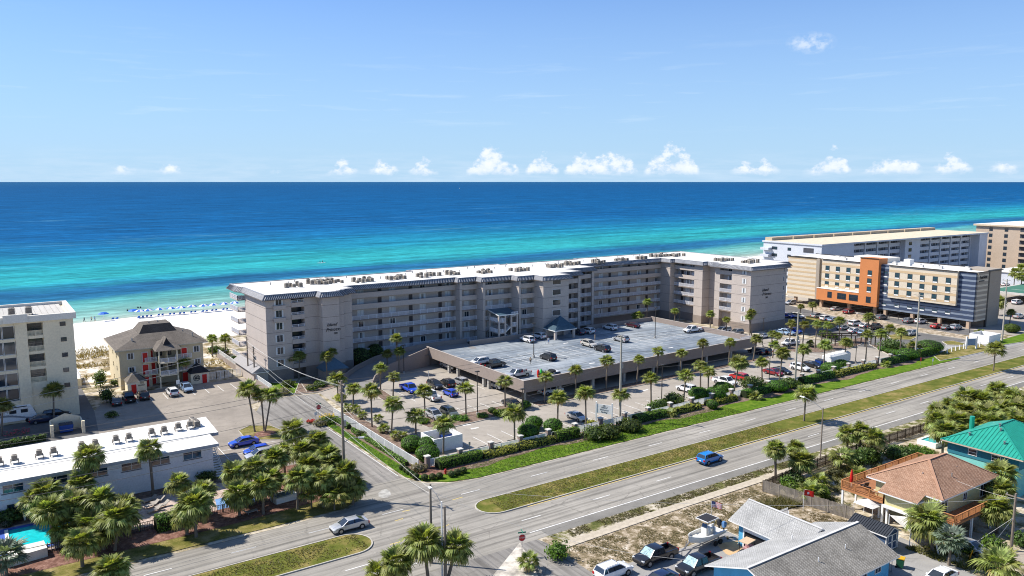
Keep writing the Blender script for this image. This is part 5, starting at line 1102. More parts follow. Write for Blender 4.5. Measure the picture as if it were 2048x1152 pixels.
for x in (14.7, 17.3): railing((x, 190.3), (x, 199.8), 1.7, 1.0, 1.6, .16, parent=GF)
BF = thing('black_pool_fence', 'thin black metal fence between the motel patio and red mulch', 'fence', (20, 105, 0))
for i in range(15): railing((-14 + 3.4 * i, 104.6 + .013 * 3.4 * i), (-10.6 + 3.4 * i, 104.6 + .013 * 3.4 * (i + 1)), .05, 1.15, 1.7, .2, 'fence_panel', BF, DARKM)
WB = thing('brick_boundary', 'low brick wall bending away at the end of the clipped hedges', 'wall', (200, 106, 0)); part('wall', MB().bar((199, 104.6, .5), (206, 108.5, .5), .3, 1.0), BRICK, WB); part('cap', MB().bar((199, 104.6, 1.03), (206, 108.5, 1.03), .4, .08), CAPM, WB)
for i, (x, y) in enumerate(((199, 104.6), (206, 108.5))): part('pier', MB().box((x - .35, y - .35, 0), (x + .35, y + .35, 1.5)).box((x - .45, y - .45, 1.5), (x + .45, y + .45, 1.65)), CAPM, WB)

# ------------------------------------------------------------------ poles, wires, lamps
INS = M('insulator_grey', (.45, .45, .45), .4)
def utility_pole(x, y, h, label, arms=(0,), r=.19, lamp_=False, m=None):
    t = thing('utility_pole', label, 'utility pole', (x, y, 0)); b = MB(); b.tube([(0, 0, 0), (0, 0, h)], [r, r * .62], 9); part('pole', b, m or WOODP, t, 40, world=False)
    for i, a in enumerate(arms):
        z = h - .5 - a; c = part('cross_arm', MB().box((-.06, -1.1, z), (.06, 1.1, z + .12)), m or WOODP, t, world=False)
        for q in (-.95, 0, .95): part('insulator', MB().cyl((0, q, z + .12), .05, .04, .22, 5), INS, c, world=False)
    if len(arms) > 1 or r > .2: part('transformer', MB().cyl((.32, 0, h * .62), .22, .22, .8, 8), METAL, t, world=False)
    if lamp_: 
        part('lamp_arm', MB().tube([(0, 0, h * .48), (.9, -.5, h * .52), (1.9, -1.0, h * .52)], .05, 5), METAL, t, world=False); part('lamp_head', MB().obox((2.2, -1.15, h * .52), (.8, .3, .16), -.5), LAMPG, t, world=False)
    return t
CP = M('concrete_pole', (.40, .37, .31), .85, .12, .5)
pw = [(40.4, 100.3, 17), (96.6, 105.6, 16.2), (144.8, 102.9, 16.6), (193.6, 103.1, 16.4), (235, 101.2, 17.4)]
nm = ['tall wooden pole with a lamp arm beside the side street', 'tall concrete utility pole beside the white parking sign', 'tall concrete pole behind the hedge left of the white trailer', 'leaning concrete pole by the clipped hedges near the striped hotel', 'concrete pole beside the white bin enclosure at the far right']
for (x, y, h_), l in zip(pw, nm): utility_pole(x, y, h_, l, (0, 1.2) if x < 45 else (0,), .24, x < 45, WOODP if x < 45 else CP)
utility_pole(49.0, 176.0, 9.8, 'taller wooden pole at the sunny end wall of the hotel', (0,)); utility_pole(49.4, 172.6, 8.2, 'shorter wooden pole with transformer by the hotel canopy', (0, 1.))
utility_pole(41.4, 77.0, 9.6, 'dark wooden pole left of the white lamp at the highway corner', ()); utility_pole(40.1, 71.4, 9.2, 'dark wooden pole carrying the white lamp at the highway corner', ())
utility_pole(100.4, 40.3, 7.2, 'grey wooden pole with guy wires right of the yellow house', (0,)) 
utility_pole(-17, 99, 17, 'wooden utility pole beyond the left edge of the motel garden', (0,))
WIRE = M('overhead_wire', (.16, .15, .14), .5, .05, 1); WIREL = M('bright_wire', (.50, .49, .46), .4, .05, 1)
def wire(p, q, sag, label, r=.02, m=None, n=14):
    P_, Q_ = Vector(p), Vector(q); pts = [P_.lerp(Q_, i / n) - Vector((0, 0, sag * 4 * (i / n) * (1 - i / n))) for i in range(n + 1)]
    tag(link('overhead_wire', MB().tube([x - P_ for x in pts], r, 4).mesh('overhead_wire', m or WIRE), p), label, 'power line', 'overhead wires')
chain = [(-17, 99, 17)] + pw
wn = ['over the motel garden', 'across the front of the car deck', 'above the hedge beside the white trailer', 'past the clipped hedges to the striped hotel', 'towards the white bin enclosure']
hn = ['top rear', 'top front', 'middle', 'lower', 'lowest']
for i in range(len(chain) - 1):
    a, c = chain[i], chain[i + 1]
    for k, (dy_, dz_) in enumerate(((.9, -.2), (-.9, -.2), (0, -3.2), (0, -5.0), (0, -6.2))): wire((a[0], a[1] + dy_, a[2] + dz_), (c[0], c[1] + dy_, c[2] + dz_), .8 + .18 * k, '%s wire strung %s' % (hn[k], wn[i]), .022 if k < 3 else .03)
for k, (q, z, z2) in enumerate(((-.6, 16.2, 8.8), (.6, 16.2, 8.8), (0, 12, 7), (0, 10.5, 6.4))): wire((40.4, 100.3 + q, z), (49.0, 176 + q, z2), 1.2, '%s wire running down the side street to the hotel pole' % hn[k], .02, WIREL)
for k, (z, z2) in enumerate(((13.5, 9.0), (10.2, 8.4))): wire((40.4, 100.3, z), (41.4, 77, z2), .5, '%s wire crossing the highway to the corner poles' % hn[k], .02, WIREL)
for k, (z, x2, y2, z2) in enumerate(((9.3, 100.4, 40.3, 6.6), (8.8, 62, 56, 3.2))): wire((41.4, 77, z), (x2, y2, z2), 1.5, '%s bright wire crossing the sandy lot from the corner pole' % hn[k], .016, WIREL)
wire((49, 176, 8), (-17, 152, 7), 1.2, 'upper wire crossing the lot in front of the beach house', .03, WIREL); wire((49, 176, 6.5), (-17, 150, 5.5), 1.2, 'lower wire crossing the lot in front of the beach house', .03, WIREL)
wire((100.4, 40.3, 6.5), (101.5, 48, 6.2), .2, 'service wire from the grey pole to the brown roof', .015, WIREL)
for k, (x, y) in enumerate(((97.2, 43.6), (96.4, 41.5))): wire((100.4, 40.3, 4.2), (x, y, .1), .02, ('right' if k else 'left') + ' guy wire of the grey wooden pole by the house', .025, METAL, 3)
def lot_lamp(p, h, label, z=0, two=True):
    t = thing('lot_lamp', label, 'lamp post', (*p, z), 0, None); part('foot', MB().cyl((0, 0, 0), .28, .28, .5, 8), CONC, t, world=False); part('pole', MB().tube([(0, 0, .5), (0, 0, h)], [.1, .07], 6), DARKM, t, world=False)
    hd = part('lamp_head', MB().box((-.42, -.24, h), (.42, .24, h + .16), 0), DARKM, t, world=False); part('lens', MB().box((-.36, -.19, h - .02), (.36, .19, h - .001)), LAMPG, hd, world=False)
for p, h_, l, z in (((77.01, 123.98), 8.4, 'dark lamp post among the green bed left of the deck corner', 0), ((80.66, 114.28), 6.6, 'dark lamp post in front of the sunny deck corner', 0), ((80.37, 161.49), 6.6, 'lamp post beside the slanted ramp wall', 0), ((112.88, 111.14), 7.4, 'lamp post in the stalls in front of the deck', 0), ((143.56, 108.68), 8.2, 'thin lamp post by the dark red sedan', 0), ((176.19, 108.45), 8.2, 'thin lamp post right of the white trailer', 0), ((173.24, 133.72), 7.8, 'lamp post by the right front corner of the hotel', 0), ((170.52, 161.50), 7.2, 'lamp post by the sunny wing behind the deck', 0), ((106.52, 146.42), 8.0, 'left lamp post standing on the car deck', 3.3), ((146.35, 147.04), 8.0, 'right lamp post standing on the car deck', 3.3), ((214.77, 127.42), 7, 'white lamp post beside the parked white sedans', 0)): lot_lamp(p, h_, l, z)
def street_light(x, y, h, dirx, diry, label, m):
    t = thing('street_light', label, 'street light', (x, y, 0)); part('pole', MB().tube([(0, 0, 0), (0, 0, h)], [.12, .09], 8), m, t, world=False)
    part('arm', MB().tube([(0, 0, h - .3), (dirx * .5, diry * .5, h + .5), (dirx, diry, h + .9)], .05, 5), METAL, t, world=False); part('lamp_head', MB().bar((dirx, diry, h + .9), (dirx * 1.25, diry * 1.25, h + .92), .28, .14), WHITE, t, world=False)
street_light(109.1, 72.2, 8.6, .0, 3.4, 'dark street light with a long white arm over the near carriageway', WOODP)
street_light(40.0, 71.9, 9.6, -.2, 1.9, 'white lamp on the dark pole at the near highway corner', WHITE)
t = thing('globe_lamp', 'white post with a globe lamp by the motel pool', 'lamp post', (3.07, 117.37) + (0,)); part('post', MB().cyl((0, 0, 0), .13, .13, 2.6, 8), WHITE, t, world=False); part('globe', MB().ball((0, 0, 2.85), .27, 0, 10, 7), LAMPG, t, 60, world=False)

# ------------------------------------------------------------------ signs
SR = M('stop_red', (.55, .03, .03), .5); SG = M('street_sign_green', (.02, .22, .14), .5)
def stop_sign(x, y, rz, label):
    t = thing('stop_sign', label, 'road sign', (x, y, 0), rz); part('post', MB().box((-.03, -.03, 0), (.03, .03, 3.0)), METAL, t, world=False)
    b = MB(); o = [(.42 * math.cos(rad(22.5 + 45 * i)), .42 * math.sin(rad(22.5 + 45 * i))) for i in range(8)]; b.face([(u, -.05, 2.3 + v) for u, v in o]); b.face([(u, -.04, 2.3 + v) for u, v in o][::-1]); o2 = [(u * 1.08, v * 1.08) for u, v in o]; b.face([(u, -.045, 2.3 + v) for u, v in o2], 1); part('plate', b, [SR, WHITE], t, world=False)
    lt = lettering('sign_lettering', 'STOP', (0, 0, 0), .3, 0, WHITE, None, ext=.002); lt.parent = t; lt.location = (0, -.06, 2.3)
    part('street_name_plate', MB().box((-.5, -.01, 2.85), (.5, .01, 3.02)), SG, t, world=False); part('street_name_plate', MB().box((-.01, -.5, 3.04), (.01, .5, 3.21)), SG, t, world=False)
stop_sign(*(51.19, 138.57), rad(-20), 'red stop sign under green street plates by the hotel flower bed'); stop_sign(*(51.09, 72.45), rad(-20), 'red stop sign at the sandy corner beside the round bush')
PSG = thing('parking_sign', 'white hotel parking sign on two posts beside the tall concrete pole', 'sign', (93.95, 107.01) + (0,), rad(-62))
part('panel', MB().box((-1.45, -.05, 1.6), (1.45, .05, 3.3)), WHITE, PSG, world=False)
for x in (-1.55, 1.55): part('post', MB().box((x - .12, -.12, 0), (x + .12, .12, 3.7)), WHITE, PSG, world=False)
for s_, z, sz in (('Island', 2.75, .5), ('Princess', 2.3, .5), ('Parking', 1.86, .42)): lt = lettering('sign_lettering', s_, (0, 0, 0), sz, 0, SIGNB, None, .3, ext=.004); lt.parent = PSG; lt.location = (0, -.06, z)
b = MB()
for i in range(5): a = rad(20 + 35 * i); b.bar((0, -.06, 3.02), (.3 * math.cos(a), -.06, 3.02 + .22 * math.sin(a)), .03, .05)
part('palm_emblem', b, SIGNB, PSG, world=False)
t = thing('entrance_sign', 'white carved sign with a blue wave panel on the grass by the road', 'sign', (216.78, 100.77) + (0,), rad(-25)); part('panel', MB().box((-1.1, -.06, 1.0), (1.1, .06, 2.8)), M('wave_blue', (.20, .30, .42), .6), t, world=False); part('frame', MB().box((-1.5, -.04, .7), (-1.1, .04, 3.0)).box((1.1, -.04, .7), (1.5, .04, 3.0)), WHITE, t, world=False)
for x in (-1.5, 1.5): part('post', MB().box((x - .15, -.15, 0), (x + .15, .15, 3.4)), WHITE, t, world=False)
POST = MB().box((-.11, -.11, 0), (.11, .11, 1.25)).box((-.14, -.14, 1.25), (.14, .14, 1.33)).mesh('rail_post', WHITE)
for i, p in enumerate(((205.89, 101.51), (208.70, 101.78), (210.82, 101.82), (212.97, 101.86), (215.14, 101.89), (218.65, 100.26), (221.33, 100.76))): tag(link('rail_post', POST, (*p, 0)), '%s white fence post from the left on the grass by the blue wave sign' % ORD[i], 'post', 'white posts by the wave sign')
def small_sign(p, h, col_, label, wd=.45, hh=.5, rz=0, pc=None):
    t = thing('small_sign', label, 'sign', (*p, 0), rz); part('post', MB().box((-.03, -.03, 0), (.03, .03, h)), pc or METAL, t, world=False); part('plate', MB().box((-wd / 2, -.05, h - hh), (wd / 2, -.03, h)), col_, t, world=False)
small_sign((56.29, 104.39), 1.5, WHITE, 'small white sign beside the first brick pier at the corner', .9, 1.0); small_sign((187.47, 98.46), 1.8, SR, 'small red sign in the clipped hedge by the leaning pole', .6, .9); small_sign((189.86, 96.82), 1.6, WHITE, 'small white sign at the road edge beyond the hedge', .6, .7); small_sign((50.28, 137.69), 1.7, WHITE, 'small white notice beside the stop sign flowers', .6, .6)
small_sign((81.72, 152.14), 2.3, WHITE, 'white marker post beside the ramp entrance palms', .12, 1.6) 
small_sign((63.57, 104.85), 2.6, METAL, 'thin grey sign post in the grass by the white bin enclosure', .35, .5); small_sign((33.90, 174.62), 2.4, WHITE, 'white notice on a post by the porch of the beach house', .7, .9); small_sign((166.43, 103.67), 2.2, METAL, 'thin grey sign post left of the red flowers by the fence', .4, .5); small_sign((115.43, 105.03), 2.0, WHITE, 'white sign on a post beside the white parked crossover', .5, .5)

# ------------------------------------------------------------------ enclosures, bins, pool and garden things
def enclosure(name, x0, y0, x1, y1, h, m, label, opening='y'):
    t = thing(name, label, 'bin enclosure', ((x0 + x1) / 2, (y0 + y1) / 2, 0))
    part('wall', MB().box((x0, y0, 0), (x0 + .2, y1, h)), m, t); part('wall', MB().box((x1 - .2, y0, 0), (x1, y1, h)), m, t); part('wall', MB().box((x0 + .2, y1 - .2, 0), (x1 - .2, y1, h)), m, t)
    if opening != 'y': part('wall', MB().box((x0 + .2, y0, 0), (x1 - .2, y0 + .2, h)), m, t)
    return t
q = (62.03, 108.77); enclosure('bin_enclosure', q[0] - 2.2, q[1] + 1.0, q[0] + 3.2, q[1] + 5.6, 2.3, WHITE, 'white bin enclosure behind the round bushes at the hotel corner', 'x')
q = (224.19, 101.97); enclosure('bin_enclosure', 226.5, 100.8, 233, 106, 2.4, WHITE, 'white bin enclosure beside the concrete pole at the far right', 'x')
BLUEB = M('blue_bin', (.02, .07, .32), .6, .1, 1)
def dumpster(x, y, rz, label, m):
    t = thing('dumpster', label, 'dumpster', (x, y, 0), rz); b = MB(); b.loft([[(-1.0, -.6, .2), (1, -.6, .2), (1, .6, .2), (-1, .6, .2)], [(-1.1, -.9, 1.5), (1.1, -.9, 1.5), (1.1, .7, 1.5), (-1.1, .7, 1.5)]]); part('bin', b, m, t, world=False)
    for s_ in (-.54, .54): part('lid', MB().bar((s_, -.92, 1.54), (s_, .72, 1.62), 1.04, .06), M('bin_lid', (.03, .04, .06), .5), t, world=False)
    return t
q = (64.32, 113.28); dumpster(q[0], q[1] + .6, 0, 'blue dumpster inside the white enclosure behind the bushes', BLUEB)
E1 = thing('gabled_enclosure', 'cream bin enclosure with a gabled top in front of the cream block', 'bin enclosure', (11.3, 157, 0))
b = MB(); b.face([(9.1, 158.4, 0), (13.9, 158.4, 0), (13.9, 158.4, 2.0), (11.5, 158.4, 2.9), (9.1, 158.4, 2.0)]); b.face([(9.1, 158.6, 0), (9.1, 158.6, 2.0), (11.5, 158.6, 2.9), (13.9, 158.6, 2.0), (13.9, 158.6, 0)]); b.face([(9.1, 158.4, 2.0), (11.5, 158.4, 2.9), (11.5, 158.6, 2.9), (9.1, 158.6, 2.0)]); b.face([(11.5, 158.4, 2.9), (13.9, 158.4, 2), (13.9, 158.6, 2), (11.5, 158.6, 2.9)]); part('back_wall', b, CREAM, E1)
for x in (9.1, 13.9): part('side_wall', MB().box((x - .1, 154.4, 0), (x + .1, 158.4, 1.9)), CREAM, E1); part('pier', MB().box((x - .25, 154.0, 0), (x + .25, 154.5, 2.2)), CREAM, E1)
dumpster(11.4, 156.4, 0, 'blue dumpster inside the cream gabled enclosure', BLUEB)
PO = thing('swimming_pool', 'turquoise swimming pool with a blue rim at the lower left', 'pool', (2, 111, 0))
part('rim', MB().box((-8, 106.6, .05), (.7, 115.3, .22)).box((7.6, 106.6, .05), (8.2, 115.3, .22)).box((.7, 114.8, .05), (7.6, 115.3, .22)).box((.7, 106.6, .05), (7.6, 107.1, .22)), M('pool_rim_blue', (.05, .11, .42), .6), PO)
part('coping', MB().box((.7, 107.1, .1), (1.1, 114.8, .24)).box((1.1, 107.1, .1), (7.6, 107.4, .24)), WHITE, PO)
part('water', MB().box((1.1, 107.4, -.5), (7.6, 114.8, .1)), M('pool_water', (.015, .52, .56), .08, .18, 1.4, spec=.5, bump=.1, bscale=3), PO)
t = thing('pool_cover_box', 'white curved block at the near edge of the swimming pool', 'pool block', (2.6, 104.6, 0)); b = MB(); b.loft([[(.6, 103.3, 0), (4.7, 104.0, 0), (4.5, 106.2, 0), (.9, 106.0, 0)], [(.6, 103.3, 1.15), (4.7, 104.0, 1.15), (4.5, 106.2, 1.25), (.9, 106.0, 1.25)]]); part('block', b, M('pool_block_white', (.68, .66, .6), .9), t)
t = thing('pierced_wall', 'dark pierced block wall beside the swimming pool', 'wall', (6, 105.6, 0)); b = MB()
for i in range(8):
    for k in range(3): b.box((4.8 + i * .38, 105.6, .1 + k * .34), (5.14 + i * .38, 105.75, .16 + k * .34)); b.box((4.8 + i * .38, 105.6, .16 + k * .34), (4.86 + i * .38, 105.75, .44 + k * .34))
part('blocks', b, M('pierced_block', (.3, .3, .32)), t)
t = thing('hot_tub', 'grey and white raised tub on the blue deck under the palms', 'hot tub', (33.28, 104.82) + (0,), rad(6)); part('shell', MB().box((-1.6, -1.0, 0), (1.6, 1.0, .9)), M('tub_shell', (.55, .52, .46), .8), t, world=False); part('front', MB().box((-1.5, -1.05, .08), (1.5, -1.0, .82)), WHITE, t, world=False); part('water', MB().box((-1.3, -.75, .9), (1.3, .75, .93)), M('tub_water_dark', (.12, .16, .20), .1), t, world=False)
LNG = MB().box((-.32, -1.0, .28), (.32, .35, .36)).bar((0, .35, .32), (0, .95, .75), .64, .07).box((-.32, -.95, 0), (-.26, -.9, .28)).box((.26, -.95, 0), (.32, -.9, .28)).box((-.32, .3, 0), (-.26, .36, .28)).box((.26, .3, 0), (.32, .36, .28)).mesh('sun_lounger', [M('lounger_grey', (.32, .29, .26), .7)])
for i, (p, r) in enumerate((((17.73, 114.64), -70), ((17.69, 112.61), -70), ((17.65, 110.64), -70), ((18.58, 113.64), -70), ((18.78, 111.66), -70), ((28.54, 105.58), 100), ((27.99, 102.77), 95))):
    tag(link('sun_lounger', LNG, (*p, .05), rad(r)), '%s %s sun lounger %s' % (ORD[i] if i < 5 else ('upper', 'lower')[i - 5], 'grey' if i < 5 else 'pale', 'of the rows on the pink patio' if i < 5 else 'on the blue deck under the palms'), 'lounger', 'sun loungers at the motel')
GRN = M('green_bin', (.02, .10, .05), .6)
t = thing('wheelie_bin', 'green wheelie bin with a yellow lid beside the sky blue house', 'bin', (*(85.35, 45.55), 0), rad(20)); b = MB(); b.loft([[(-.3, -.33, .1), (.3, -.33, .1), (.3, .33, .1), (-.3, .33, .1)], [(-.38, -.42, 1.15), (.38, -.42, 1.15), (.38, .42, 1.15), (-.38, .42, 1.15)]]); part('bin', b, GRN, t, world=False); part('lid', MB().box((-.42, -.46, 1.15), (.42, .46, 1.24)), M('yellow_lid', (.62, .36, .02), .5), t, world=False)
for s_ in (-.32, .32): part('wheel', MB().tube([(s_ - .04, .36, .14), (s_ + .04, .36, .14)], .14, 8), BLACK, t, world=False)
t = thing('grill', 'covered grey grill beside the yellow lidded bin', 'grill', (*(83.27, 46.25), 0)); part('cart', MB().box((-.5, -.35, .1), (.5, .35, .8)), METAL, t, world=False); part('hood', MB().tube([(-.5, 0, .8), (.5, 0, .8)], .38, 10), METAL, t, world=False)
for s_ in (-.4, .4): part('wheel', MB().tube([(s_ - .03, .3, .1), (s_ + .03, .3, .1)], .1, 8), BLACK, t, world=False)
t = thing('awning', 'bright blue awning at the corner of the sky blue house', 'awning', (83, 46.6, 0)); part('cloth', MB().bar((82.0, 46.4, 2.5), (83.6, 46.4, 2.1), 2.2, .06), M('blue_canvas', (.02, .10, .48), .6), t)
for y in (45.5, 47.3): part('pole', MB().cyl((83.5, y, 0), .04, .04, 2.1, 5), METAL, t)
t = thing('ladder', 'small pale ladder leaning under the big palm', 'ladder', (*(91.90, 44.48), 0), rad(20))
for x in (-.25, .25): part('stile', MB().bar((x, 0, 0), (x, .5, 1.9), .06, .06), WHITE, t, world=False)
for k in range(5): part('rung', MB().bar((-.25, .1 + .085 * k, .35 + .34 * k), (.25, .1 + .085 * k, .35 + .34 * k), .05, .05), WHITE, t, world=False)
tag(link('guy_guard', MB().bar((0, 0, 0), (-2.0, -1.2, 2.2), .1, .1).mesh('guy_guard', M('guard_yellow', (.70, .36, .03), .5)), (*(93.79, 41.97), 0)), 'slanting yellow guy wire guard in front of the old silver car', 'guy guard')
def flag(p, h, stripes, label, rz):
    t = thing('flag_pole', label, 'flag', (*p, 0), rz); part('pole', MB().cyl((0, 0, 0), .035, .025, h, 6), WHITE, t, world=False)
    b = MB(); W2, H2 = 1.25, .8
    def P_(u, v): return (u * W2 + .03, .10 * math.sin(u * 5), h - H2 + v * H2 - .18 * u)
    if stripes:
        for k in range(13):
            for i in range(8): b.face([P_(i / 8, k / 13), P_((i + 1) / 8, k / 13), P_((i + 1) / 8, (k + 1) / 13), P_(i / 8, (k + 1) / 13)], 2 if (k >= 6 and i < 3) else (0 if k % 2 == 0 else 1))
        for i in range(5):
            for k in range(4): x, z = .04 + i * .07, .6 + k * .1; q = P_(x, z); b.obox((q[0], q[1] - .012, q[2]), (.03, .004, .03), 0, 1); b.obox((q[0], q[1] + .012, q[2]), (.03, .004, .03), 0, 1)
    else:
        for i in range(8): b.face([P_(i / 8, 0), P_((i + 1) / 8, 0), P_((i + 1) / 8, 1), P_(i / 8, 1)], 0)
        q = P_(.45, .5); b.obox((q[0], q[1] - .03, q[2]), (.3, .01, .3), 0, 1); b.obox((q[0], q[1] + .03, q[2]), (.3, .01, .3), 0, 1)
    part('cloth', b, [RED, WHITE, M('flag_navy', (.02, .03, .16))], t, world=False)
flag((74.75, 64.43), 4.0, True, 'striped national flag with stars flying over the sandy lot', rad(-50)); flag((89.79, 61.59), 3.0, False, 'red flag with a white patch in front of the grey picket fence', rad(-40))
tag(link('fire_hydrant', MB().cyl((0, 0, 0), .16, .14, .7, 8).ball((0, 0, .75), .16, 0, 8, 5).bar((-.25, 0, .5), (.25, 0, .5), .12, .12).mesh('fire_hydrant', M('hydrant_red', (.6, .03, .03), .5)), (*(56.68, 100.53), 0)), 'red fire hydrant among the round shrubs by the corner hedge', 'fire hydrant')
PL = thing('pergola', 'dark timber pergola frame among the parked cars by the palms', 'pergola', (*(196.71, 120.81), 0))
for i in range(7):
    for y in (-1.6, 1.6): part('post', MB().box((-9 + i * 2.6 - .12, y - .12, 0), (-9 + i * 2.6 + .12, y + .12, 2.7)), FWD, PL, world=False)
for y in (-1.6, 1.6): part('beam', MB().box((-9.3, y - .1, 2.7), (7, y + .1, 2.95)), FWD, PL, world=False)
PL.rotation_euler = (0, 0, rad(-40))
def bollards(a, c, n, h, label, m, grp):
    me = MB().cyl((0, 0, 0), .09, .09, h, 6).mesh('bollard', m)
    for i in range(n):
        x = a[0] + (c[0] - a[0]) * i / (n - 1); y = a[1] + (c[1] - a[1]) * i / (n - 1); tag(link('bollard', me, (x, y, 0)), label % ORD[i], 'bollard', grp)
bollards((249.66, 164.25), (237.31, 104.75), 18, 1.5, '%s dark fence post from the left along the striped hotel parking', DARKM, 'posts along the striped hotel parking')

# ------------------------------------------------------------------ beach umbrellas and chairs
UB = M('umbrella_blue', (.02, .13, .55), .6, .05, 1); UW = M('umbrella_white', (.80, .80, .80), .6, .05, 1)
def canopy8(alt):
    b = MB()
    for i in range(8):
        a, c = 2 * pi * i / 8, 2 * pi * (i + 1) / 8; m = (i % 2) if alt else 0
        b.face([(1.3 * math.cos(a), 1.3 * math.sin(a), 1.75), (1.3 * math.cos(c), 1.3 * math.sin(c), 1.75), (.7 * math.cos(c), .7 * math.sin(c), 2.15), (.7 * math.cos(a), .7 * math.sin(a), 2.15)], m); b.face([(.7 * math.cos(a), .7 * math.sin(a), 2.15), (.7 * math.cos(c), .7 * math.sin(c), 2.15), (0, 0, 2.3)], m)
    return b.mesh('canopy', [UB, UW])
CAN = [canopy8(True), canopy8(False)]; POLE = MB().cyl((0, 0, 0), .03, .03, 2.2, 5).mesh('pole', WHITE)
CHR = MB().box((-.3, -.9, .25), (.3, .3, .33)).bar((0, .3, .3), (0, .75, .85), .6, .07).box((-.3, -.85, 0), (-.25, -.8, .25)).box((.25, -.85, 0), (.3, -.8, .25)).box((-.3, .2, 0), (-.25, .25, .25)).box((.25, .2, 0), (.3, .25, .25)).mesh('beach_chair', UB)
UMB = [(35.01, 276.93), (41.73, 277.96), (43.30, 275.74), (45.71, 275.81), (49.27, 276.27), (52.80, 276.21), (55.86, 275.91), (59.47, 276.48), (63.03, 275.89), (66.20, 276.21), (69.85, 276.25), (73.41, 276.39)]
for i, (x, y) in enumerate(UMB):
    solid = i < 2
    t = thing('beach_umbrella', '%s beach umbrella from the left, %s' % (ORD[i], 'plain blue' if solid else 'blue and white segments, beside the water'), 'umbrella', (x, y, .5), .3 * i, 'beach umbrellas along the water'); put('canopy', CAN[solid], t, (x, y, .5)); t.scale = (1.3, 1.3, 1.15); put('pole', POLE, t, (x, y, .5))
    if i != 1:
        for k in (-1, 1): tag(link('beach_chair', CHR, (x + k * .6 + (.9 if i == 0 else 0), y - .9, .45), pi + rnd.uniform(-.1, .1)), '%s blue beach chair under the %s umbrella from the left' % (('left', 'right')[k > 0], ORD[i]), 'beach chair', 'beach chairs along the water')
    if i == 0: t.location.x -= 2.2

# ------------------------------------------------------------------ vegetation
LF = leafmat('palm_frond', (.115, .155, .035), (.31, .335, .10)); LFY = leafmat('old_palm_frond', (.24, .21, .07), (.42, .34, .14)); LFB = leafmat('blue_palm_frond', (.12, .16, .12), (.20, .25, .19))
LH = leafmat('clipped_hedge_leaf', (.10, .215, .016), (.19, .33, .036), orand=.1); LHY = leafmat('yellow_hedge_leaf', (.29, .31, .04), (.44, .43, .08), orand=.1); LD = leafmat('dark_shrub_leaf', (.055, .095, .022), (.115, .165, .042)); LB = leafmat('bright_shrub_leaf', (.07, .15, .015), (.14, .24, .04)); LT = leafmat('trimmed_bush_leaf', (.055, .155, .014), (.115, .25, .03), orand=.08); LS = leafmat('scrub_leaf', (.07, .085, .03), (.14, .14, .06)); LG = leafmat('grey_shrub_leaf', (.16, .15, .09), (.28, .25, .17))
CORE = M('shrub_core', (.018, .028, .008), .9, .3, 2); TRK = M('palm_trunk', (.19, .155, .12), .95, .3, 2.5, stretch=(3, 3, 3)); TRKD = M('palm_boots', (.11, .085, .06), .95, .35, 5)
def frond_mesh(name, pet, bl, n, spread, droop, m, fold=.35, wdt=.075):
    b = MB(); r = random.Random(len(name) * 7 + int(droop * 100)); b.bar((0, 0, 0), (pet, 0, pet * .04), .05, .04)
    for i in range(n):
        t = -1 + 2 * i / (n - 1); a = t * spread + r.uniform(-.05, .05); L = bl * (1 - .30 * abs(t)) * r.uniform(.85, 1.1); dx, dy = math.cos(a), math.sin(a)
        base = Vector((pet, 0, pet * .04)); lift = fold * abs(math.sin(a)) * .5
        p1 = base + Vector((dx * L * .55, dy * L * .55, L * .55 * lift - droop * L * .12)); p2 = base + Vector((dx * L * .95, dy * L * .9, L * .5 * lift - droop * L * r.uniform(.5, .8)))
        s_ = Vector((-dy, dx, 0)) * wdt * L / .9
        b.face([base, p1 - s_, p1 + s_]); b.face([p1 - s_, p2, p1 + s_])
    return b.mesh(name, m)
FR_UP = [frond_mesh('frond', .75, 1.1, 19, 1.75, .15, LF), frond_mesh('frond', .85, 1.15, 19, 1.85, .35, LF)]
FR_MID = [frond_mesh('frond', .9, 1.2, 19, 1.85, .7, LF), frond_mesh('frond', .95, 1.15, 18, 1.8, .95, LF)]
FR_OLD = [frond_mesh('frond', .8, 1.1, 13, 1.6, 1.0, LFY), frond_mesh('frond', .85, 1.1, 13, 1.7, .9, LF)]
FR_BLUE = [frond_mesh('frond', .9, 1.2, 16, 1.8, .4, LFB)]
def trunk_mesh():
    b = MB(); n = 8; rings = []
    for z, r in ((0, 1.25), (.05, 1.05), (.3, .95), (.6, .9), (.80, .92), (.84, 1.35), (.93, 1.75), (1.0, 1.2)):
        rings.append([((r + rnd.uniform(-.06, .06)) * math.cos(2 * pi * i / n), (r + rnd.uniform(-.06, .06)) * math.sin(2 * pi * i / n), z) for i in range(n)])
    b.loft(rings[:6], 0); b.loft(rings[5:], 1); return b.mesh('trunk', [TRK, TRKD], 60)
def thin_trunk():
    b = MB(); n = 8; rings = []
    for z, r in ((0, 1.35), (.06, 1.05), (.5, .95), (1, 1.0)): rings.append([(r * math.cos(2 * pi * i / n), r * math.sin(2 * pi * i / n), z) for i in range(n)])
    b.loft(rings, 0); return b.mesh('trunk', [TRK], 60)
TRUNKS = [trunk_mesh(), trunk_mesh()]; TTHIN = thin_trunk()
def frond_pose(r, k, n, young):
    """azimuth, rise and mesh of the k-th of n leaves: the youngest stand up, the oldest hang"""
    f = k / (n - 1); a = k * 2.39996 + r.uniform(-.25, .25); pitch = 1.25 - 2.05 * f ** .9 + r.uniform(-.18, .18)
    if young: pitch = 1.2 - 1.55 * f + r.uniform(-.15, .15)
    me = FR_UP if f < .35 else FR_MID if f < .82 else FR_OLD
    return a, pitch, me[r.randrange(2)]
CROWNS = {}
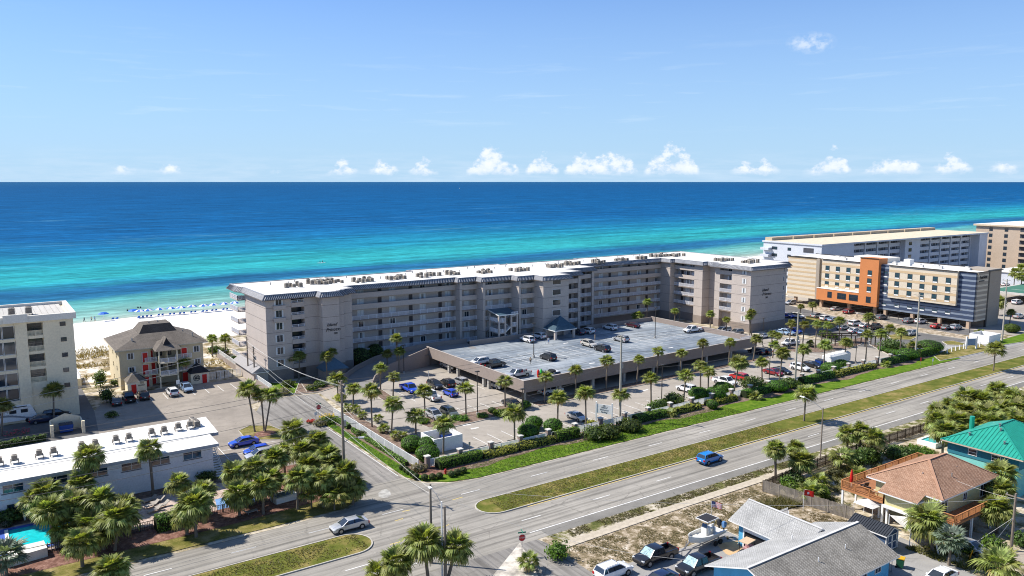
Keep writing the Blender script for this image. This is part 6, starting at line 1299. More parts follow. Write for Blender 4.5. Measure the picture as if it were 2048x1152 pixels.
def crown_mesh(i, n, young):
    if (i, n, young) in CROWNS: return CROWNS[i, n, young]
    r = random.Random(100 + i * 13 + n); me = bpy.data.meshes.new('crown'); v = []; f = []; mi = []; mats = [LF, LFY]
    for k in range(n):
        a, p, src = frond_pose(r, k, n, young); Mx = Matrix.Rotation(a, 4, 'Z') @ Matrix.Rotation(-p, 4, 'Y') @ Matrix.Scale(r.uniform(.85, 1.1), 4); o = len(v)
        v += [tuple(Mx @ q.co) for q in src.vertices]; f += [tuple(o + x for x in pl.vertices) for pl in src.polygons]; mi += [mats.index(src.materials[0])] * len(src.polygons)
    me.from_pydata(v, [], f); me.materials.append(LF); me.materials.append(LFY); me.polygons.foreach_set('material_index', mi); CROWNS[i, n, young] = me; return me
def palm(p, label, s=1., near=False, group=None, n=34, young=False, thin=False, name='sabal_palm', rt=.17, z=0, frs=None):
    x, y, h, lx, ly = p; t = thing(name, label, 'palm tree', (x, y, z), 0, group); r = random.Random(int(x * 31 + y * 17)); bias = r.uniform(-.22, .2); n = int(n * r.uniform(.78, 1.12)); s *= r.uniform(.92, 1.08)
    top = Vector((lx, ly, max(.3, h - .15))); ln = top.length; tr = link('trunk', TTHIN if thin else TRUNKS[r.randrange(2)], (0, 0, 0), 0, t); tr.rotation_mode = 'QUATERNION'
    tr.rotation_quaternion = Vector((0, 0, 1)).rotation_difference(top.normalized()); tr.scale = (rt * (.75 if thin else 1), rt * (.75 if thin else 1), ln)
    if near:
        for k in range(n):
            a, pt, me = frond_pose(r, k, n, young)
            pt += bias; me = frs[0] if frs else me
            o = link('frond', me, tuple(top + Vector((math.cos(a), math.sin(a), 0)) * .08), 0, t, s * r.uniform(.85, 1.12)); o.rotation_euler = (r.uniform(-.3, .3), -pt, a)
    else:
        o = link('crown', crown_mesh(r.randrange(4), n, young), tuple(top), r.uniform(0, 6), t, s)
    return t
def bush(label, p, r, m, h=None, kind='wild', name='shrub', group=None, z=0, dens=1.):
    """a shrub: leaves spread through and over an uneven crown, on a dark solid core"""
    rr = random.Random(int(p[0] * 13 + p[1] * 7 + r * 100)); h = h or r * 1.5; b = MB(); sd = Vector((rr.uniform(0, 50), rr.uniform(0, 50), 0))
    clip = kind == 'round'; k, n_ = 7, 11; rings = []
    for a in range(1, k):
        th = pi * a / k; ring = []
        for q in range(n_):
            ph = 2 * pi * q / n_; d = Vector((math.sin(th) * math.cos(ph), math.sin(th) * math.sin(ph), -math.cos(th))); f = (.92 if clip else .62) * (1 + (0.03 if clip else .3) * mnoise.noise(d * 1.6 + sd))
            ring.append((d.x * r * f, d.y * r * f, h / 2 + d.z * h / 2 * f))
        rings.append(ring)
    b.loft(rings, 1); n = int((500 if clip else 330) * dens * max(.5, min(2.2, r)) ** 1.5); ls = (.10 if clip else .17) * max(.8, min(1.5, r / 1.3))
    for i in range(n):
        d = Vector((rr.gauss(0, 1), rr.gauss(0, 1), rr.gauss(0, 1))).normalized(); f = (1 + .03 * mnoise.noise(d * 2 + sd)) * rr.uniform(.9, 1.01) if clip else (1 + .45 * mnoise.noise(d * 1.7 + sd)) * rr.uniform(.55, 1.05)
        if d.z < -.85: continue
        c = Vector((d.x * r * f, d.y * r * f, h / 2 + d.z * h / 2 * f)); nn = (d + Vector((rr.uniform(-.8, .8), rr.uniform(-.8, .8), rr.uniform(-.5, .8))) * (.5 if clip else 1)).normalized(); u = nn.orthogonal().normalized(); u = Matrix.Rotation(rr.uniform(0, 6.3), 3, nn) @ u; w_ = nn.cross(u); l = ls * rr.uniform(.7, 1.3)
        b.face([c - u * l, c - w_ * l * .5, c + u * l, c + w_ * l * .5], 0)
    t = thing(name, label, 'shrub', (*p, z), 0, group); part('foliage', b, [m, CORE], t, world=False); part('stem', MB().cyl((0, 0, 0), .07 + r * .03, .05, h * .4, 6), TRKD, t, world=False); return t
def hedge(label, p, q, wd, h, m, loose=.06, dens=90, name='hedge'):
    P_, Q_ = Vector(p), Vector(q); L = (Q_ - P_).length; d = (Q_ - P_) / L; nn = Vector((-d.y, d.x)); rr = random.Random(int(p[0] * 11 + p[1])); b = MB(); t = thing(name, label, 'hedge', (*((P_ + Q_) / 2), 0))
    def pt(u, a): return (a[0], a[1])
    k = max(2, int(L / .8)); rings = []
    prof_ = [(-.5, 0), (-.52, .55), (-.42, .92), (0, 1), (.42, .92), (.52, .55), (.5, 0)]
    for i in range(k + 1):
        c = P_ + d * (L * i / k); ring = []
        for a, z in prof_:
            f = 1 + loose * 2.2 * mnoise.noise(Vector((c.x * .8, c.y * .8, z * 2 + a * 3))); ring.append((c.x + nn.x * a * wd * f * .9, c.y + nn.y * a * wd * f * .9, z * h * f * .95))
        rings.append(ring)
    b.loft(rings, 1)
    for i in range(int(L * dens * (wd + 2 * h) / 3)):
        u = rr.uniform(0, L); s_ = rr.uniform(0, len(prof_) - 1.001); j = int(s_); f = s_ - j; a = prof_[j][0] * (1 - f) + prof_[j + 1][0] * f; z = prof_[j][1] * (1 - f) + prof_[j + 1][1] * f; c = P_ + d * u
        fz = 1 + loose * 2.2 * mnoise.noise(Vector((c.x * .8, c.y * .8, z * 2 + a * 3))); e = Vector((c.x + nn.x * a * wd * fz, c.y + nn.y * a * wd * fz, z * h * fz)) + Vector((rr.uniform(-1, 1), rr.uniform(-1, 1), rr.uniform(-.6, 1))) * loose * 1.2
        no = Vector((nn.x * a * 2, nn.y * a * 2, z)) + Vector((rr.uniform(-.7, .7), rr.uniform(-.7, .7), rr.uniform(-.4, .7))); no.normalize(); uu = Matrix.Rotation(rr.uniform(0, 6.3), 3, no) @ no.orthogonal().normalized(); w_ = no.cross(uu); l = rr.uniform(.08, .15) * (1 + loose * 2)
        b.face([e - uu * l, e - w_ * l * .55, e + uu * l, e + w_ * l * .55], 0)
    part('foliage', b, [m, CORE], t); return t

# palms of the hotel lot: ground point and crown height measured from the photograph
PALMS = [
 ((69.78, 151.51, 4.59, 0.08, -0.05), 'sabal palm in front of the shaded ramp mouth', 0.85),
 ((69.7, 145.3, 4.24, 0.2, -0.14), 'sabal palm in the bed left of the blue pickup', 0.8),
 ((59.07, 141.13, 4.01, 0.17, -0.12), 'sabal palm nearest the ramp behind the street fence', 0.95),
 ((57.2, 128.2, 6.77, -0.01, 0.01), 'tall sabal palm second along the street fence', 1.05),
 ((58.44, 122.85, 5.52, 0.35, -0.24), 'sabal palm third along the street fence', 1.05),
 ((62.03, 120.39, 3.26, -0.03, 0.02), 'short sabal palm at the curved kerb of the bed', 0.95),
 ((68.77, 129.63, 4.59, -0.06, 0.04), 'sabal palm hiding the tail of the white pickup', 0.95),
 ((74.87, 124.66, 5.25, -0.05, 0.03), 'sabal palm left of the dark lamp post in the bed', 0.95),
 ((60.84, 108.57, 5.09, 0.15, -0.1), 'sabal palm in front of the white bin enclosure', 1.05),
 ((84.22, 125.32, 5.4, 0.01, -0.01), 'sabal palm at the sunny side of the deck corner', 0.9),
 ((73.88, 107.04, 5.01, 0, -0), 'sabal palm left of the corner lamp behind round bushes', 1.05),
 ((92.38, 123.42, 5.34, 0.3, -0.21), 'first sabal palm along the deck front', 0.85),
 ((87.24, 112.35, 4.2, 0.08, -0.06), 'sabal palm right of the round bushes in the stalls', 1.0),
 ((101.13, 124.23, 5.31, 0.04, -0.03), 'second sabal palm along the deck front', 0.85),
 ((89.09, 106.34, 6.31, -0.14, 0.1), 'sabal palm beside the silver sedan and parking sign', 1.05),
 ((109.53, 124.27, 6.11, 0.14, -0.1), 'third sabal palm along the deck front', 0.9),
 ((118.12, 124, 5.49, 0.36, -0.25), 'fourth sabal palm along the deck front', 0.75),
 ((125.56, 125.38, 6.22, 0.25, -0.17), 'fifth sabal palm along the deck front', 0.9),
 ((132.72, 125.02, 4.83, 0.17, -0.12), 'sixth sabal palm along the deck front', 0.85),
 ((139.51, 124.5, 6.58, 0.02, -0.01), 'seventh sabal palm along the deck front', 0.85),
 ((148.68, 124.41, 5.65, 0.19, -0.13), 'eighth sabal palm along the deck front', 0.8),
 ((157.28, 124.04, 5.6, 0.48, -0.33), 'sabal palm at the far corner of the deck front', 0.9),
 ((109.58, 110.76, 5.11, -0.1, 0.07), 'sabal palm left of the lamp among the empty stalls', 1.0),
 ((116.28, 108.37, 5.27, 0.27, -0.18), 'sabal palm in front of the white crossover in the stalls', 1.0),
 ((127.76, 114.29, 4.86, -0.12, 0.09), 'left one of the two close palms by the red car', 0.95),
 ((125.34, 110.01, 4.51, -0.03, 0.02), 'right one of the two close palms by the red car', 0.95),
 ((128.82, 106.19, 6.82, 0.73, -0.5), 'leaning sabal palm right of the red car', 1.1),
 ((144.87, 111.59, 3.68, -0.13, 0.09), 'sabal palm above the dark loose shrub in the lot', 0.95),
 ((143.92, 106.31, 6.83, 0.35, -0.24), 'tall sabal palm right of the dark red sedan', 1.0),
 ((164.29, 123.64, 3.33, 0.34, -0.23), 'lower palm of the clump by the navy cars', 0.9),
 ((175.12, 132.42, 3.55, 0.2, -0.14), 'left palm of the clump above the white sedan', 0.8),
 ((175.04, 130.92, 3.39, 0.43, -0.29), 'right palm of the clump above the white sedan', 0.8),
 ((180.11, 130.59, 6.08, 0.54, -0.37), 'left leaning palm by the white pickup near the hotel end', 0.85),
 ((183.23, 128.45, 5.76, 0.21, -0.14), 'second leaning palm by the white pickup near the hotel end', 0.85),
 ((151.55, 106.46, 6.68, 0.47, -0.32), 'sabal palm just right of the tall concrete pole in the lot', 0.9),
 ((96.89, 105.74, 5.1, -0.08, 0.06), 'sabal palm behind the tall concrete pole at the parking sign', 0.9),
 ((183.12, 124.6, 6.48, 0.27, -0.19), 'third leaning palm by the white pickup near the hotel end', 0.85),
 ((165.32, 109.87, 5.46, 0.06, -0.04), 'sabal palm at the left end of the white trailer', 1.0),
 ((174.61, 110.51, 5, 0.17, -0.12), 'leaning sabal palm at the right end of the white trailer', 1.0),
 ((194.61, 128.85, 4.38, 0.03, -0.02), 'small palm left of the pergola', 0.8),
 ((196.23, 126.06, 5.9, -0.05, 0.03), 'palm rising at the left part of the pergola', 0.95),
 ((218.05, 130.83, 4.07, 0.05, -0.03), 'full palm in front of the orange tower columns', 1.1),
 ((200.33, 115.15, 5.04, 0.96, -0.66), 'leaning palm right of the pergola', 0.9),
 ((194.12, 107.42, 5.85, 0.03, -0.02), 'palm among the dark shrubs right of the pergola', 0.95),
 ((177.96, 106.91, 7.2, 0.02, -0.01), 'left tall palm on the lawn strip beyond the trailer', 1.0),
 ((183.14, 106.65, 6.79, 0.26, -0.18), 'right tall palm on the lawn strip beyond the trailer', 1.0),
 ((124.7, 86.3, 5.32, 0.09, -0.06), 'left palm standing alone in the grass median', 1.15),
 ((195.14, 85.36, 5.21, 0.07, -0.05), 'right palm standing alone in the grass median', 1.25),
 ((225.81, 155.27, 3.98, 0.05, -0.04), 'small palm on the sand strip in front of the orange panels', 0.85),
 ((222.49, 157.55, 3.48, 0.2, -0.14), 'small palm by the grass island near the hotel end wall', 0.8),
 ((263.5, 111.72, 3.92, 0.1, -0.07), 'palm beside the silver car at the far right', 0.9),
 ((170.58, 163.37, 6.02, -0.07, 0.05), 'palm beside the sunny wing behind the deck parapet', 0.8),
 ((178.07, 156.32, 5.38, -0.02, 0.02), 'palm in front of the notch of the sunny wing', 0.8),
 ((180.87, 152.52, 4.01, -0.12, 0.08), 'lower palm in front of the sunny wing balconies', 0.8),
 ((181.55, 144.74, 6.95, 0.23, -0.16), 'twin trunk palm at the sunny corner of the hotel', 0.85),
 ((182.13, 144.34, 5.79, -0.89, 0.61), 'lower twin of the palm at the sunny corner of the hotel', 0.7),
 ((167.59, 172.32, 7.85, 0.23, -0.15), 'dark palm in the shade behind the deck parapet', 0.8),
 ((57.64, 171.93, 4.62, -0.51, 0.35), 'left palm at the foot of the left hotel wing', 0.85),
 ((58.38, 169.77, 5.49, 0.26, -0.18), 'second palm at the foot of the left hotel wing', 0.85),
 ((62.33, 162.76, 5.95, -0.12, 0.08), 'left palm of the shaded pair by the entry annex', 0.9),
 ((64.56, 166.64, 6.09, 0.44, -0.3), 'right palm of the shaded pair by the entry annex', 0.8),
 ((79.13, 162.34, 8.24, -0.06, 0.04), 'taller palm against the slanted ramp wall', 0.85),
 ((79.32, 162.21, 5.19, 0.27, -0.18), 'lower palm against the slanted ramp wall', 0.85),
 ((77.64, 164.53, 4.39, -0.02, 0.01), 'shaded palm in the bed at the ramp wall', 0.8),
 ((58.84, 148.18, 4.66, 0.03, -0.02), 'sabal palm at the side street crossing by the tall wooden pole', 1.0),
 ((38.99, 137.54, 7.65, -0.74, 0.51), 'left tall bare palm of the three in the grass island', 1.15),
 ((40.52, 137.18, 6.68, -0.24, 0.17), 'middle tall palm of the three in the grass island', 1.0),
 ((40.46, 136.54, 6.65, 1.1, -0.75), 'right tall palm of the three in the grass island', 1.15),
 ((10.15, 164.82, 5.89, 0.26, -0.18), 'sabal palm in front of the cream block sign', 1.05),
 ((1.82, 160.33, 5.3, 0.52, -0.35), 'palm at the left edge beside the motorhome', 1.0),
 ((30.39, 184.65, 5.61, -0.26, 0.18), 'sunlit palm in front of the beach house red doors', 0.95),
 ((36.22, 182.25, 4.53, 0.29, -0.2), 'shaded palm right of the beach house porch', 0.95),
 ((50.75, 201.47, 4.99, -0.01, 0.01), 'right palm on the dunes left of the hotel', 0.9),
 ((48.23, 204.58, 4.76, 0.09, -0.06), 'left palm on the dunes left of the hotel', 0.9),
 ((165.46, 173.78, 3.54, -0.06, 0.04), 'low spreading palm behind the deck back parapet', 1.1)]
for p, lab, s in PALMS: palm(p, lab, s, near=p[1] < 150 and p[0] < 135, n=42, young=True, rt=.16)
WILD = [
 ((10.91, 116, 7.6, 0, 0), 'palm rising over the motel roof at the left', 1.05, 'bushy'),
 ((18.61, 117.03, 6.91, -0.17, 0.12), 'palm with a pale trunk sleeve in front of the motel', 1.0, 'bushy'),
 ((5.54, 114.21, 4.6, 0, 0), 'rear left palm of the clump by the swimming pool', 1.15, 'bushy'),
 ((9.5, 114.4, 4.8, 0, 0), 'rear right palm of the clump in front of the motel wall', 1.1, 'bushy'),
 ((5.44, 107.27, 4.4, 0, 0), 'palm overhanging the far rim of the swimming pool', 1.2, 'bushy'),
 ((8.09, 108.57, 4.4, 0, 0), 'middle palm of the big clump by the motel', 1.1, 'bushy'),
 ((10.97, 106.96, 4.6, 0, 0), 'right palm of the big clump by the motel', 1.1, 'bushy'),
 ((11.46, 101.16, 4.23, 0.53, -0.36), 'large front palm of the clump over the mulch', 1.25, 'bushy'),
 ((7.77, 98.92, 3.2, 0, 0), 'lower palm beside the pierced wall', 1.15, 'bushy'),
 ((9.82, 91.03, 2.6, 0, 0), 'pale low palm at the bottom left grass edge', 1.15, 'bushy'),
 ((0.48, 100.93, 2.6, 0, 0), 'feathery palm at the bottom left corner', 1.2, 'blue'),
 ((20.21, 107.46, 4.6, 0, 0), 'left palm of the pair by the square hedge', 1.05, 'bushy'),
 ((20.42, 99.57, 4.2, 0, 0), 'front palm of the pair by the square hedge', 1.2, 'bushy'),
 ((22.38, 103.86, 4.2, 0, 0), 'rear palm of the pair by the square hedge', 1.05, 'bushy'),
 ((27.54, 107.52, 4.6, 0, 0), 'palm left of the silver jeep in front of the parking', 1.1, 'bushy'),
 ((26.66, 102.91, 3.26, 0.01, -0.01), 'palm over the black fence left of the blue deck', 1.15, 'bushy'),
 ((29.43, 101.59, 4.04, 0.03, -0.02), 'palm with a straight trunk beside the blue deck', 1.05, 'bushy'),
 ((34, 108.71, 4.63, -0.44, 0.3), 'palm with a thin dark trunk behind the blue deck', 1.1, 'bushy'),
 ((29.96, 106.42, 5, 0, 0), 'dense palm behind the two at the black fence', 1.05, 'bushy'),
 ((33.73, 100.61, 4.38, 0.24, -0.17), 'sunlit palm alone on the red mulch', 1.15, 'bushy'),
 ((40.11, 117.61, 5.62, -0.74, 0.5), 'tallest palm of the group at the side street', 1.2, 'bushy'),
 ((41.19, 112.66, 5, 0, 0), 'dark palm right of the tallest one at the side street', 1.1, 'bushy'),
 ((40.59, 106.87, 4.6, 0, 0), 'palm leaning over the side street edge', 1.1, 'bushy'),
 ((36.94, 99.41, 4.2, 0, 0), 'yellowing palm left of the corner palm', 1.1, 'bushy'),
 ((39.59, 98.83, 4.59, 0.28, -0.19), 'corner palm in front of the tall wooden pole', 1.2, 'bushy'),
 ((40.66, 98.06, 2.6, 0, 0), 'low palm right behind the corner palm', 1.0, 'bushy'),
 ((35.48, 100.02, 2.2, 0, 0), 'dark low palm filling the group at the corner', 1.1, 'low'),
 ((37.78, 97.58, 2, 0, 0), 'dark low palm under the corner palm', 1.2, 'low'),
 ((38.73, 72.67, 4.88, -0.4, 0.27), 'big palm in front of the two dark poles', 1.25, 'bushy'),
 ((40.54, 71.96, 4.2, 0.9, -0.62), 'palm right of the two dark poles at the bottom', 1.1, 'bushy'),
 ((34.99, 73.3, 3.6, 0, 0), 'lower palm left of the two dark poles at the bottom', 1.05, 'bushy'),
 ((33.69, 74.6, 2, 0, 0), 'low palm at the bottom edge left of the dark poles', 0.9, 'low'),
 ((96.09, 70.82, 4.86, -0.18, 0.12), 'slender palm at the corner of the picket fence', 1.0, 'bushy'),
 ((100.28, 70.54, 4.2, 0, 0), 'rear palm of the group at the picket fence corner', 0.9, 'bushy'),
 ((98.63, 68.59, 3.08, 0.18, -0.13), 'front palm of the group at the picket fence corner', 1.15, 'bushy'),
 ((115.01, 71.37, 3.6, 0, 0), 'left palm of the three behind the dark board fence', 0.95, 'bushy'),
 ((116.44, 70.03, 4.2, 0, 0), 'middle palm of the three behind the dark board fence', 0.95, 'bushy'),
 ((116.18, 67.51, 3.6, 0, 0), 'right palm of the three behind the dark board fence', 1.1, 'bushy'),
 ((92.33, 45.42, 4.03, -0.78, 0.53), 'large palm at the shed end of the yellow house', 1.35, 'bushy'),
 ((90.55, 42.64, 3.2, 0, 0), 'bluish palm beside the old silver car', 1.1, 'blue'),
 ((115.02, 48.38, 4.2, 0, 0), 'palm in front of the teal house corner', 1.2, 'bushy'),
 ((104.28, 43.5, 3.04, -0.36, 0.25), 'front palm beside the wooden deck of the yellow house', 1.25, 'bushy'),
 ((108.29, 45.19, 4.2, 0, 0), 'rear palm beside the wooden deck of the yellow house', 1.1, 'bushy'),
 ((91.24, 37.67, 1.8, 0, 0), 'low spreading palm at the bottom right corner', 1.3, 'low'),
 ((108.61, 68.17, 1.8, 0, 0), 'palmetto spilling over behind the dark board fence', 1.2, 'low'),
 ((97.86, 64.79, 1.4, 0, 0), 'palmetto in the middle of the fenced yard', 1.0, 'low'),
 ((105.45, 63.55, 1.2, 0, 0), 'small palmetto by the deck end', 0.8, 'low'),
 ((93.51, 63.28, 1.4, 0, 0), 'palmetto along the inside of the picket fence', 1.0, 'low'),
 ((49.8, 69.22, 1.2, 0, 0), 'palmetto beside the bottom stop sign', 0.75, 'low'),
 ((106.2, 103.2, -0.01, 0.41, -0.28), 'palmetto in the mulch right of the bright hedge', 0.8, 'low'),
 ((127.2, 102.8, -0.24, 2.3, -1.57), 'palmetto in the mulch beyond the low yellow hedge', 0.8, 'low'),
 ((178, 102.6, -0.41, 0.75, -0.52), 'palmetto in the mulch before the leaning pole', 0.8, 'lowfar'),
 ((160, 103.2, -0.42, 0.04, -0.03), 'palmetto between bright hedge and yellow hedge', 0.8, 'lowfar'),
 ((196, 108.5, 1.67, 2.82, -1.94), 'low palm at the base of the leaning pole', 1.2, 'lowfar'),
 ((4.27, 114.84, 3.4, 0, 0), 'first smaller palm from the top tucked into the dense clump by the swimming pool', 1.1, 'bushy'),
 ((6.99, 112.4, 3.4, 0, 0), 'second smaller palm from the top tucked into the dense clump by the swimming pool', 1.2, 'bushy'),
 ((13.48, 106.8, 3.2, 0, 0), 'third smaller palm from the top tucked into the dense clump by the swimming pool', 1.15, 'bushy'),
 ((9.51, 105.03, 2.6, 0, 0), 'fourth smaller palm from the top tucked into the dense clump by the swimming pool', 1.2, 'bushy'),
 ((6.76, 106.95, 2.2, 0, 0), 'fifth smaller palm from the top tucked into the dense clump by the swimming pool', 1.15, 'bushy'),
 ((10.4, 102.23, 2.4, 0, 0), 'sixth smaller palm from the top tucked into the dense clump by the swimming pool', 1.1, 'bushy'),
 ((38.41, 111.32, 4.2, 0, 0), 'first smaller palm from the top tucked in between the motel and side street palms', 1.15, 'bushy'),
 ((36.28, 113.35, 3.8, 0, 0), 'second smaller palm from the top tucked in between the motel and side street palms', 1.1, 'bushy'),
 ((40.86, 105.72, 3.6, 0, 0), 'third smaller palm from the top tucked in between the motel and side street palms', 1.1, 'bushy'),
 ((37.69, 107.31, 3.4, 0, 0), 'fourth smaller palm from the top tucked in between the motel and side street palms', 1.1, 'bushy'),
 ((31.81, 104.81, 3.6, 0, 0), 'fifth smaller palm from the top tucked in between the motel and side street palms', 1.1, 'bushy'),
 ((19.63, 100.93, 2.6, 0, 0), 'sixth smaller palm from the top tucked in between the motel and side street palms', 1.1, 'bushy'),
 ((57.81, 140.35, 0.9, 0, 0), 'first cycad from the ramp inside the street fence', 0.62, 'low'),
 ((58.47, 138.28, 0.9, 0, 0), 'second cycad from the ramp inside the street fence', 0.62, 'low'),
 ((57.91, 133.97, 0.9, 0, 0), 'third cycad from the ramp inside the street fence', 0.62, 'low'),
 ((59.37, 130.34, 0.9, 0, 0), 'fourth cycad from the ramp inside the street fence', 0.62, 'low'),
 ((57.63, 124.09, 0.9, 0, 0), 'fifth cycad from the ramp inside the street fence', 0.62, 'low'),
 ((57.54, 119.52, 0.9, 0, 0), 'sixth cycad from the ramp inside the street fence', 0.62, 'low'),
 ((58.67, 118.74, 0.9, 0, 0), 'seventh cycad from the ramp inside the street fence', 0.62, 'low'),
 ((183.76, 126.5, 1.1, 0, 0), 'left cycad on the kerbed strip below the hotel end', 0.7, 'lowfar'),
 ((192.3, 120.65, 1.1, 0, 0), 'right cycad on the kerbed strip below the hotel end', 0.7, 'lowfar'),
 ((234.38, 106.76, 1.2, 0, 0), 'palmetto left of the white bin enclosure at the far right', 1.0, 'lowfar'),
 ((151.76, 70.77, 4.07, 0, 0), 'first palm from the left in the rear row of the thicket behind the green roof', 1.25, 'bushy'),
 ((152.62, 68.47, 3.79, 0, 0), 'second palm from the left in the rear row of the thicket behind the green roof', 1.25, 'bushy'),
 ((163.53, 70.58, 3.58, 0, 0), 'third palm from the left in the rear row of the thicket behind the green roof', 1.25, 'bushy'),
 ((157.91, 65.3, 4.17, 0, 0), 'fourth palm from the left in the rear row of the thicket behind the green roof', 1.25, 'bushy'),
 ((156.56, 63.22, 4.39, 0, 0), 'fifth palm from the left in the rear row of the thicket behind the green roof', 1.25, 'bushy'),
 ((137.09, 68.46, 4.2, 0, 0), 'first palm from the left in the middle row of the thicket behind the green roof', 1.25, 'bushy'),
 ((144.41, 69.77, 3.3, 0, 0), 'second palm from the left in the middle row of the thicket behind the green roof', 1.25, 'bushy'),
 ((141.59, 66.42, 4.04, 0, 0), 'third palm from the left in the middle row of the thicket behind the green roof', 1.25, 'bushy'),
 ((145.93, 66.4, 3.22, 0, 0), 'fourth palm from the left in the middle row of the thicket behind the green roof', 1.25, 'bushy'),
 ((141.94, 62.47, 4.59, 0, 0), 'fifth palm from the left in the middle row of the thicket behind the green roof', 1.25, 'bushy'),
 ((146.41, 62.53, 4.54, 0, 0), 'sixth palm from the left in the middle row of the thicket behind the green roof', 1.25, 'bushy'),
 ((153.39, 62.72, 3.61, 0, 0), 'seventh palm from the left in the middle row of the thicket behind the green roof', 1.25, 'bushy'),
 ((133.8, 66.45, 3.57, 0, 0), 'first palm from the left in the front row of the thicket behind the green roof', 1.25, 'bushy'),
 ((126.92, 62.13, 4.22, 0, 0), 'second palm from the left in the front row of the thicket behind the green roof', 1.25, 'bushy'),
 ((131.04, 62.24, 3.44, 0, 0), 'third palm from the left in the front row of the thicket behind the green roof', 1.25, 'bushy'),
 ((132.86, 63, 4.79, 0, 0), 'fourth palm from the left in the front row of the thicket behind the green roof', 1.25, 'bushy'),
 ((136.75, 61.61, 3.95, 0, 0), 'fifth palm from the left in the front row of the thicket behind the green roof', 1.25, 'bushy'),
 ((137.13, 59.07, 4.54, 0, 0), 'sixth palm from the left in the front row of the thicket behind the green roof', 1.25, 'bushy'),
 ((144.59, 60.01, 4.22, 0, 0), 'seventh palm from the left in the front row of the thicket behind the green roof', 1.25, 'bushy'),
 ((143.46, 58.32, 3.96, 0, 0), 'eighth palm from the left in the front row of the thicket behind the green roof', 1.25, 'bushy'),
 ((392, 146, 9.5, 0, 0), 'left palm in front of the tan tower at the far right', 1.9, 'far'),
 ((398, 145, 9.5, 0, 0), 'middle palm in front of the tan tower at the far right', 1.9, 'far'),
 ((405, 145, 9.5, 0, 0), 'right palm in front of the tan tower at the far right', 1.9, 'far'),
 ((432, 152, 9.5, 0, 0), 'rightmost palm in front of the tan tower at the far right', 1.9, 'far'),
 ((371.99, 154.89, 7, 0, 0), 'first palm from the top beside the tennis deck at the right edge', 1.5, 'far'),
 ((340.5, 141.36, 7, 0, 0), 'second palm from the top beside the tennis deck at the right edge', 1.5, 'far'),
 ((279.5, 122.29, 4.5, 0, 0), 'third palm from the top beside the tennis deck at the right edge', 1.5, 'far'),
 ((353.26, 149.4, 7, 0, 0), 'fourth palm from the top beside the tennis deck at the right edge', 1.5, 'far')]
for p, lab, s, kind in WILD:
    if kind == 'bushy': palm(p, lab, s, near=True, n=64, rt=.2)
    elif kind == 'far': palm(p, lab, s, near=False, n=40, rt=.2)
    elif kind == 'blue': palm(p, lab, s, near=True, n=34, frs=FR_BLUE, young=True)
    elif kind == 'thin': palm(p, lab, s, near=True, n=36, thin=True, rt=.2)
    elif kind == 'low': palm(p, lab, s, near=True, n=26, young=True, name='palmetto', rt=.12)
    elif kind == 'lowfar': palm(p, lab, s, near=False, n=26, young=True, name='palmetto', rt=.12)
hedges = [
 ('bright clipped hedge nearest the street corner', (56.8, 103.3), (64.6, 103.3), 1.7, 1.5, LH, .05), ('low yellow green hedge right of the corner hedge', (65, 103.3), (71.6, 103.3), 1.7, 1.1, LHY, .1), ('second low yellow green hedge towards the white sign', (71.9, 103.3), (79.2, 103.3), 1.7, 1.2, LHY, .1),
 ('dark clipped hedge before the rough shrubs at the parking sign', (79.6, 103.3), (84.6, 103.3), 1.7, 1.8, LH, .06), ('bright clipped hedge right of the tall concrete pole', (98.2, 103.3), (105.6, 103.3), 1.7, 1.5, LH, .05), ('low yellow hedge between the palmetto and clipped topiary', (107.4, 103.3), (115.2, 103.3), 1.7, 1.15, LHY, .1),
 ('low yellow hedge right of the clipped topiary', (117.6, 103.3), (125.8, 103.3), 1.7, 1.15, LHY, .1), ('bright clipped hedge left of the dark rounded hedge', (128.4, 103.3), (136.5, 103.3), 1.7, 1.6, LH, .05), ('bright clipped hedge right of the tall pole by the white trailer', (147.4, 103.3), (158.8, 103.3), 1.7, 1.6, LH, .05), ('low yellow hedge beyond the median palm', (160.5, 103.3), (175.5, 103.3), 1.7, 1.2, LHY, .1),
 ('bright clipped hedge before the leaning pole', (180, 103.3), (190, 103.3), 1.7, 1.6, LH, .05), ('bright clipped hedge at the far end of the row', (195, 103.3), (204, 103.3), 1.7, 1.9, LH, .05), ('low clipped hedge inside the mulch along the street fence', (53.5, 107), (53.4, 128), .7, .8, LH, .07), ('low clipped hedge at the flower bed end of the street fence', (53.4, 129.5), (53.4, 136), .9, .9, LH, .08),
 ('dark hedge in front of the cream block parking', (-4, 152.6), (8, 153.6), 1.2, 1.0, LD, .15), ('square clipped bright hedge block on the motel patio', (16.6, 104.3), (19.0, 104.4), 2.0, 2.1, LB, .06), ('low green hedge at the back edge of the car deck', (139, 168), (160, 168), 1.6, 1.6, LD, .15)]
for a in hedges: hedge(*a)
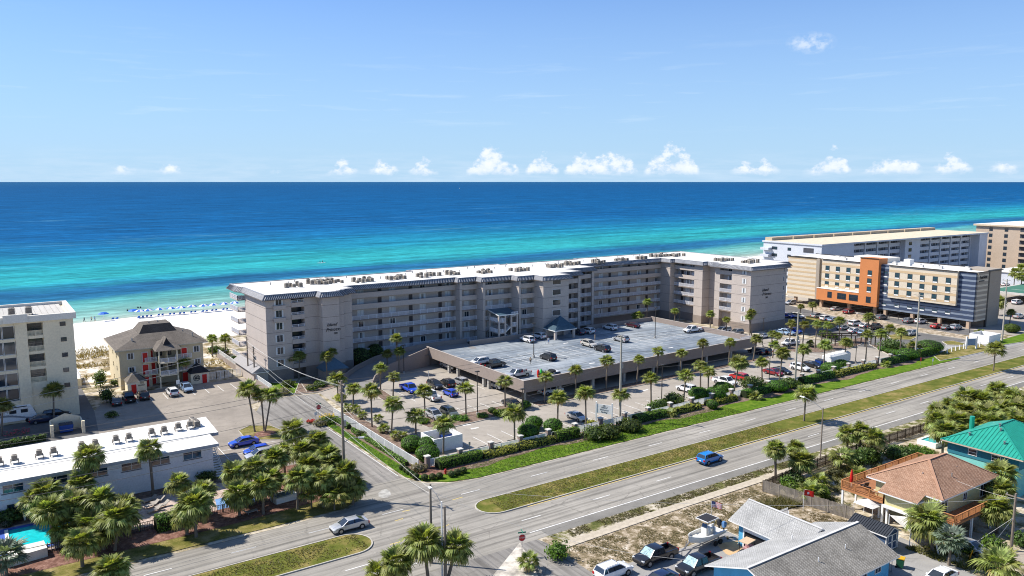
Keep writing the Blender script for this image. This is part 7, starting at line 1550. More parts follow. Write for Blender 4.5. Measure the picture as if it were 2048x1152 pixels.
# shrubs: label, place, radius, leaf, height, kind
BUSH = [
 ('left of the three round trimmed bushes by the white bin enclosure', (57.35, 112.79), 1.9, 'LT', 2.6, 'round'),
 ('rear of the three round trimmed bushes by the white bin enclosure', (59.24, 111.2), 1.85, 'LT', 2.5, 'round'),
 ('front of the three round trimmed bushes by the white bin enclosure', (57.19, 107.16), 2.0, 'LT', 2.7, 'round'),
 ('rear left of the round bushes at the corner lamp', (80.84, 110.96), 1.7, 'LT', 2.4, 'round'),
 ('front left of the round bushes at the corner lamp', (76.91, 107.18), 2.0, 'LT', 2.7, 'round'),
 ('right one of the round bushes at the corner lamp', (82.39, 107.38), 1.8, 'LT', 2.6, 'round'),
 ('left round trimmed bush by the white crossover', (120.12, 107.8), 2.2, 'LT', 2.5, 'round'),
 ('front round trimmed bush by the white crossover', (121.93, 105.19), 2.3, 'LT', 2.8, 'round'),
 ('rear round trimmed bush by the white crossover', (127.02, 107.36), 2.2, 'LT', 2.7, 'round'),
 ('large loose dark shrub right of the leaning palm in the lot', (134.81, 106.08), 2.9, 'LD', 3.0, 'wild'),
 ('rear dark loose shrub by the empty stalls', (112.88, 107.74), 2.1, 'LD', 2.3, 'wild'),
 ('middle dark loose shrub by the empty stalls', (108.7, 107.14), 1.7, 'LD', 1.9, 'wild'),
 ('front dark loose shrub by the empty stalls', (106.19, 106.77), 1.5, 'LD', 1.8, 'wild'),
 ('clipped topiary ball in the mulch between yellow hedges', (116.99, 101.45), 1.2, 'LT', 1.8, 'round'),
 ('left round bush in front of the white trailer', (162.69, 106.19), 2.3, 'LT', 2.4, 'round'),
 ('right round bush in front of the white trailer', (167.46, 106.6), 2.0, 'LT', 2.4, 'round'),
 ('small round bush left of the trailer bushes', (159.62, 106.54), 1.1, 'LT', 1.3, 'round'),
 ('dark rough shrub left of the parking sign pole', (86.17, 100.43), 2.3, 'LD', 2.2, 'wild'),
 ('dark rough shrub in front of the parking sign', (88.58, 99.93), 2.4, 'LD', 2.3, 'wild'),
 ('dark rough shrub right of the tall concrete pole', (94.1, 100.47), 2.3, 'LD', 2.2, 'wild'),
 ('yellow ornamental grass left of the parking sign', (90.19, 106.13), 1.1, 'LHY', 1.3, 'wild'),
 ('dark rounded hedge bush beyond the bright hedge', (138.8, 103), 2.6, 'LT', 2.2, 'round'),
 ('dark rough shrub at the base of the tall lot pole', (143.2, 103.2), 2.2, 'LD', 2.0, 'wild'),
 ('large dark rounded bush at the leaning pole', (191.5, 104), 2.9, 'LT', 2.6, 'round'),
 ('dark shrub mass right of the pergola', (198.52, 112.02), 3.4, 'LD', 2.8, 'wild'),
 ('bright round bush beside the low palm at the leaning pole', (203.7, 104.99), 3.6, 'LT', 3.2, 'round'),
 ('first small round bush of the bed right of the pergola', (195.19, 112.64), 1.4, 'LT', 1.3, 'round'),
 ('second small round bush of the bed right of the pergola', (194.12, 110.37), 1.2, 'LT', 1.2, 'round'),
 ('third small round bush of the bed right of the pergola', (193.65, 108.48), 1.6, 'LT', 1.3, 'round'),
 ('fourth small round bush of the bed right of the pergola', (193.04, 106.02), 1.3, 'LT', 1.2, 'round'),
 ('yellow bush at the left end of the pergola', (198.88, 129.73), 1.8, 'LB', 1.6, 'wild'),
 ('dark shrub under the small palm left of the pergola', (199.65, 132.79), 2.0, 'LD', 1.8, 'wild'),
 ('round bright bush at the far right enclosure', (251.01, 105.68), 2.3, 'LB', 2.6, 'round'),
 ('large dark shaded bush beside the left wing galleries', (74.92, 173.86), 3.1, 'LD', 4.6, 'round'),
 ('smaller dark shaded bush beside the left wing galleries', (79.98, 176.37), 2.2, 'LD', 4.6, 'round'),
 ('round bush on the hotel lawn near the dune wall', (52.57, 194.58), 1.6, 'LT', 1.6, 'round'),
 ('small bush on the hotel lawn left of the round one', (51.49, 197.74), 1.1, 'LT', 1.2, 'round'),
 ('dark shrub under the dune palms', (49.88, 208.56), 1.8, 'LD', 2.0, 'wild'),
 ('dark shrub at the end of the dune palms', (51.17, 205.31), 1.6, 'LD', 1.8, 'wild'),
 ('dark tree like shrub at the left corner of the beach house', (20.77, 188.02), 1.6, 'LD', 3.8, 'wild'),
 ('dark shrub beside the dark parked cars of the beach house', (20.08, 173.19), 1.5, 'LD', 3.4, 'wild'),
 ('low shrub on the kerbed point by the driveway', (19.38, 161.85), 1.2, 'LD', 1.2, 'wild'),
 ('shrub behind the left shed of the beach house', (23.52, 187.14), 1.2, 'LD', 1.4, 'wild'),
 ('dark leafy shrub left of the pale palm trunk at the motel', (16, 122.55), 1.9, 'LD', 3.6, 'wild'),
 ('dark leafy shrub right of the pale palm trunk at the motel', (20.32, 121.77), 2.0, 'LD', 3.6, 'wild'),
 ('dark leafy shrub at the right end of the motel wall', (24.56, 122.03), 1.9, 'LD', 3.2, 'wild'),
 ('low dark shrub at the motel corner stair', (26.08, 118.23), 1.5, 'LD', 1.6, 'wild'),
 ('dark shrub against the motel wall at the left edge', (1.32, 118.07), 1.8, 'LD', 1.7, 'wild'),
 ('pale ball shrub in front of the motel wall', (1.01, 116.28), 0.7, 'LG', 0.9, 'round'),
 ('round leafy bush at the sandy corner by the bottom stop sign', (54.09, 69.46), 1.45, 'LB', 2.1, 'wild'),
 ('bushy shrub behind the deck rail of the yellow house', (115.21, 67.69), 2.0, 'LD', 2.4, 'wild'),
 ('dark shrub left of the deck rail shrub', (111.81, 67.79), 1.9, 'LD', 2.4, 'wild'),
 ('wide dark shrub beside the hot tub', (120.28, 65.46), 2.6, 'LD', 2.0, 'wild'),
 ('shrub in front of the hot tub', (123.31, 64.02), 2.2, 'LB', 1.8, 'wild'),
 ('dark shrub by the front palm of the fence corner', (97.03, 68.16), 1.5, 'LD', 1.8, 'wild'),
 ('leafy shrub inside the picket fence near its corner', (95.5, 68.57), 1.2, 'LB', 1.6, 'wild'),
 ('leafy shrub inside the picket fence at its middle', (94.16, 66.49), 1.4, 'LB', 1.6, 'wild'),
 ('leafy shrub inside the picket fence below the palmetto', (95.56, 63.01), 1.5, 'LB', 1.8, 'wild'),
 ('scrubby shrub in the middle of the fenced yard', (105.07, 66.78), 1.3, 'LS', 1.1, 'wild'),
 ('green shrub beside the yellow house drive', (98.12, 41.41), 1.5, 'LB', 2.0, 'wild'),
 ('low spiky shrub in front of the old silver car', (95.38, 42.78), 1.0, 'LB', 1.2, 'wild'),
 ('dark shrub at the right edge behind the grey pole', (102.73, 40.13), 1.4, 'LD', 1.8, 'wild'),
 ('flowering shrub at the end of the street fence', (59.1, 147.69), 1.4, 'LHY', 1.6, 'wild'),
 ('grey shrub by the stop sign flower bed', (49.87, 134.54), 1.3, 'LG', 1.1, 'wild'),
 ('dark shrub between flower bed and street fence', (51.56, 135.21), 1.5, 'LD', 1.2, 'wild'),
 ('dark clipped shrub in the mulch of the street verge', (53.24, 124.2), 1.1, 'LD', 1.3, 'wild'),
 ('left dark shrub under the left wing palms', (54.36, 164.9), 1.5, 'LD', 1.4, 'wild'),
 ('middle dark shrub under the left wing palms', (57.59, 159.13), 1.4, 'LD', 1.3, 'wild'),
 ('right dark shrub under the left wing palms', (59.98, 161.05), 1.4, 'LD', 1.3, 'wild'),
 ('pale dry shrub at the hotel lawn corner', (51.53, 159.39), 1.5, 'LG', 1.4, 'wild'),
 ('bright shrub under the sunny deck corner', (87.56, 122.89), 1.3, 'LB', 1.3, 'wild'),
 ('bright shrub left of the corner column of the deck', (85.49, 121.99), 1.2, 'LB', 1.1, 'wild'),
 ('bright shrub under the palm at the deck corner', (80.58, 121.09), 1.6, 'LB', 1.2, 'wild'),
 ('round shrub in the bed near the dark lamp', (80.09, 123.64), 0.9, 'LD', 1.1, 'round'),
 ('bright shrub right of the palm by the dark lamp', (72.91, 122.47), 1.2, 'LB', 1.0, 'wild'),
 ('bright shrub beside the grey green crossover', (71.84, 123.59), 1.0, 'LB', 1.0, 'wild'),
 ('bright shrub at the curved kerb of the bed', (66.04, 125.3), 1.3, 'LB', 1.0, 'wild'),
 ('bright shrub right of the dark lamp in the bed', (77.08, 122.12), 1.2, 'LB', 0.9, 'wild'),
 ('first little round shrub from the left round the street corner', (52.07, 105.91), 0.52, 'LD', 1.0, 'round'),
 ('second little round shrub from the left round the street corner', (52.09, 104.61), 0.52, 'LD', 1.0, 'round'),
 ('third little round shrub from the left round the street corner', (52.02, 103.64), 0.52, 'LD', 1.0, 'round'),
 ('fourth little round shrub from the left round the street corner', (52.08, 102.6), 0.52, 'LD', 1.0, 'round'),
 ('fifth little round shrub from the left round the street corner', (52.04, 101.39), 0.6, 'LD', 1.0, 'round'),
 ('sixth little round shrub from the left round the street corner', (52.96, 100.27), 0.6, 'LD', 1.0, 'round'),
 ('seventh little round shrub from the left round the street corner', (54.03, 99.78), 0.6, 'LD', 1.0, 'round'),
 ('eighth little round shrub from the left round the street corner', (55.09, 99.54), 0.6, 'LD', 1.0, 'round'),
 ('ninth little round shrub from the left round the street corner', (56.88, 99.06), 0.6, 'LD', 1.0, 'round'),
 ('tenth little round shrub from the left round the street corner', (58.01, 99.28), 0.6, 'LD', 1.0, 'round'),
 ('eleventh little round shrub from the left round the street corner', (59.22, 99.47), 0.6, 'LD', 1.0, 'round'),
 ('grey spiky shrub at the first brick pier', (54.01, 104), 1.3, 'LG', 1.2, 'wild')]
for lab, p, r, m, h, kind in BUSH: bush(lab, p, r, {'LH': LH, 'LHY': LHY, 'LD': LD, 'LB': LB, 'LT': LT, 'LS': LS, 'LG': LG}[m], h, kind)
FLW = M('yellow_flower', (.70, .48, .02), .7); FLR = M('red_flower', (.5, .06, .04), .7); FLP = M('pink_flower', (.55, .10, .14), .7)
def flowers(p, r, m, label, n=120):
    b = MB(); rr = random.Random(int(p[0] * 9))
    for i in range(n):
        a, q = rr.uniform(0, 6.3), r * math.sqrt(rr.random()); z = rr.uniform(.25, .6); c = (p[0] + q * math.cos(a), p[1] + q * math.sin(a)); b.obox((*c, z), (.12, .12, .06), a, 0); b.box((c[0] - .01, c[1] - .01, 0), (c[0] + .01, c[1] + .01, z), 1, 'xXyY')
    tag(link('flower_bed', b.mesh('flower_bed', [m, LB])), label, 'flowers', kind='stuff')
flowers((52.74, 138.28), 1.6, FLW, 'yellow flowers by the stop sign'); flowers((49.07, 137.03), .8, FLR, 'red flowers left of the stop sign'); flowers((170.17, 103.49), .9, FLR, 'red flowers by the white fence'); flowers((4.18, 160.04), 2.2, FLP, 'pink flowers in front of the cream block'); flowers((66.52, 148.42), 1.2, FLW, 'yellow plants in the bed by the blue pickup', 60)

# tufts and weeds nobody could count
def tufts(name, label, poly, n, hgt_, m, seed, wd=.05, sp=.35, mask=None, z=0.):
    rr = random.Random(seed); b = MB(); xs_ = [p[0] for p in poly]; ys_ = [p[1] for p in poly]; c = 0; tries = 0
    def inside(x, y):
        ok = False
        for i in range(len(poly)):
            (x1, y1), (x2, y2) = poly[i], poly[i - 1]
            if (y1 > y) != (y2 > y) and x < (x2 - x1) * (y - y1) / (y2 - y1) + x1: ok = not ok
        return ok
    while c < n and tries < n * 12:
        tries += 1; x, y = rr.uniform(min(xs_), max(xs_)), rr.uniform(min(ys_), max(ys_))
        if not inside(x, y): continue
        if mask and mnoise.noise(Vector((x * mask[0], y * mask[0], seed))) < mask[1] + rr.uniform(-.25, .25): continue
        c += 1; h = hgt_ * rr.uniform(.5, 1.3)
        for k in range(5):
            a = rr.uniform(0, 6.3); e = (x + math.cos(a) * h * sp * rr.uniform(.5, 1.4), y + math.sin(a) * h * sp * rr.uniform(.5, 1.4), z + h * rr.uniform(.6, 1)); dx_, dy_ = -math.sin(a) * wd, math.cos(a) * wd; b.face([(x - dx_, y - dy_, z), (x + dx_, y + dy_, z), e])
    tag(link(name, b.mesh(name, m)), label, None, None, 'stuff')
GD_ = leafmat('dune_grass_blade', (.22, .18, .075), (.34, .28, .13)); GS_ = leafmat('scrub_blade', (.10, .115, .035), (.22, .19, .08)); GW_ = leafmat('weed_blade', (.10, .09, .04), (.24, .18, .10)); GG_ = leafmat('lawn_blade', (.07, .14, .012), (.13, .22, .03)); GM_ = leafmat('median_blade', (.13, .15, .028), (.27, .24, .085))
tufts('dune_grass', 'dune grass behind the beach houses', [(-20, 192), (52, 194), (52, 236), (-20, 228)], 3600, 1.0, GD_, 1, .06, .5, (.11, .05)); tufts('dune_grass', 'dune grass by the grey block', [(210, 190), (266, 190), (266, 250), (210, 240)], 900, .9, GD_, 2, .08, .5, (.1, 0))
tufts('sea_oats', 'sparse tall sea oats at the edge of the beach', [(-10, 222), (52, 228), (52, 246), (-10, 238)], 350, 1.5, GD_, 3, .03, .3)
tufts('sand_weeds', 'dry weeds over the sandy lot', [(56, 65.5), (62, 64), (90, 63.5), (90.5, 70.8), (57, 71)], 5200, .16, GW_, 4, .03, 1.2, (.45, -.05), .0)
tufts('sand_weeds', 'dry weeds beside the blue house', [(74.5, 61.5), (90, 61.5), (92, 56), (88, 56), (84, 60), (76, 64)], 900, .22, GW_, 5, .03, 1., (.4, 0))
tufts('verge_weeds', 'weeds between road and pavement', [(57, 73), (110, 73), (110, 74.9), (57, 74.9)], 3000, .18, GS_, 6, .035, 1., (.4, -.12)); tufts('tall_weeds', 'tall yellow weeds at the end of the picket fence', [(86, 66.5), (91, 66), (91.2, 62.5), (87, 63.5)], 420, .75, GS_, 7, .05, .6)
tufts('yard_weeds', 'weeds in the fenced yard', [(92.5, 57), (94, 68), (128, 69), (128, 61), (100, 60.5)], 2600, .4, GS_, 8, .05, .8, (.3, -.1)); tufts('yard_weeds', 'weeds round the shed and big palm', [(90.5, 42), (90.5, 48), (95, 46), (97, 40), (94, 37)], 900, .45, GS_, 9, .05, .7, (.5, -.1))
tufts('lawn', 'bright grass blades of the hedge verge', [(57, 96.8), (120, 96.8), (120, 101.5), (57, 101.5)], 6500, .14, GG_, 10, .035, .8, None, .06); tufts('lawn', 'grass blades of the street verge', [(51.2, 103), (52.6, 103.3), (52.4, 137), (51.1, 137)], 1500, .14, GG_, 13, .035, .8, None, .06)
tufts('median_grass_blades', 'grass blades of the right median', [(56.5, 84.4), (118, 84.4), (118, 88.7), (56.5, 88.7)], 6500, .14, GM_, 11, .04, .9, (.25, -.25), .1); tufts('median_grass_blades', 'grass blades of the left median', [(0, 84.4), (37, 84.6), (37, 88.8), (0, 89)], 3200, .14, GM_, 12, .04, .9, (.25, -.25), .1)

# ------------------------------------------------------------------ vehicles
def paint(name, c, metal=.0): return M(name, c, .32, .04, .6, spec=.5, metal=metal, coat=.8, fine=0)
PC = {'white': paint('white_car_paint', (.78, .78, .77)), 'silver': paint('silver_car_paint', (.48, .49, .50), .35), 'grey': paint('grey_car_paint', (.20, .20, .21), .3), 'green': paint('grey_green_car_paint', (.13, .15, .13), .3), 'black': paint('black_car_paint', (.012, .012, .014)), 'navy': paint('navy_car_paint', (.012, .02, .06)), 'blue': paint('blue_car_paint', (.015, .07, .55)), 'sky': paint('bright_blue_car_paint', (.01, .20, .58)), 'red': paint('red_car_paint', (.45, .012, .012)), 'maroon': paint('dark_red_car_paint', (.22, .01, .015)), 'plum': paint('plum_car_paint', (.045, .006, .014)), 'champ': paint('champagne_car_paint', (.62, .58, .50), .2), 'ltblue': paint('pale_blue_car_paint', (.28, .40, .55), .2)}
CG = M('car_glass', (.03, .036, .042), .04, .3, 1, spec=1., fine=0); RIM = M('wheel_rim', (.42, .42, .43), .35, .1, 4, metal=.7); HL = M('headlight_lens', (.70, .72, .72), .15, .05, 2, spec=.6); TL = M('tail_light_lens', (.42, .012, .012), .25, .1, 2); PLAS = M('black_plastic', (.022, .022, .024), .6, .15, 3); PLT = M('number_plate', (.65, .65, .62), .5)
SUNSH = M('reflective_sunshade', (.22, .36, .40), .5, .7, 3.5)
# profile rows: x, half width, sill z, belt z ; cabin rows: x at belt and x at roof for rear and front, roof z and half width
SPEC = {'sedan': (4.8, .90, [(-2.4, .80, .35, .78), (-2.3, .87, .26, .98), (-1.5, .90, .24, 1.02), (.7, .90, .24, .96), (1.6, .89, .24, .86), (2.2, .82, .26, .72), (2.4, .70, .34, .60)], (-2.0, -1.15, .35, 1.25, 1.45, .62)),
        'suv': (4.7, .93, [(-2.33, .82, .42, .95), (-2.25, .90, .32, 1.12), (-1.4, .93, .30, 1.14), (.8, .93, .30, 1.10), (1.6, .92, .30, 1.02), (2.2, .85, .32, .86), (2.35, .74, .42, .72)], (-2.22, -1.9, .35, 1.3, 1.70, .68)),
        'hatch': (4.2, .88, [(-2.08, .78, .36, .85), (-2.0, .86, .28, 1.0), (-1.2, .88, .25, 1.02), (.7, .88, .25, .96), (1.4, .87, .25, .88), (1.95, .80, .27, .74), (2.1, .68, .34, .62)], (-1.98, -1.5, .3, 1.15, 1.48, .62)),
        'van': (5.1, .98, [(-2.55, .88, .38, .95), (-2.48, .96, .30, 1.08), (-1.4, .98, .28, 1.10), (1.1, .98, .28, 1.06), (1.9, .95, .28, .98), (2.4, .86, .30, .82), (2.55, .74, .38, .70)], (-2.45, -2.2, .85, 1.85, 1.78, .76)),
        'pickup': (5.8, .98, [(-2.9, .92, .52, 1.08), (-2.84, .97, .42, 1.14), (-1.0, .98, .40, 1.14), (1.1, .98, .40, 1.12), (1.9, .97, .40, 1.08), (2.6, .92, .42, .98), (2.85, .82, .50, .84)], (-.85, -.65, .85, 1.6, 1.86, .74))}
def make_car(kind, shade=False):
    Lc, W, rows, (rb0, rt0, ft0, fb0, zr, wr) = SPEC[kind]; P_ = []
    b = MB(); rings = []
    for x, hw_, z0, z1 in rows: zm = z0 + (z1 - z0) * .55; rings.append([(x, -hw_ * .92, z0), (x, -hw_, zm), (x, -hw_ * .94, z1), (x, 0, z1 + .03), (x, hw_ * .94, z1), (x, hw_, zm), (x, hw_ * .92, z0)])
    zb = max(r[3] for r in rows); zf = [r[3] for r in rows]
    def belt(x):
        for a, c in zip(rows, rows[1:]):
            if a[0] <= x <= c[0]: f = (x - a[0]) / (c[0] - a[0]); return a[3] + (c[3] - a[3]) * f
        return rows[0][3] if x < rows[0][0] else rows[-1][3]
    if kind == 'pickup':
        b.loft([r for r in rings if r[0][0] >= -1.0], 0); xb0, xb1 = -2.9, -1.0
        for s_ in (-1, 1): b.loft([[(x, s_ * W * .98, .45), (x, s_ * W, .8), (x, s_ * W * .96, 1.14), (x, s_ * W * .82, 1.14), (x, s_ * W * .82, .45)][::s_] for x in (xb0, xb1)], 0)
        b.box((xb0, -W * .96, .45), (xb0 + .08, W * .96, 1.12), 0); b.box((xb0 + .08, -W * .82, .45), (xb1, W * .82, .62), 1)
    else: b.loft(rings, 0)
    wy = wr; by = W * .90; zr0 = zr - .05
    roof = [(rt0, -wy, zr0), (ft0, -wy, zr0), (ft0, wy, zr0), (rt0, wy, zr0)]
    b.loft([[(rt0 - .04, -wy - .03, zr0 - .03), (ft0 + .05, -wy - .03, zr0 - .03), (ft0 + .05, wy + .03, zr0 - .03), (rt0 - .04, wy + .03, zr0 - .03)], [(rt0 + .02, -wy, zr0 + .02), (ft0 - .02, -wy, zr0 + .02), (ft0 - .02, wy, zr0 + .02), (rt0 + .02, wy, zr0 + .02)], [(rt0 + .12, -wy * .7, zr), (ft0 - .15, -wy * .7, zr), (ft0 - .15, wy * .7, zr), (rt0 + .12, wy * .7, zr)]], 0)
    Z0 = lambda x: belt(x) - .02
    for s_ in (-1, 1):           # roof pillars
        for xb, xt in ((rb0, rt0), (fb0, ft0)): b.bar((xb, s_ * by, Z0(xb)), (xt, s_ * wy, zr0), .09, .07)
        xm = (rb0 + fb0) / 2 - .1; b.bar((xm, s_ * (by + .01), Z0(xm)), (xm - .05, s_ * (wy + .01), zr0), .1, .04, 1)
        if kind in ('suv', 'van'): x2 = rb0 + .75; b.bar((x2, s_ * (by + .01), Z0(x2)), (x2 - .1, s_ * (wy + .01), zr0), .12, .04)
    b.box((rows[0][0] - .01, -W * .8, rows[0][2] - .02), (rows[0][0] + .2, W * .8, rows[0][2] + .16), 1); b.box((rows[-1][0] - .15, -W * .62, rows[-1][2] - .04), (rows[-1][0] + .03, W * .62, rows[-1][2] + .2), 1)
    wb = Lc * .295; wr_ = .40 if kind == 'pickup' else .36 if kind in ('suv', 'van') else .33
    for s_ in (-1, 1):
        for x in (-wb, wb):      # dark wheel openings
            n = 10; c = (x, s_ * (W + .006), wr_ + .02); b.face([(x + (wr_ + .07) * math.cos(2 * pi * i / n), s_ * (W + .004), wr_ + .02 + (wr_ + .07) * math.sin(2 * pi * i / n)) for i in range(n)][::-s_], 1)
        b.bar((-wb + .4, s_ * (W + .0), .33 if kind != 'pickup' else .46), (wb - .4, s_ * (W + .0), .33 if kind != 'pickup' else .46), .03, .1, 1)
        b.box((fb0 - .32, s_ * (W + .03) - (.1 if s_ > 0 else .08), belt(fb0) - .02), (fb0 - .14, s_ * (W + .03) + (.08 if s_ > 0 else .1), belt(fb0) + .13), 0)   # mirrors
    if kind == 'suv':
        for s_ in (-1, 1): b.bar((rt0 + .2, s_ * wy * .9, zr + .04), (ft0 - .25, s_ * wy * .9, zr + .04), .04, .04, 2)
    P_.append(('body', b.mesh('body', [PC['white'], PLAS, RIM], 35), (0, 0, 0)))
    g = MB(); g.face([(fb0, -by * .97, Z0(fb0)), (fb0, by * .97, Z0(fb0)), (ft0, wy * .97, zr0), (ft0, -wy * .97, zr0)]); P_.append(('windshield', g.mesh('windshield', SUNSH if shade else CG), (.012, 0, .012)))
    g = MB(); g.face([(rb0, by * .97, Z0(rb0)), (rb0, -by * .97, Z0(rb0)), (rt0, -wy * .97, zr0), (rt0, wy * .97, zr0)]); P_.append(('rear_window', g.mesh('rear_window', CG), (-.012, 0, .012)))
    for s_ in (-1, 1): g = MB(); g.face([(rb0, s_ * by, Z0(rb0)), (fb0, s_ * by, Z0(fb0)), (ft0, s_ * wy, zr0), (rt0, s_ * wy, zr0)][::-s_]); P_.append(('side_window', g.mesh('side_window', CG), (0, 0, 0)))
    w_ = MB(); n = 14
    for y0, y1, r, m in ((-.1, .1, wr_, 0),): w_.tube([(0, y0, 0), (0, y1, 0)], r, n, m)
    for s_ in (-1, 1):
        w_.face([(wr_ * .64 * math.cos(2 * pi * i / n), s_ * .104, wr_ * .64 * math.sin(2 * pi * i / n)) for i in range(n)][::s_], 1)
        for i in range(5): a = 2 * pi * i / 5; w_.obox((wr_ * .36 * math.cos(a), s_ * .105, wr_ * .36 * math.sin(a)), (.07, .006, .07), 0, 0)
    wm = w_.mesh('wheel', [BLACK, RIM], 50)
    for x in (-wb, wb):
        for s_ in (-1, 1): P_.append(('wheel', wm, (x, s_ * (W - .085), wr_)))
    hx, hw_, _, hz = rows[-2]
    for s_ in (-1, 1):
        P_.append(('headlight', MB().box((-.16, -.17, -.09), (.09, .17, .07)).mesh('headlight', HL), (hx + .05, s_ * (hw_ * .82), hz - .08)))
        tx, tw, _, tz = rows[0]; P_.append(('tail_light', MB().box((-.05, -.13, -.16), (.1, .13, .12)).mesh('tail_light', TL), (tx - .0, s_ * (tw * .93), tz - .06)))
    P_.append(('number_plate', MB().box((-.02, -.17, -.08), (.02, .17, .08)).mesh('number_plate', PLT), (rows[0][0] - .02, 0, .72)))
    return P_
CARS = {k: make_car(k) for k in SPEC}; CARS['pickup_shade'] = make_car('pickup', True)
NICE = {'sky': 'bright blue', 'green': 'grey green', 'champ': 'champagne', 'ltblue': 'pale blue', 'maroon': 'dark red'}
HEAD = {'+x': 0, '-x': pi, '+y': pi / 2, '-y': -pi / 2}
def car(kind, colour, p, head, label, z=0., jit=.03, s=1.):
    rz = (HEAD[head] if isinstance(head, str) else rad(head)) + rnd.uniform(-jit, jit)
    t = thing({'pickup': 'pickup_truck', 'pickup_shade': 'pickup_truck', 'sedan': 'sedan', 'suv': 'suv', 'hatch': 'hatchback', 'van': 'minivan'}[kind], label, 'pickup truck' if 'pickup' in kind else 'car', (*p[:2], p[2] if len(p) > 2 else z), rz, 'parked cars' if jit else None)
    if s != 1: t.scale = (s, s, s)
    for nme, me, loc in CARS[kind]:
        o = link(nme, me, loc, 0, t)
        if nme == 'body': o.material_slots[0].link = 'OBJECT'; o.material_slots[0].material = PC[colour]
    return t
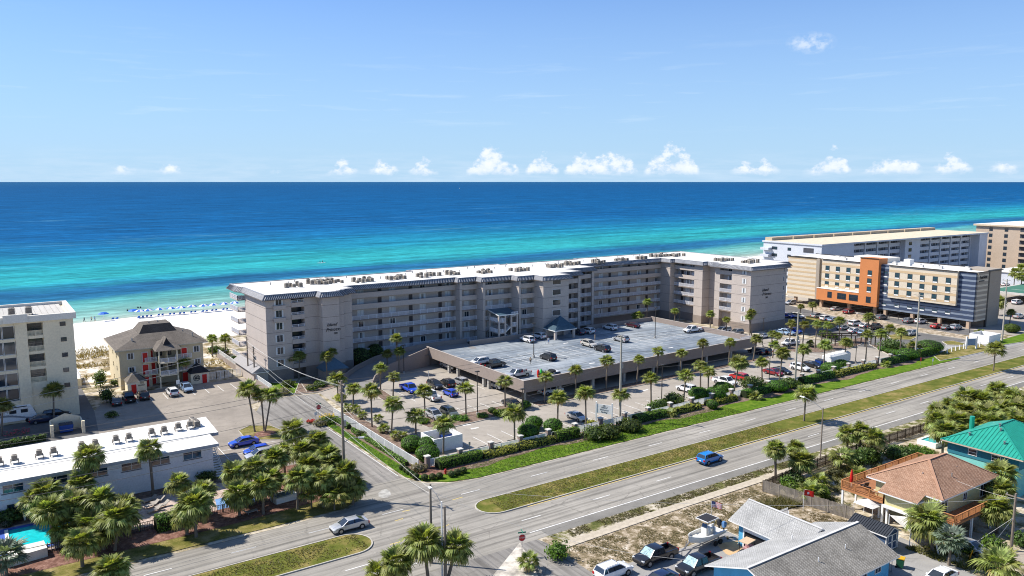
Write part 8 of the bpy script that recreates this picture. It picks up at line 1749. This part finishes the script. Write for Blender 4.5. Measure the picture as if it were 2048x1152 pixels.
VEH = [
 ('pickup', 'blue', (74.17, 146.58), '-y', 'bright blue pickup in the first lot row left of the palms'),
 ('pickup', 'white', (75.08, 138.79), '+y', 'white pickup half hidden behind a palm in the lot'),
 ('suv', 'black', (80.04, 146.09), '-y', 'black suv facing the highway left of two others'),
 ('suv', 'black', (83.02, 146.12), '+y', 'black suv between another black one and the grey one'),
 ('suv', 'silver', (86.02, 145.65), '+y', 'silver suv closest to the deck in the row of three'),
 ('hatch', 'blue', (79.68, 138.91), '+y', 'blue hatchback behind the row of black suvs'),
 ('suv', 'silver', (69.22, 126.69), '-y', 'silver crossover nosed in at the planted bed'),
 ('suv', 'green', (72.35, 126.52), '-y', 'grey green crossover with roof rack at the planted bed'),
 ('sedan', 'black', (85.96, 125.94), '+y', 'black sedan at the sunny corner of the deck'),
 ('sedan', 'silver', (90.78, 111.14), '-y', 'silver sedan alone in the stalls by the parking sign'),
 ('pickup', 'silver', (91.49, 159.75), '-y', 'silver pickup half under the deck near the ramp wall'),
 ('suv', 'silver', (90.96, 138.61), '-y', 'silver car half under the sunny side of the deck'),
 ('pickup', 'white', (97.89, 128.36), '+x', 'white pickup in the shade under the deck front'),
 ('suv', 'white', (92.01, 147.14, 3.3), '-x', 'white crossover behind the black pickup on the deck'),
 ('pickup', 'black', (93.35, 143.24, 3.3), '+x', 'black pickup at the sunny edge of the deck'),
 ('pickup', 'silver', (92.74, 133.07, 3.3), '-x', 'silver pickup with a person standing in its bed'),
 ('suv', 'white', (98.37, 128.69, 3.3), '+y', 'white suv with a black roof box at the deck front'),
 ('suv', 'black', (107.76, 142.54, 3.3), '+y', 'black suv alone in the middle of the deck'),
 ('suv', 'champ', (125.1, 148.58, 3.3), '-y', 'champagne crossover beside the person in tan clothes'),
 ('suv', 'black', (124.23, 142.65, 3.3), '+y', 'black crossover nose to nose with the champagne one'),
 ('suv', 'silver', (135.97, 148.8, 3.3), '+y', 'silver suv right of the champagne crossover on the deck'),
 ('suv', 'white', (115.72, 161.9, 3.3), '+y', 'white suv at the deck back wall left of the porch'),
 ('suv', 'white', (120.95, 163.95, 3.3), '+y', 'shaded white suv squeezed beside the lift tower'),
 ('suv', 'navy', (132.87, 162.55, 3.3), '+y', 'dark car in the shade right of the porch'),
 ('suv', 'white', (135.96, 162.18, 3.3), '+y', 'white suv in the shade right of the porch'),
 ('suv', 'white', (144.46, 162.66, 3.3), '+y', 'white suv parked alone at the back wall of the deck'),
 ('sedan', 'plum', (152.28, 162, 3.3), '+y', 'dark plum sedan in the far shaded corner of the deck'),
 ('pickup', 'white', (160.5, 147.13, 3.3), '-x', 'white pickup at the right parapet of the deck'),
 ('suv', 'white', (122.52, 113.45), '+y', 'white crossover between palms in the stalls'),
 ('pickup', 'white', (133.89, 112.83), '-y', 'white pickup left of the red car'),
 ('suv', 'red', (139.65, 113.78), '+y', 'bright red car behind the leaning palm'),
 ('sedan', 'maroon', (149.96, 112.42), '-y', 'dark red sedan beside the black sedan'),
 ('sedan', 'black', (152.71, 112.3), '-y', 'black sedan right of the dark red one'),
 ('suv', 'white', (158.83, 111.73), '-y', 'white crossover right behind the tall lot pole'),
 ('sedan', 'black', (163.92, 111.99), '-y', 'black sedan at the blue dumpster by the trailer'),
 ('suv', 'navy', (164.91, 129.09), '+y', 'navy suv at the right corner of the deck'),
 ('suv', 'black', (166.79, 128.54), '+y', 'black suv at the right corner of the deck'),
 ('sedan', 'white', (183.27, 141.63), '-x', 'white sedan at the sunny corner of the hotel'),
 ('suv', 'grey', (181.38, 149.31), '-x', 'grey car hidden behind the deck parapet by the wing'),
 ('van', 'white', (180.72, 153.55), '-x', 'white van hidden behind the deck parapet by the wing'),
 ('sedan', 'ltblue', (192.82, 142.41), '-y', 'pale blue sedan in the shade of the hotel end wall'),
 ('suv', 'ltblue', (193.48, 141.01), '-y', 'pale blue crossover in the shade of the hotel end wall'),
 ('suv', 'blue', (197.16, 141.32), '-y', 'blue car in the shade of the hotel end wall'),
 ('pickup', 'white', (181.41, 130.95), '-x', 'white pickup behind the leaning palms near the hotel end'),
 ('sedan', 'blue', (218.59, 159.62), '-y', 'blue sedan at the far end of the neighbouring lot'),
 ('suv', 'white', (220.53, 157.1), '-y', 'white suv right of the far blue sedan'),
 ('suv', 'silver', (225.83, 153.47), '+x', 'silver suv at the grass island by the striped hotel'),
 ('suv', 'white', (223.95, 148.97), '+x', 'white suv at the grass island by the striped hotel'),
 ('sedan', 'ltblue', (224.32, 146.47), '+x', 'pale blue sedan at the grass island by the striped hotel'),
 ('van', 'white', (223.35, 138.43), '+x', 'white minivan in the middle of the neighbouring lot'),
 ('sedan', 'white', (222.82, 134.62), '+x', 'white sedan between the minivan and black pickup'),
 ('pickup', 'black', (222.97, 131.47), '+x', 'black pickup under the full palm by the orange tower'),
 ('sedan', 'silver', (214.13, 136.52), '+x', 'silver sedan behind the pergola at its left'),
 ('sedan', 'white', (212.53, 131.75), '+x', 'white sedan behind the middle of the pergola'),
 ('sedan', 'ltblue', (211.93, 128.37), '+x', 'pale blue sedan behind the right of the pergola'),
 ('suv', 'silver', (221.57, 119.91), '-x', 'silver suv on the drive below the striped hotel'),
 ('sedan', 'silver', (243.88, 158.51), '+x', 'silver sedan under the orange panels'),
 ('suv', 'maroon', (241.77, 152.26), '+x', 'dark red car under the orange panels'),
 ('suv', 'grey', (240.46, 139.95), '+x', 'grey suv under the start of the blue panels'),
 ('suv', 'grey', (241.44, 131.41), '+x', 'grey suv left of the white one under the blue panels'),
 ('suv', 'white', (243.54, 128.88), '+x', 'white suv under the blue panels'),
 ('sedan', 'red', (239.89, 121.9), '+x', 'red sedan under the blue panels'),
 ('sedan', 'grey', (239.99, 118.8), '+x', 'grey sedan right of the red one under the panels'),
 ('suv', 'silver', (242.14, 117.33), '+x', 'silver suv at the last column of the striped hotel'),
 ('suv', 'silver', (242.6, 175.92), '-x', 'silver suv by the striped cream panel at the beach end'),
 ('suv', 'silver', (279.01, 115.85), '+x', 'silver suv at the right edge beside a palm'),
 ('van', 'white', (311.42, 130.2), '+x', 'white van under the tennis deck'),
 ('suv', 'white', (374.02, 161.5), '+x', 'white suv at the far right below the tan tower'),
 ('sedan', 'white', (380.43, 161.44), '+x', 'white sedan at the far right below the tan tower'),
 ('sedan', 'white', (362.78, 156.74), '+x', 'white sedan nearest the striped hotel end'),
 ('sedan', 'black', (21.37, 171.09), '+y', 'black sedan in the shade by the dark shrub'),
 ('pickup', 'black', (23.94, 172.46), '+y', 'black pickup in the shade of the left shed'),
 ('suv', 'black', (26.65, 172.44), '+y', 'black suv at the edge of the shed shade'),
 ('suv', 'white', (32.16, 171.96), '+y', 'white suv in front of the beach house porch'),
 ('suv', 'ltblue', (35.35, 173.69), '-y', 'blue grey suv facing out by the right shed'),
 ('sedan', 'navy', (8.65, 165.53), '+x', 'dark car in the shade of the cream block'),
 ('suv', 'black', (10.77, 167.93), '+x', 'black suv in the shade of the cream block'),
 ('sedan', 'blue', (35.29, 131.43), '-x', 'dark blue sedan in the motel parking'),
 ('hatch', 'blue', (35.88, 125.86), '-x', 'blue hatchback beside the silver jeep'),
 ('suv', 'silver', (35.62, 123.15), '-x', 'silver jeep behind the palms at the motel parking'),
 ('sedan', 'silver', (37.09, 90.93), '-x', 'silver sedan driving along the highway past the palms'),
 ('suv', 'sky', (93.88, 81.54), '+x', 'bright blue suv driving along the near carriageway'),
 ('pickup_shade', 'black', (63.28, 62.71), '-x', 'black pickup with a windscreen shade nearest the sandy lot'),
 ('pickup_shade', 'black', (65.67, 58.26), '-x', 'black pickup with a windscreen shade beside the blue house'),
 ('suv', 'white', (56.77, 62.66), '+x', 'white suv at the bottom edge of the driveway'),
 ('sedan', 'navy', (59.54, 58.3), '-x', 'dark car cut by the bottom edge of the photo'),
 ('sedan', 'white', (85.67, 41.2), '-x', 'white car cut by the bottom edge beside the bins'),
 ('hatch', 'silver', (96.01, 42.92), '-y', 'old silver car parked under the bluish palm')]
for v in VEH: car(*v)
# motorhome by the cream block
t = thing('motorhome', 'white motorhome with grey swooping stripes in front of the cream block', 'motorhome', (*(3.54, 168.24), 0), rad(2)); b = MB(); b.loft([[(-4.2, -1.2, .5), (3.6, -1.2, .5), (3.6, 1.2, .5), (-4.2, 1.2, .5)], [(-4.2, -1.25, 1.2), (4.1, -1.2, 1.2), (4.1, 1.2, 1.2), (-4.2, 1.25, 1.2)], [(-4.2, -1.25, 3.1), (3.3, -1.25, 3.1), (3.3, 1.25, 3.1), (-4.2, 1.25, 3.1)], [(-4.1, -1.1, 3.3), (3.0, -1.1, 3.3), (3.0, 1.1, 3.3), (-4.1, 1.1, 3.3)]]); part('body', b, WHITE, t, 30, world=False)
b = MB(); GRY = M('stripe_grey', (.25, .26, .28), .5)
for i in range(12):
    x = -4 + i * .62; z = 1.0 + .5 * math.sin(i * .35); b.face([(x, -1.262, z), (x + .62, -1.262, 1.0 + .5 * math.sin((i + 1) * .35)), (x + .62, -1.262, 1.35 + .55 * math.sin((i + 1) * .35)), (x, -1.262, 1.3 + .55 * math.sin(i * .35))])
part('stripe', b, GRY, t, world=False); part('awning', MB().tube([(-3.6, -1.32, 3.1), (2.6, -1.32, 3.1)], .09, 6), DARKM, t, world=False); part('roof_unit', MB().box((-1.2, -.5, 3.3), (0, .5, 3.6)), WHITE, t, world=False)
for x in (-2.6, -.2, 1.6): part('window', MB().box((x, -1.27, 1.95), (x + 1.1, -1.255, 2.6)), CG, t, world=False)
part('windshield', MB().bar((4.06, 0, 1.35), (3.55, 0, 2.7), 2.2, .04), CG, t, world=False)
for x in (-2.4, 2.6):
    for y in (-1.1, 1.1): part('wheel', MB().tube([(x, y - .12, .42), (x, y + .12, .42)], .42, 12), BLACK, t, world=False)
# boat on its trailer
t = thing('motor_boat', 'white centre console boat with a black canopy on a trailer', 'boat', (*(71.14, 62.18), .0), rad(184)); HUL = M('gelcoat_white', (.74, .73, .68), .3, .05, .8, spec=.5)
b = MB(); rings = []
for x, w_, k, s_ in ((-3.0, 1.12, .75, 1.55), (-1.5, 1.18, .70, 1.58), (.5, 1.16, .70, 1.66), (1.8, .92, .80, 1.78), (2.6, .52, 1.0, 1.92), (3.1, .06, 1.4, 2.05)): rings.append([(x, 0, k), (x, -w_ * .75, k + .28), (x, -w_, s_), (x, -w_ * .84, s_ + .03), (x, -w_ * .80, 1.28 + .1 * (x > 1)), (x, w_ * .80, 1.28 + .1 * (x > 1)), (x, w_ * .84, s_ + .03), (x, w_, s_), (x, w_ * .75, k + .28)])
b.loft(rings); part('hull', b, HUL, t, 40, world=False); part('console', MB().box((-.6, -.4, 1.3), (.25, .4, 2.3)), HUL, t, world=False); part('console_screen', MB().bar((.22, 0, 2.3), (.0, 0, 2.75), .75, .03), CG, t, world=False); part('seat', MB().box((-1.5, -.45, 1.3), (-1.0, .45, 2.0)), HUL, t, world=False); part('bow_cushion', MB().box((1.0, -.55, 1.35), (2.0, .55, 1.5)), M('cushion_cream', (.6, .57, .5)), t, world=False)
cn = part('canopy', MB().box((-1.35, -.85, 3.35), (.65, .85, 3.42)), M('black_canvas', (.03, .03, .035), .8), t, world=False); part('canopy_rim', MB().bar((-1.4, -.9, 3.38), (.7, -.9, 3.38), .05, .09).bar((-1.4, .9, 3.38), (.7, .9, 3.38), .05, .09).bar((-1.4, -.9, 3.38), (-1.4, .9, 3.38), .05, .09).bar((.7, -.9, 3.38), (.7, .9, 3.38), .05, .09), WHITE, cn, world=False)
for x in (-.9, .3):
    for y in (-.5, .5): part('canopy_leg', MB().bar((x, y, 1.4), (x - .1, y * 1.3, 3.36), .05, .05), METAL, t, world=False)
for y in (-.35, .35): o = part('outboard', MB().loft([[(-3.5, y - .18, 1.5), (-3.1, y - .18, 1.5), (-3.1, y + .18, 1.5), (-3.5, y + .18, 1.5)], [(-3.6, y - .2, 2.0), (-3.05, y - .2, 2.05), (-3.05, y + .2, 2.05), (-3.6, y + .2, 2.0)], [(-3.4, y - .14, 2.25), (-3.1, y - .14, 2.25), (-3.1, y + .14, 2.25), (-3.4, y + .14, 2.25)]]), PLAS if y < 0 else M('blue_motor_cover', (.10, .22, .42), .6), t, world=False); part('lower_unit', MB().box((-3.35, y - .05, .7), (-3.15, y + .05, 1.5)), PLAS, o, world=False)
tl = thing('boat_trailer', 'grey boat trailer with its hitch towards the black pickups', 'trailer', tuple(t.location), t.rotation_euler.z); b = MB()
for y in (-.8, .8): b.bar((-3, y, .58), (2.0, y, .58), .1, .12); b.bar((2.0, y, .58), (4.2, 0, .55), .1, .12)
b.bar((4.2, 0, .55), (5.0, 0, .55), .1, .1); b.bar((-2, -.8, .58), (-2, .8, .58), .1, .1); b.bar((1, -.8, .58), (1, .8, .58), .1, .1); b.bar((3.6, 0, .55), (3.5, 0, 1.5), .08, .08); part('frame', b, METAL, tl, world=False); part('jack', MB().cyl((4.5, .2, 0), .05, .05, .9, 6), METAL, tl, world=False)
for x in (-1.75, -.85):
    for y in (-1.02, 1.02): part('wheel', MB().tube([(x, y - .1, .34), (x, y + .1, .34)], .34, 12), BLACK, tl, world=False)
for y in (-1.02, 1.02): part('fender', MB().bar((-2.2, y, .78), (-.4, y, .78), .24, .05), METAL, tl, world=False)
t = thing('golf_cart', 'golf cart with a tan roof and bright seat covers at the garage door', 'golf cart', (73.0, 57.4, 0), rad(188)); part('body', MB().loft([[(-1.2, -.6, .3), (1.2, -.6, .3), (1.2, .6, .3), (-1.2, .6, .3)], [(-1.2, -.6, .75), (1.3, -.5, .7), (1.3, .5, .7), (-1.2, .6, .75)]]), PC['black'], t, world=False); part('roof', MB().box((-.95, -.62, 1.85), (.75, .62, 1.95)), M('tan_plastic', (.58, .42, .28), .6), t, world=False)
for x in (-.85, .65):
    for y in (-.55, .55): part('roof_post', MB().bar((x, y, .75), (x, y, 1.86), .05, .05), BLACK, t, world=False)
part('seat', MB().box((-.6, -.5, .75), (0, .5, .95)).box((-.7, -.5, .9), (-.55, .5, 1.4)), M('patterned_cover', (.45, .25, .25), .8, .6, 5), t, world=False)
for x in (-.8, .85):
    for y in (-.55, .55): part('wheel', MB().tube([(x, y - .1, .26), (x, y + .1, .26)], .26, 10), BLACK, t, world=False)
# covered trailer and tarpaulin on the right of the lot
q = (172.02, 110.98); t = thing('box_trailer', 'long white covered trailer behind the dark sedan on the right of the lot', 'trailer', (*q, 0), rad(2)); b = MB(); b.loft([[(-4.2, -1.25, .5), (4.2, -1.25, .5), (4.2, 1.25, .5), (-4.2, 1.25, .5)], [(-4.2, -1.25, 2.3), (4.2, -1.25, 2.3), (4.2, 1.25, 2.3), (-4.2, 1.25, 2.3)], [(-4.0, -.7, 2.7), (4.0, -.7, 2.7), (4.0, .7, 2.7), (-4.0, .7, 2.7)]]); part('box', b, WHITE, t, world=False)
for i in range(6): part('roof_bow', MB().box((-3.8 + i * 1.5, -.75, 2.7), (-3.7 + i * 1.5, .75, 2.78)), TRIM, t, world=False)
for x in (-.5, .5):
    for y in (-1.15, 1.15): part('wheel', MB().tube([(x, y - .1, .34), (x, y + .1, .34)], .34, 10), BLACK, t, world=False)
dumpster(q[0] - 5.6, q[1] + .8, .2, 'blue dumpster at the left end of the white trailer', BLUEB)
for nme, p, c in (('red', (95.28, 129.25), 'red'), ('green', (96.05, 129.24), 'green')):
    t = thing('kayak', '%s kayak standing upright at the sunny deck corner' % nme, 'kayak', (*p, 3.3)); t.scale = (.8, .8, .7); b = MB(); b.tube([(0, 0, .05), (.05, .1, .7), (.1, .2, 1.5), (.12, .3, 2.3), (.12, .4, 2.9)], [.08, .36, .42, .34, .05], 8); part('hull', b, RED if c == 'red' else M('kayak_green', (.05, .42, .06), .4), t, 60, world=False); part('seat_well', MB().ball((0.08, -.2, 1.5), .22, 0, 8, 5, 1.6), PLAS, t, world=False)
cb = tag(link('roof_box', MB().loft([[(-.8, -.4, 0), (.8, -.4, 0), (.8, .4, 0), (-.8, .4, 0)], [(-.85, -.45, .2), (.75, -.45, .2), (.75, .45, .2), (-.85, .45, .2)], [(-.6, -.35, .42), (.5, -.35, .42), (.5, .35, .42), (-.6, .35, .42)]]).mesh('roof_box', PLAS, 40), (*(97.36, 127.38), 3.3 + 1.74), pi / 2), 'black cargo box on the roof of the white deck car', 'roof box')

# ------------------------------------------------------------------ people
SK = M('skin', (.42, .26, .18), .6); CL = {'white': M('white_shirt', (.72, .72, .74), .9), 'dark': M('dark_clothes', (.04, .04, .05), .9), 'blue': M('blue_shirt', (.12, .25, .5), .9), 'tan': M('tan_clothes', (.40, .32, .22), .9), 'swim': M('dark_swimwear', (.03, .05, .09), .8)}
HAIR = M('dark_hair', (.03, .022, .015), .8)
def person_mesh(pose):
    """skeleton grown into one skin: pelvis first, limbs tapering, a head on a neck"""
    sw = {'stand': 0, 'walk': .22, 'wade': .08}[pose]
    V = [(0, 0, .95), (0, 0, 1.2), (0, 0, 1.42), (0, 0, 1.52), (.02, 0, 1.64), (.01, 0, 1.74), (0, .1, .9), (sw, .11, .5), (sw * .6, .11, .08), (sw * .6 + .14, .11, .04), (0, -.1, .9), (-sw * .4, -.11, .5), (-sw * 1.4, -.11, .1), (-sw * 1.4 + .14, -.11, .04), (0, .19, 1.42), (-sw * .5, .25, 1.14), (-sw * .1 + .08, .26, .90), (.12 - sw * .1, .26, .80), (0, -.19, 1.42), (sw * .5, -.25, 1.14), (sw + .08, -.26, .92), (sw + .12, -.26, .83)]
    E = [(0, 1), (1, 2), (2, 3), (3, 4), (4, 5), (0, 6), (6, 7), (7, 8), (8, 9), (0, 10), (10, 11), (11, 12), (12, 13), (2, 14), (14, 15), (15, 16), (16, 17), (2, 18), (18, 19), (19, 20), (20, 21)]
    Rr = [.15, .14, .15, .06, .10, .085, .10, .07, .045, .04, .10, .07, .045, .04, .065, .045, .035, .03, .065, .045, .035, .03]
    me = bpy.data.meshes.new('person'); me.from_pydata(V, E, []); o = bpy.data.objects.new('person_rig', me); col.objects.link(o); o.modifiers.new('skin', 'SKIN'); sd = o.modifiers.new('sub', 'SUBSURF'); sd.levels = 1
    for i, r in enumerate(Rr): me.skin_vertices[0].data[i].radius = (r, r)
    me.skin_vertices[0].data[0].use_root = True
    dg = bpy.context.evaluated_depsgraph_get(); out = bpy.data.meshes.new_from_object(o.evaluated_get(dg)); bpy.data.objects.remove(o); out.name = 'person'; return out
def simple_person(pose):
    try: return person_mesh(pose)
    except Exception:
        b = MB(); b.tube([(0, .1, 0), (0, .1, .5), (0, .06, .95)], [.06, .08, .11], 7); b.tube([(0, -.1, 0), (0, -.1, .5), (0, -.06, .95)], [.06, .08, .11], 7); b.tube([(0, 0, .9), (0, 0, 1.2), (0, 0, 1.45), (0, 0, 1.52)], [.16, .15, .2, .06], 8); b.tube([(0, .2, 1.42), (0, .26, 1.1), (.06, .27, .82)], [.06, .05, .03], 6); b.tube([(0, -.2, 1.42), (0, -.26, 1.1), (.06, -.27, .82)], [.06, .05, .03], 6); b.ball((.01, 0, 1.64), .11); return b.mesh('person', SK)
def person(pose, p, z, rz, top_, legs, label):
    me = simple_person(pose); me.materials.clear()
    for m in (SK, CL[top_], CL[legs], HAIR): me.materials.append(m)
    for f in me.polygons:
        c = f.center; f.material_index = 3 if (c.z > 1.66 and c.x < .06) else 0 if c.z > 1.49 or (abs(c.y) > .2 and c.z < 1.15) else 1 if c.z > .98 else 2 if c.z > .45 or legs == 'dark' else 0
        f.use_smooth = True
    return tag(link('person', me, (*p, z), rz), label, 'person')
person('stand', (118.59, 156.68), 3.3, 1.2, 'white', 'blue', 'person in white standing beside the entrance porch on the deck'); person('stand', (131.19, 153.43), 3.3, 2, 'tan', 'tan', 'person in tan clothes beside the champagne car on the deck')
person('stand', (99.91, 138.54), 3.3 + .65, .5, 'tan', 'dark', 'person standing in the bed of the silver pickup on the deck')
person('stand', (239.28, 150.80), 0, 2, 'white', 'dark', 'left person in a white shirt under the striped hotel'); person('walk', (237.99, 146.92), 0, 2.5, 'white', 'dark', 'right person in a white shirt under the striped hotel')
person('walk', (27.36, 276.74), .35, 2.4, 'swim', 'swim', 'person bending along the waterline left of the pair'); person('walk', (29.39, 277.50), .3, .2, 'tan', 'swim', 'left person of the pair walking on the beach'); person('walk', (30.31, 276.87), .3, .2, 'blue', 'swim', 'right person of the pair walking on the beach')
person('wade', (42.51, 295.63), -1.0, 1, 'swim', 'swim', 'lone bather standing in the pale shallows'); person('wade', (46.64, 300.68), -1.1, 1, 'swim', 'swim', 'left bather of the two farther out'); person('wade', (47.37, 300.19), -1.1, 2, 'swim', 'swim', 'right bather of the two farther out')
for i, q in enumerate(((156.36, 413.70), (157.48, 412.93))):
    t = person('wade', q, -.2, 0, 'dark', 'dark', ('left', 'right')[i] + ' paddler on a board in the turquoise water'); bd = tag(link('paddle_board', MB().loft([[(-1.7, 0, .05), (-1.6, -.1, .02), (-1.6, .1, .02)], [(-.8, 0, .1), (-.8, -.42, .05), (-.8, .42, .05)], [(.9, 0, .1), (.9, -.42, .05), (.9, .42, .05)], [(1.8, 0, .12), (1.75, -.08, .08), (1.75, .08, .08)]]).mesh('paddle_board', UW), (*q, .05)), ('left', 'right')[i] + ' board under the paddlers in the turquoise water', 'paddle board')
t = thing('motor_yacht', 'tiny white boat far out on the blue sea', 'boat', (*(2580.14, 4353.43), 0), 1.0); part('hull', MB().loft([[(-9, 0, -.5), (-9, -2.4, 1.6), (-9, 2.4, 1.6)], [(4, 0, -.5), (4, -2.4, 2.0), (4, 2.4, 2.0)], [(11, 0, 1.2), (11, -.2, 2.8), (11, .2, 2.8)]]), WHITE, t, world=False); part('cabin', MB().box((-4, -1.6, 1.8), (3, 1.6, 4.6)), WHITE, t, world=False)
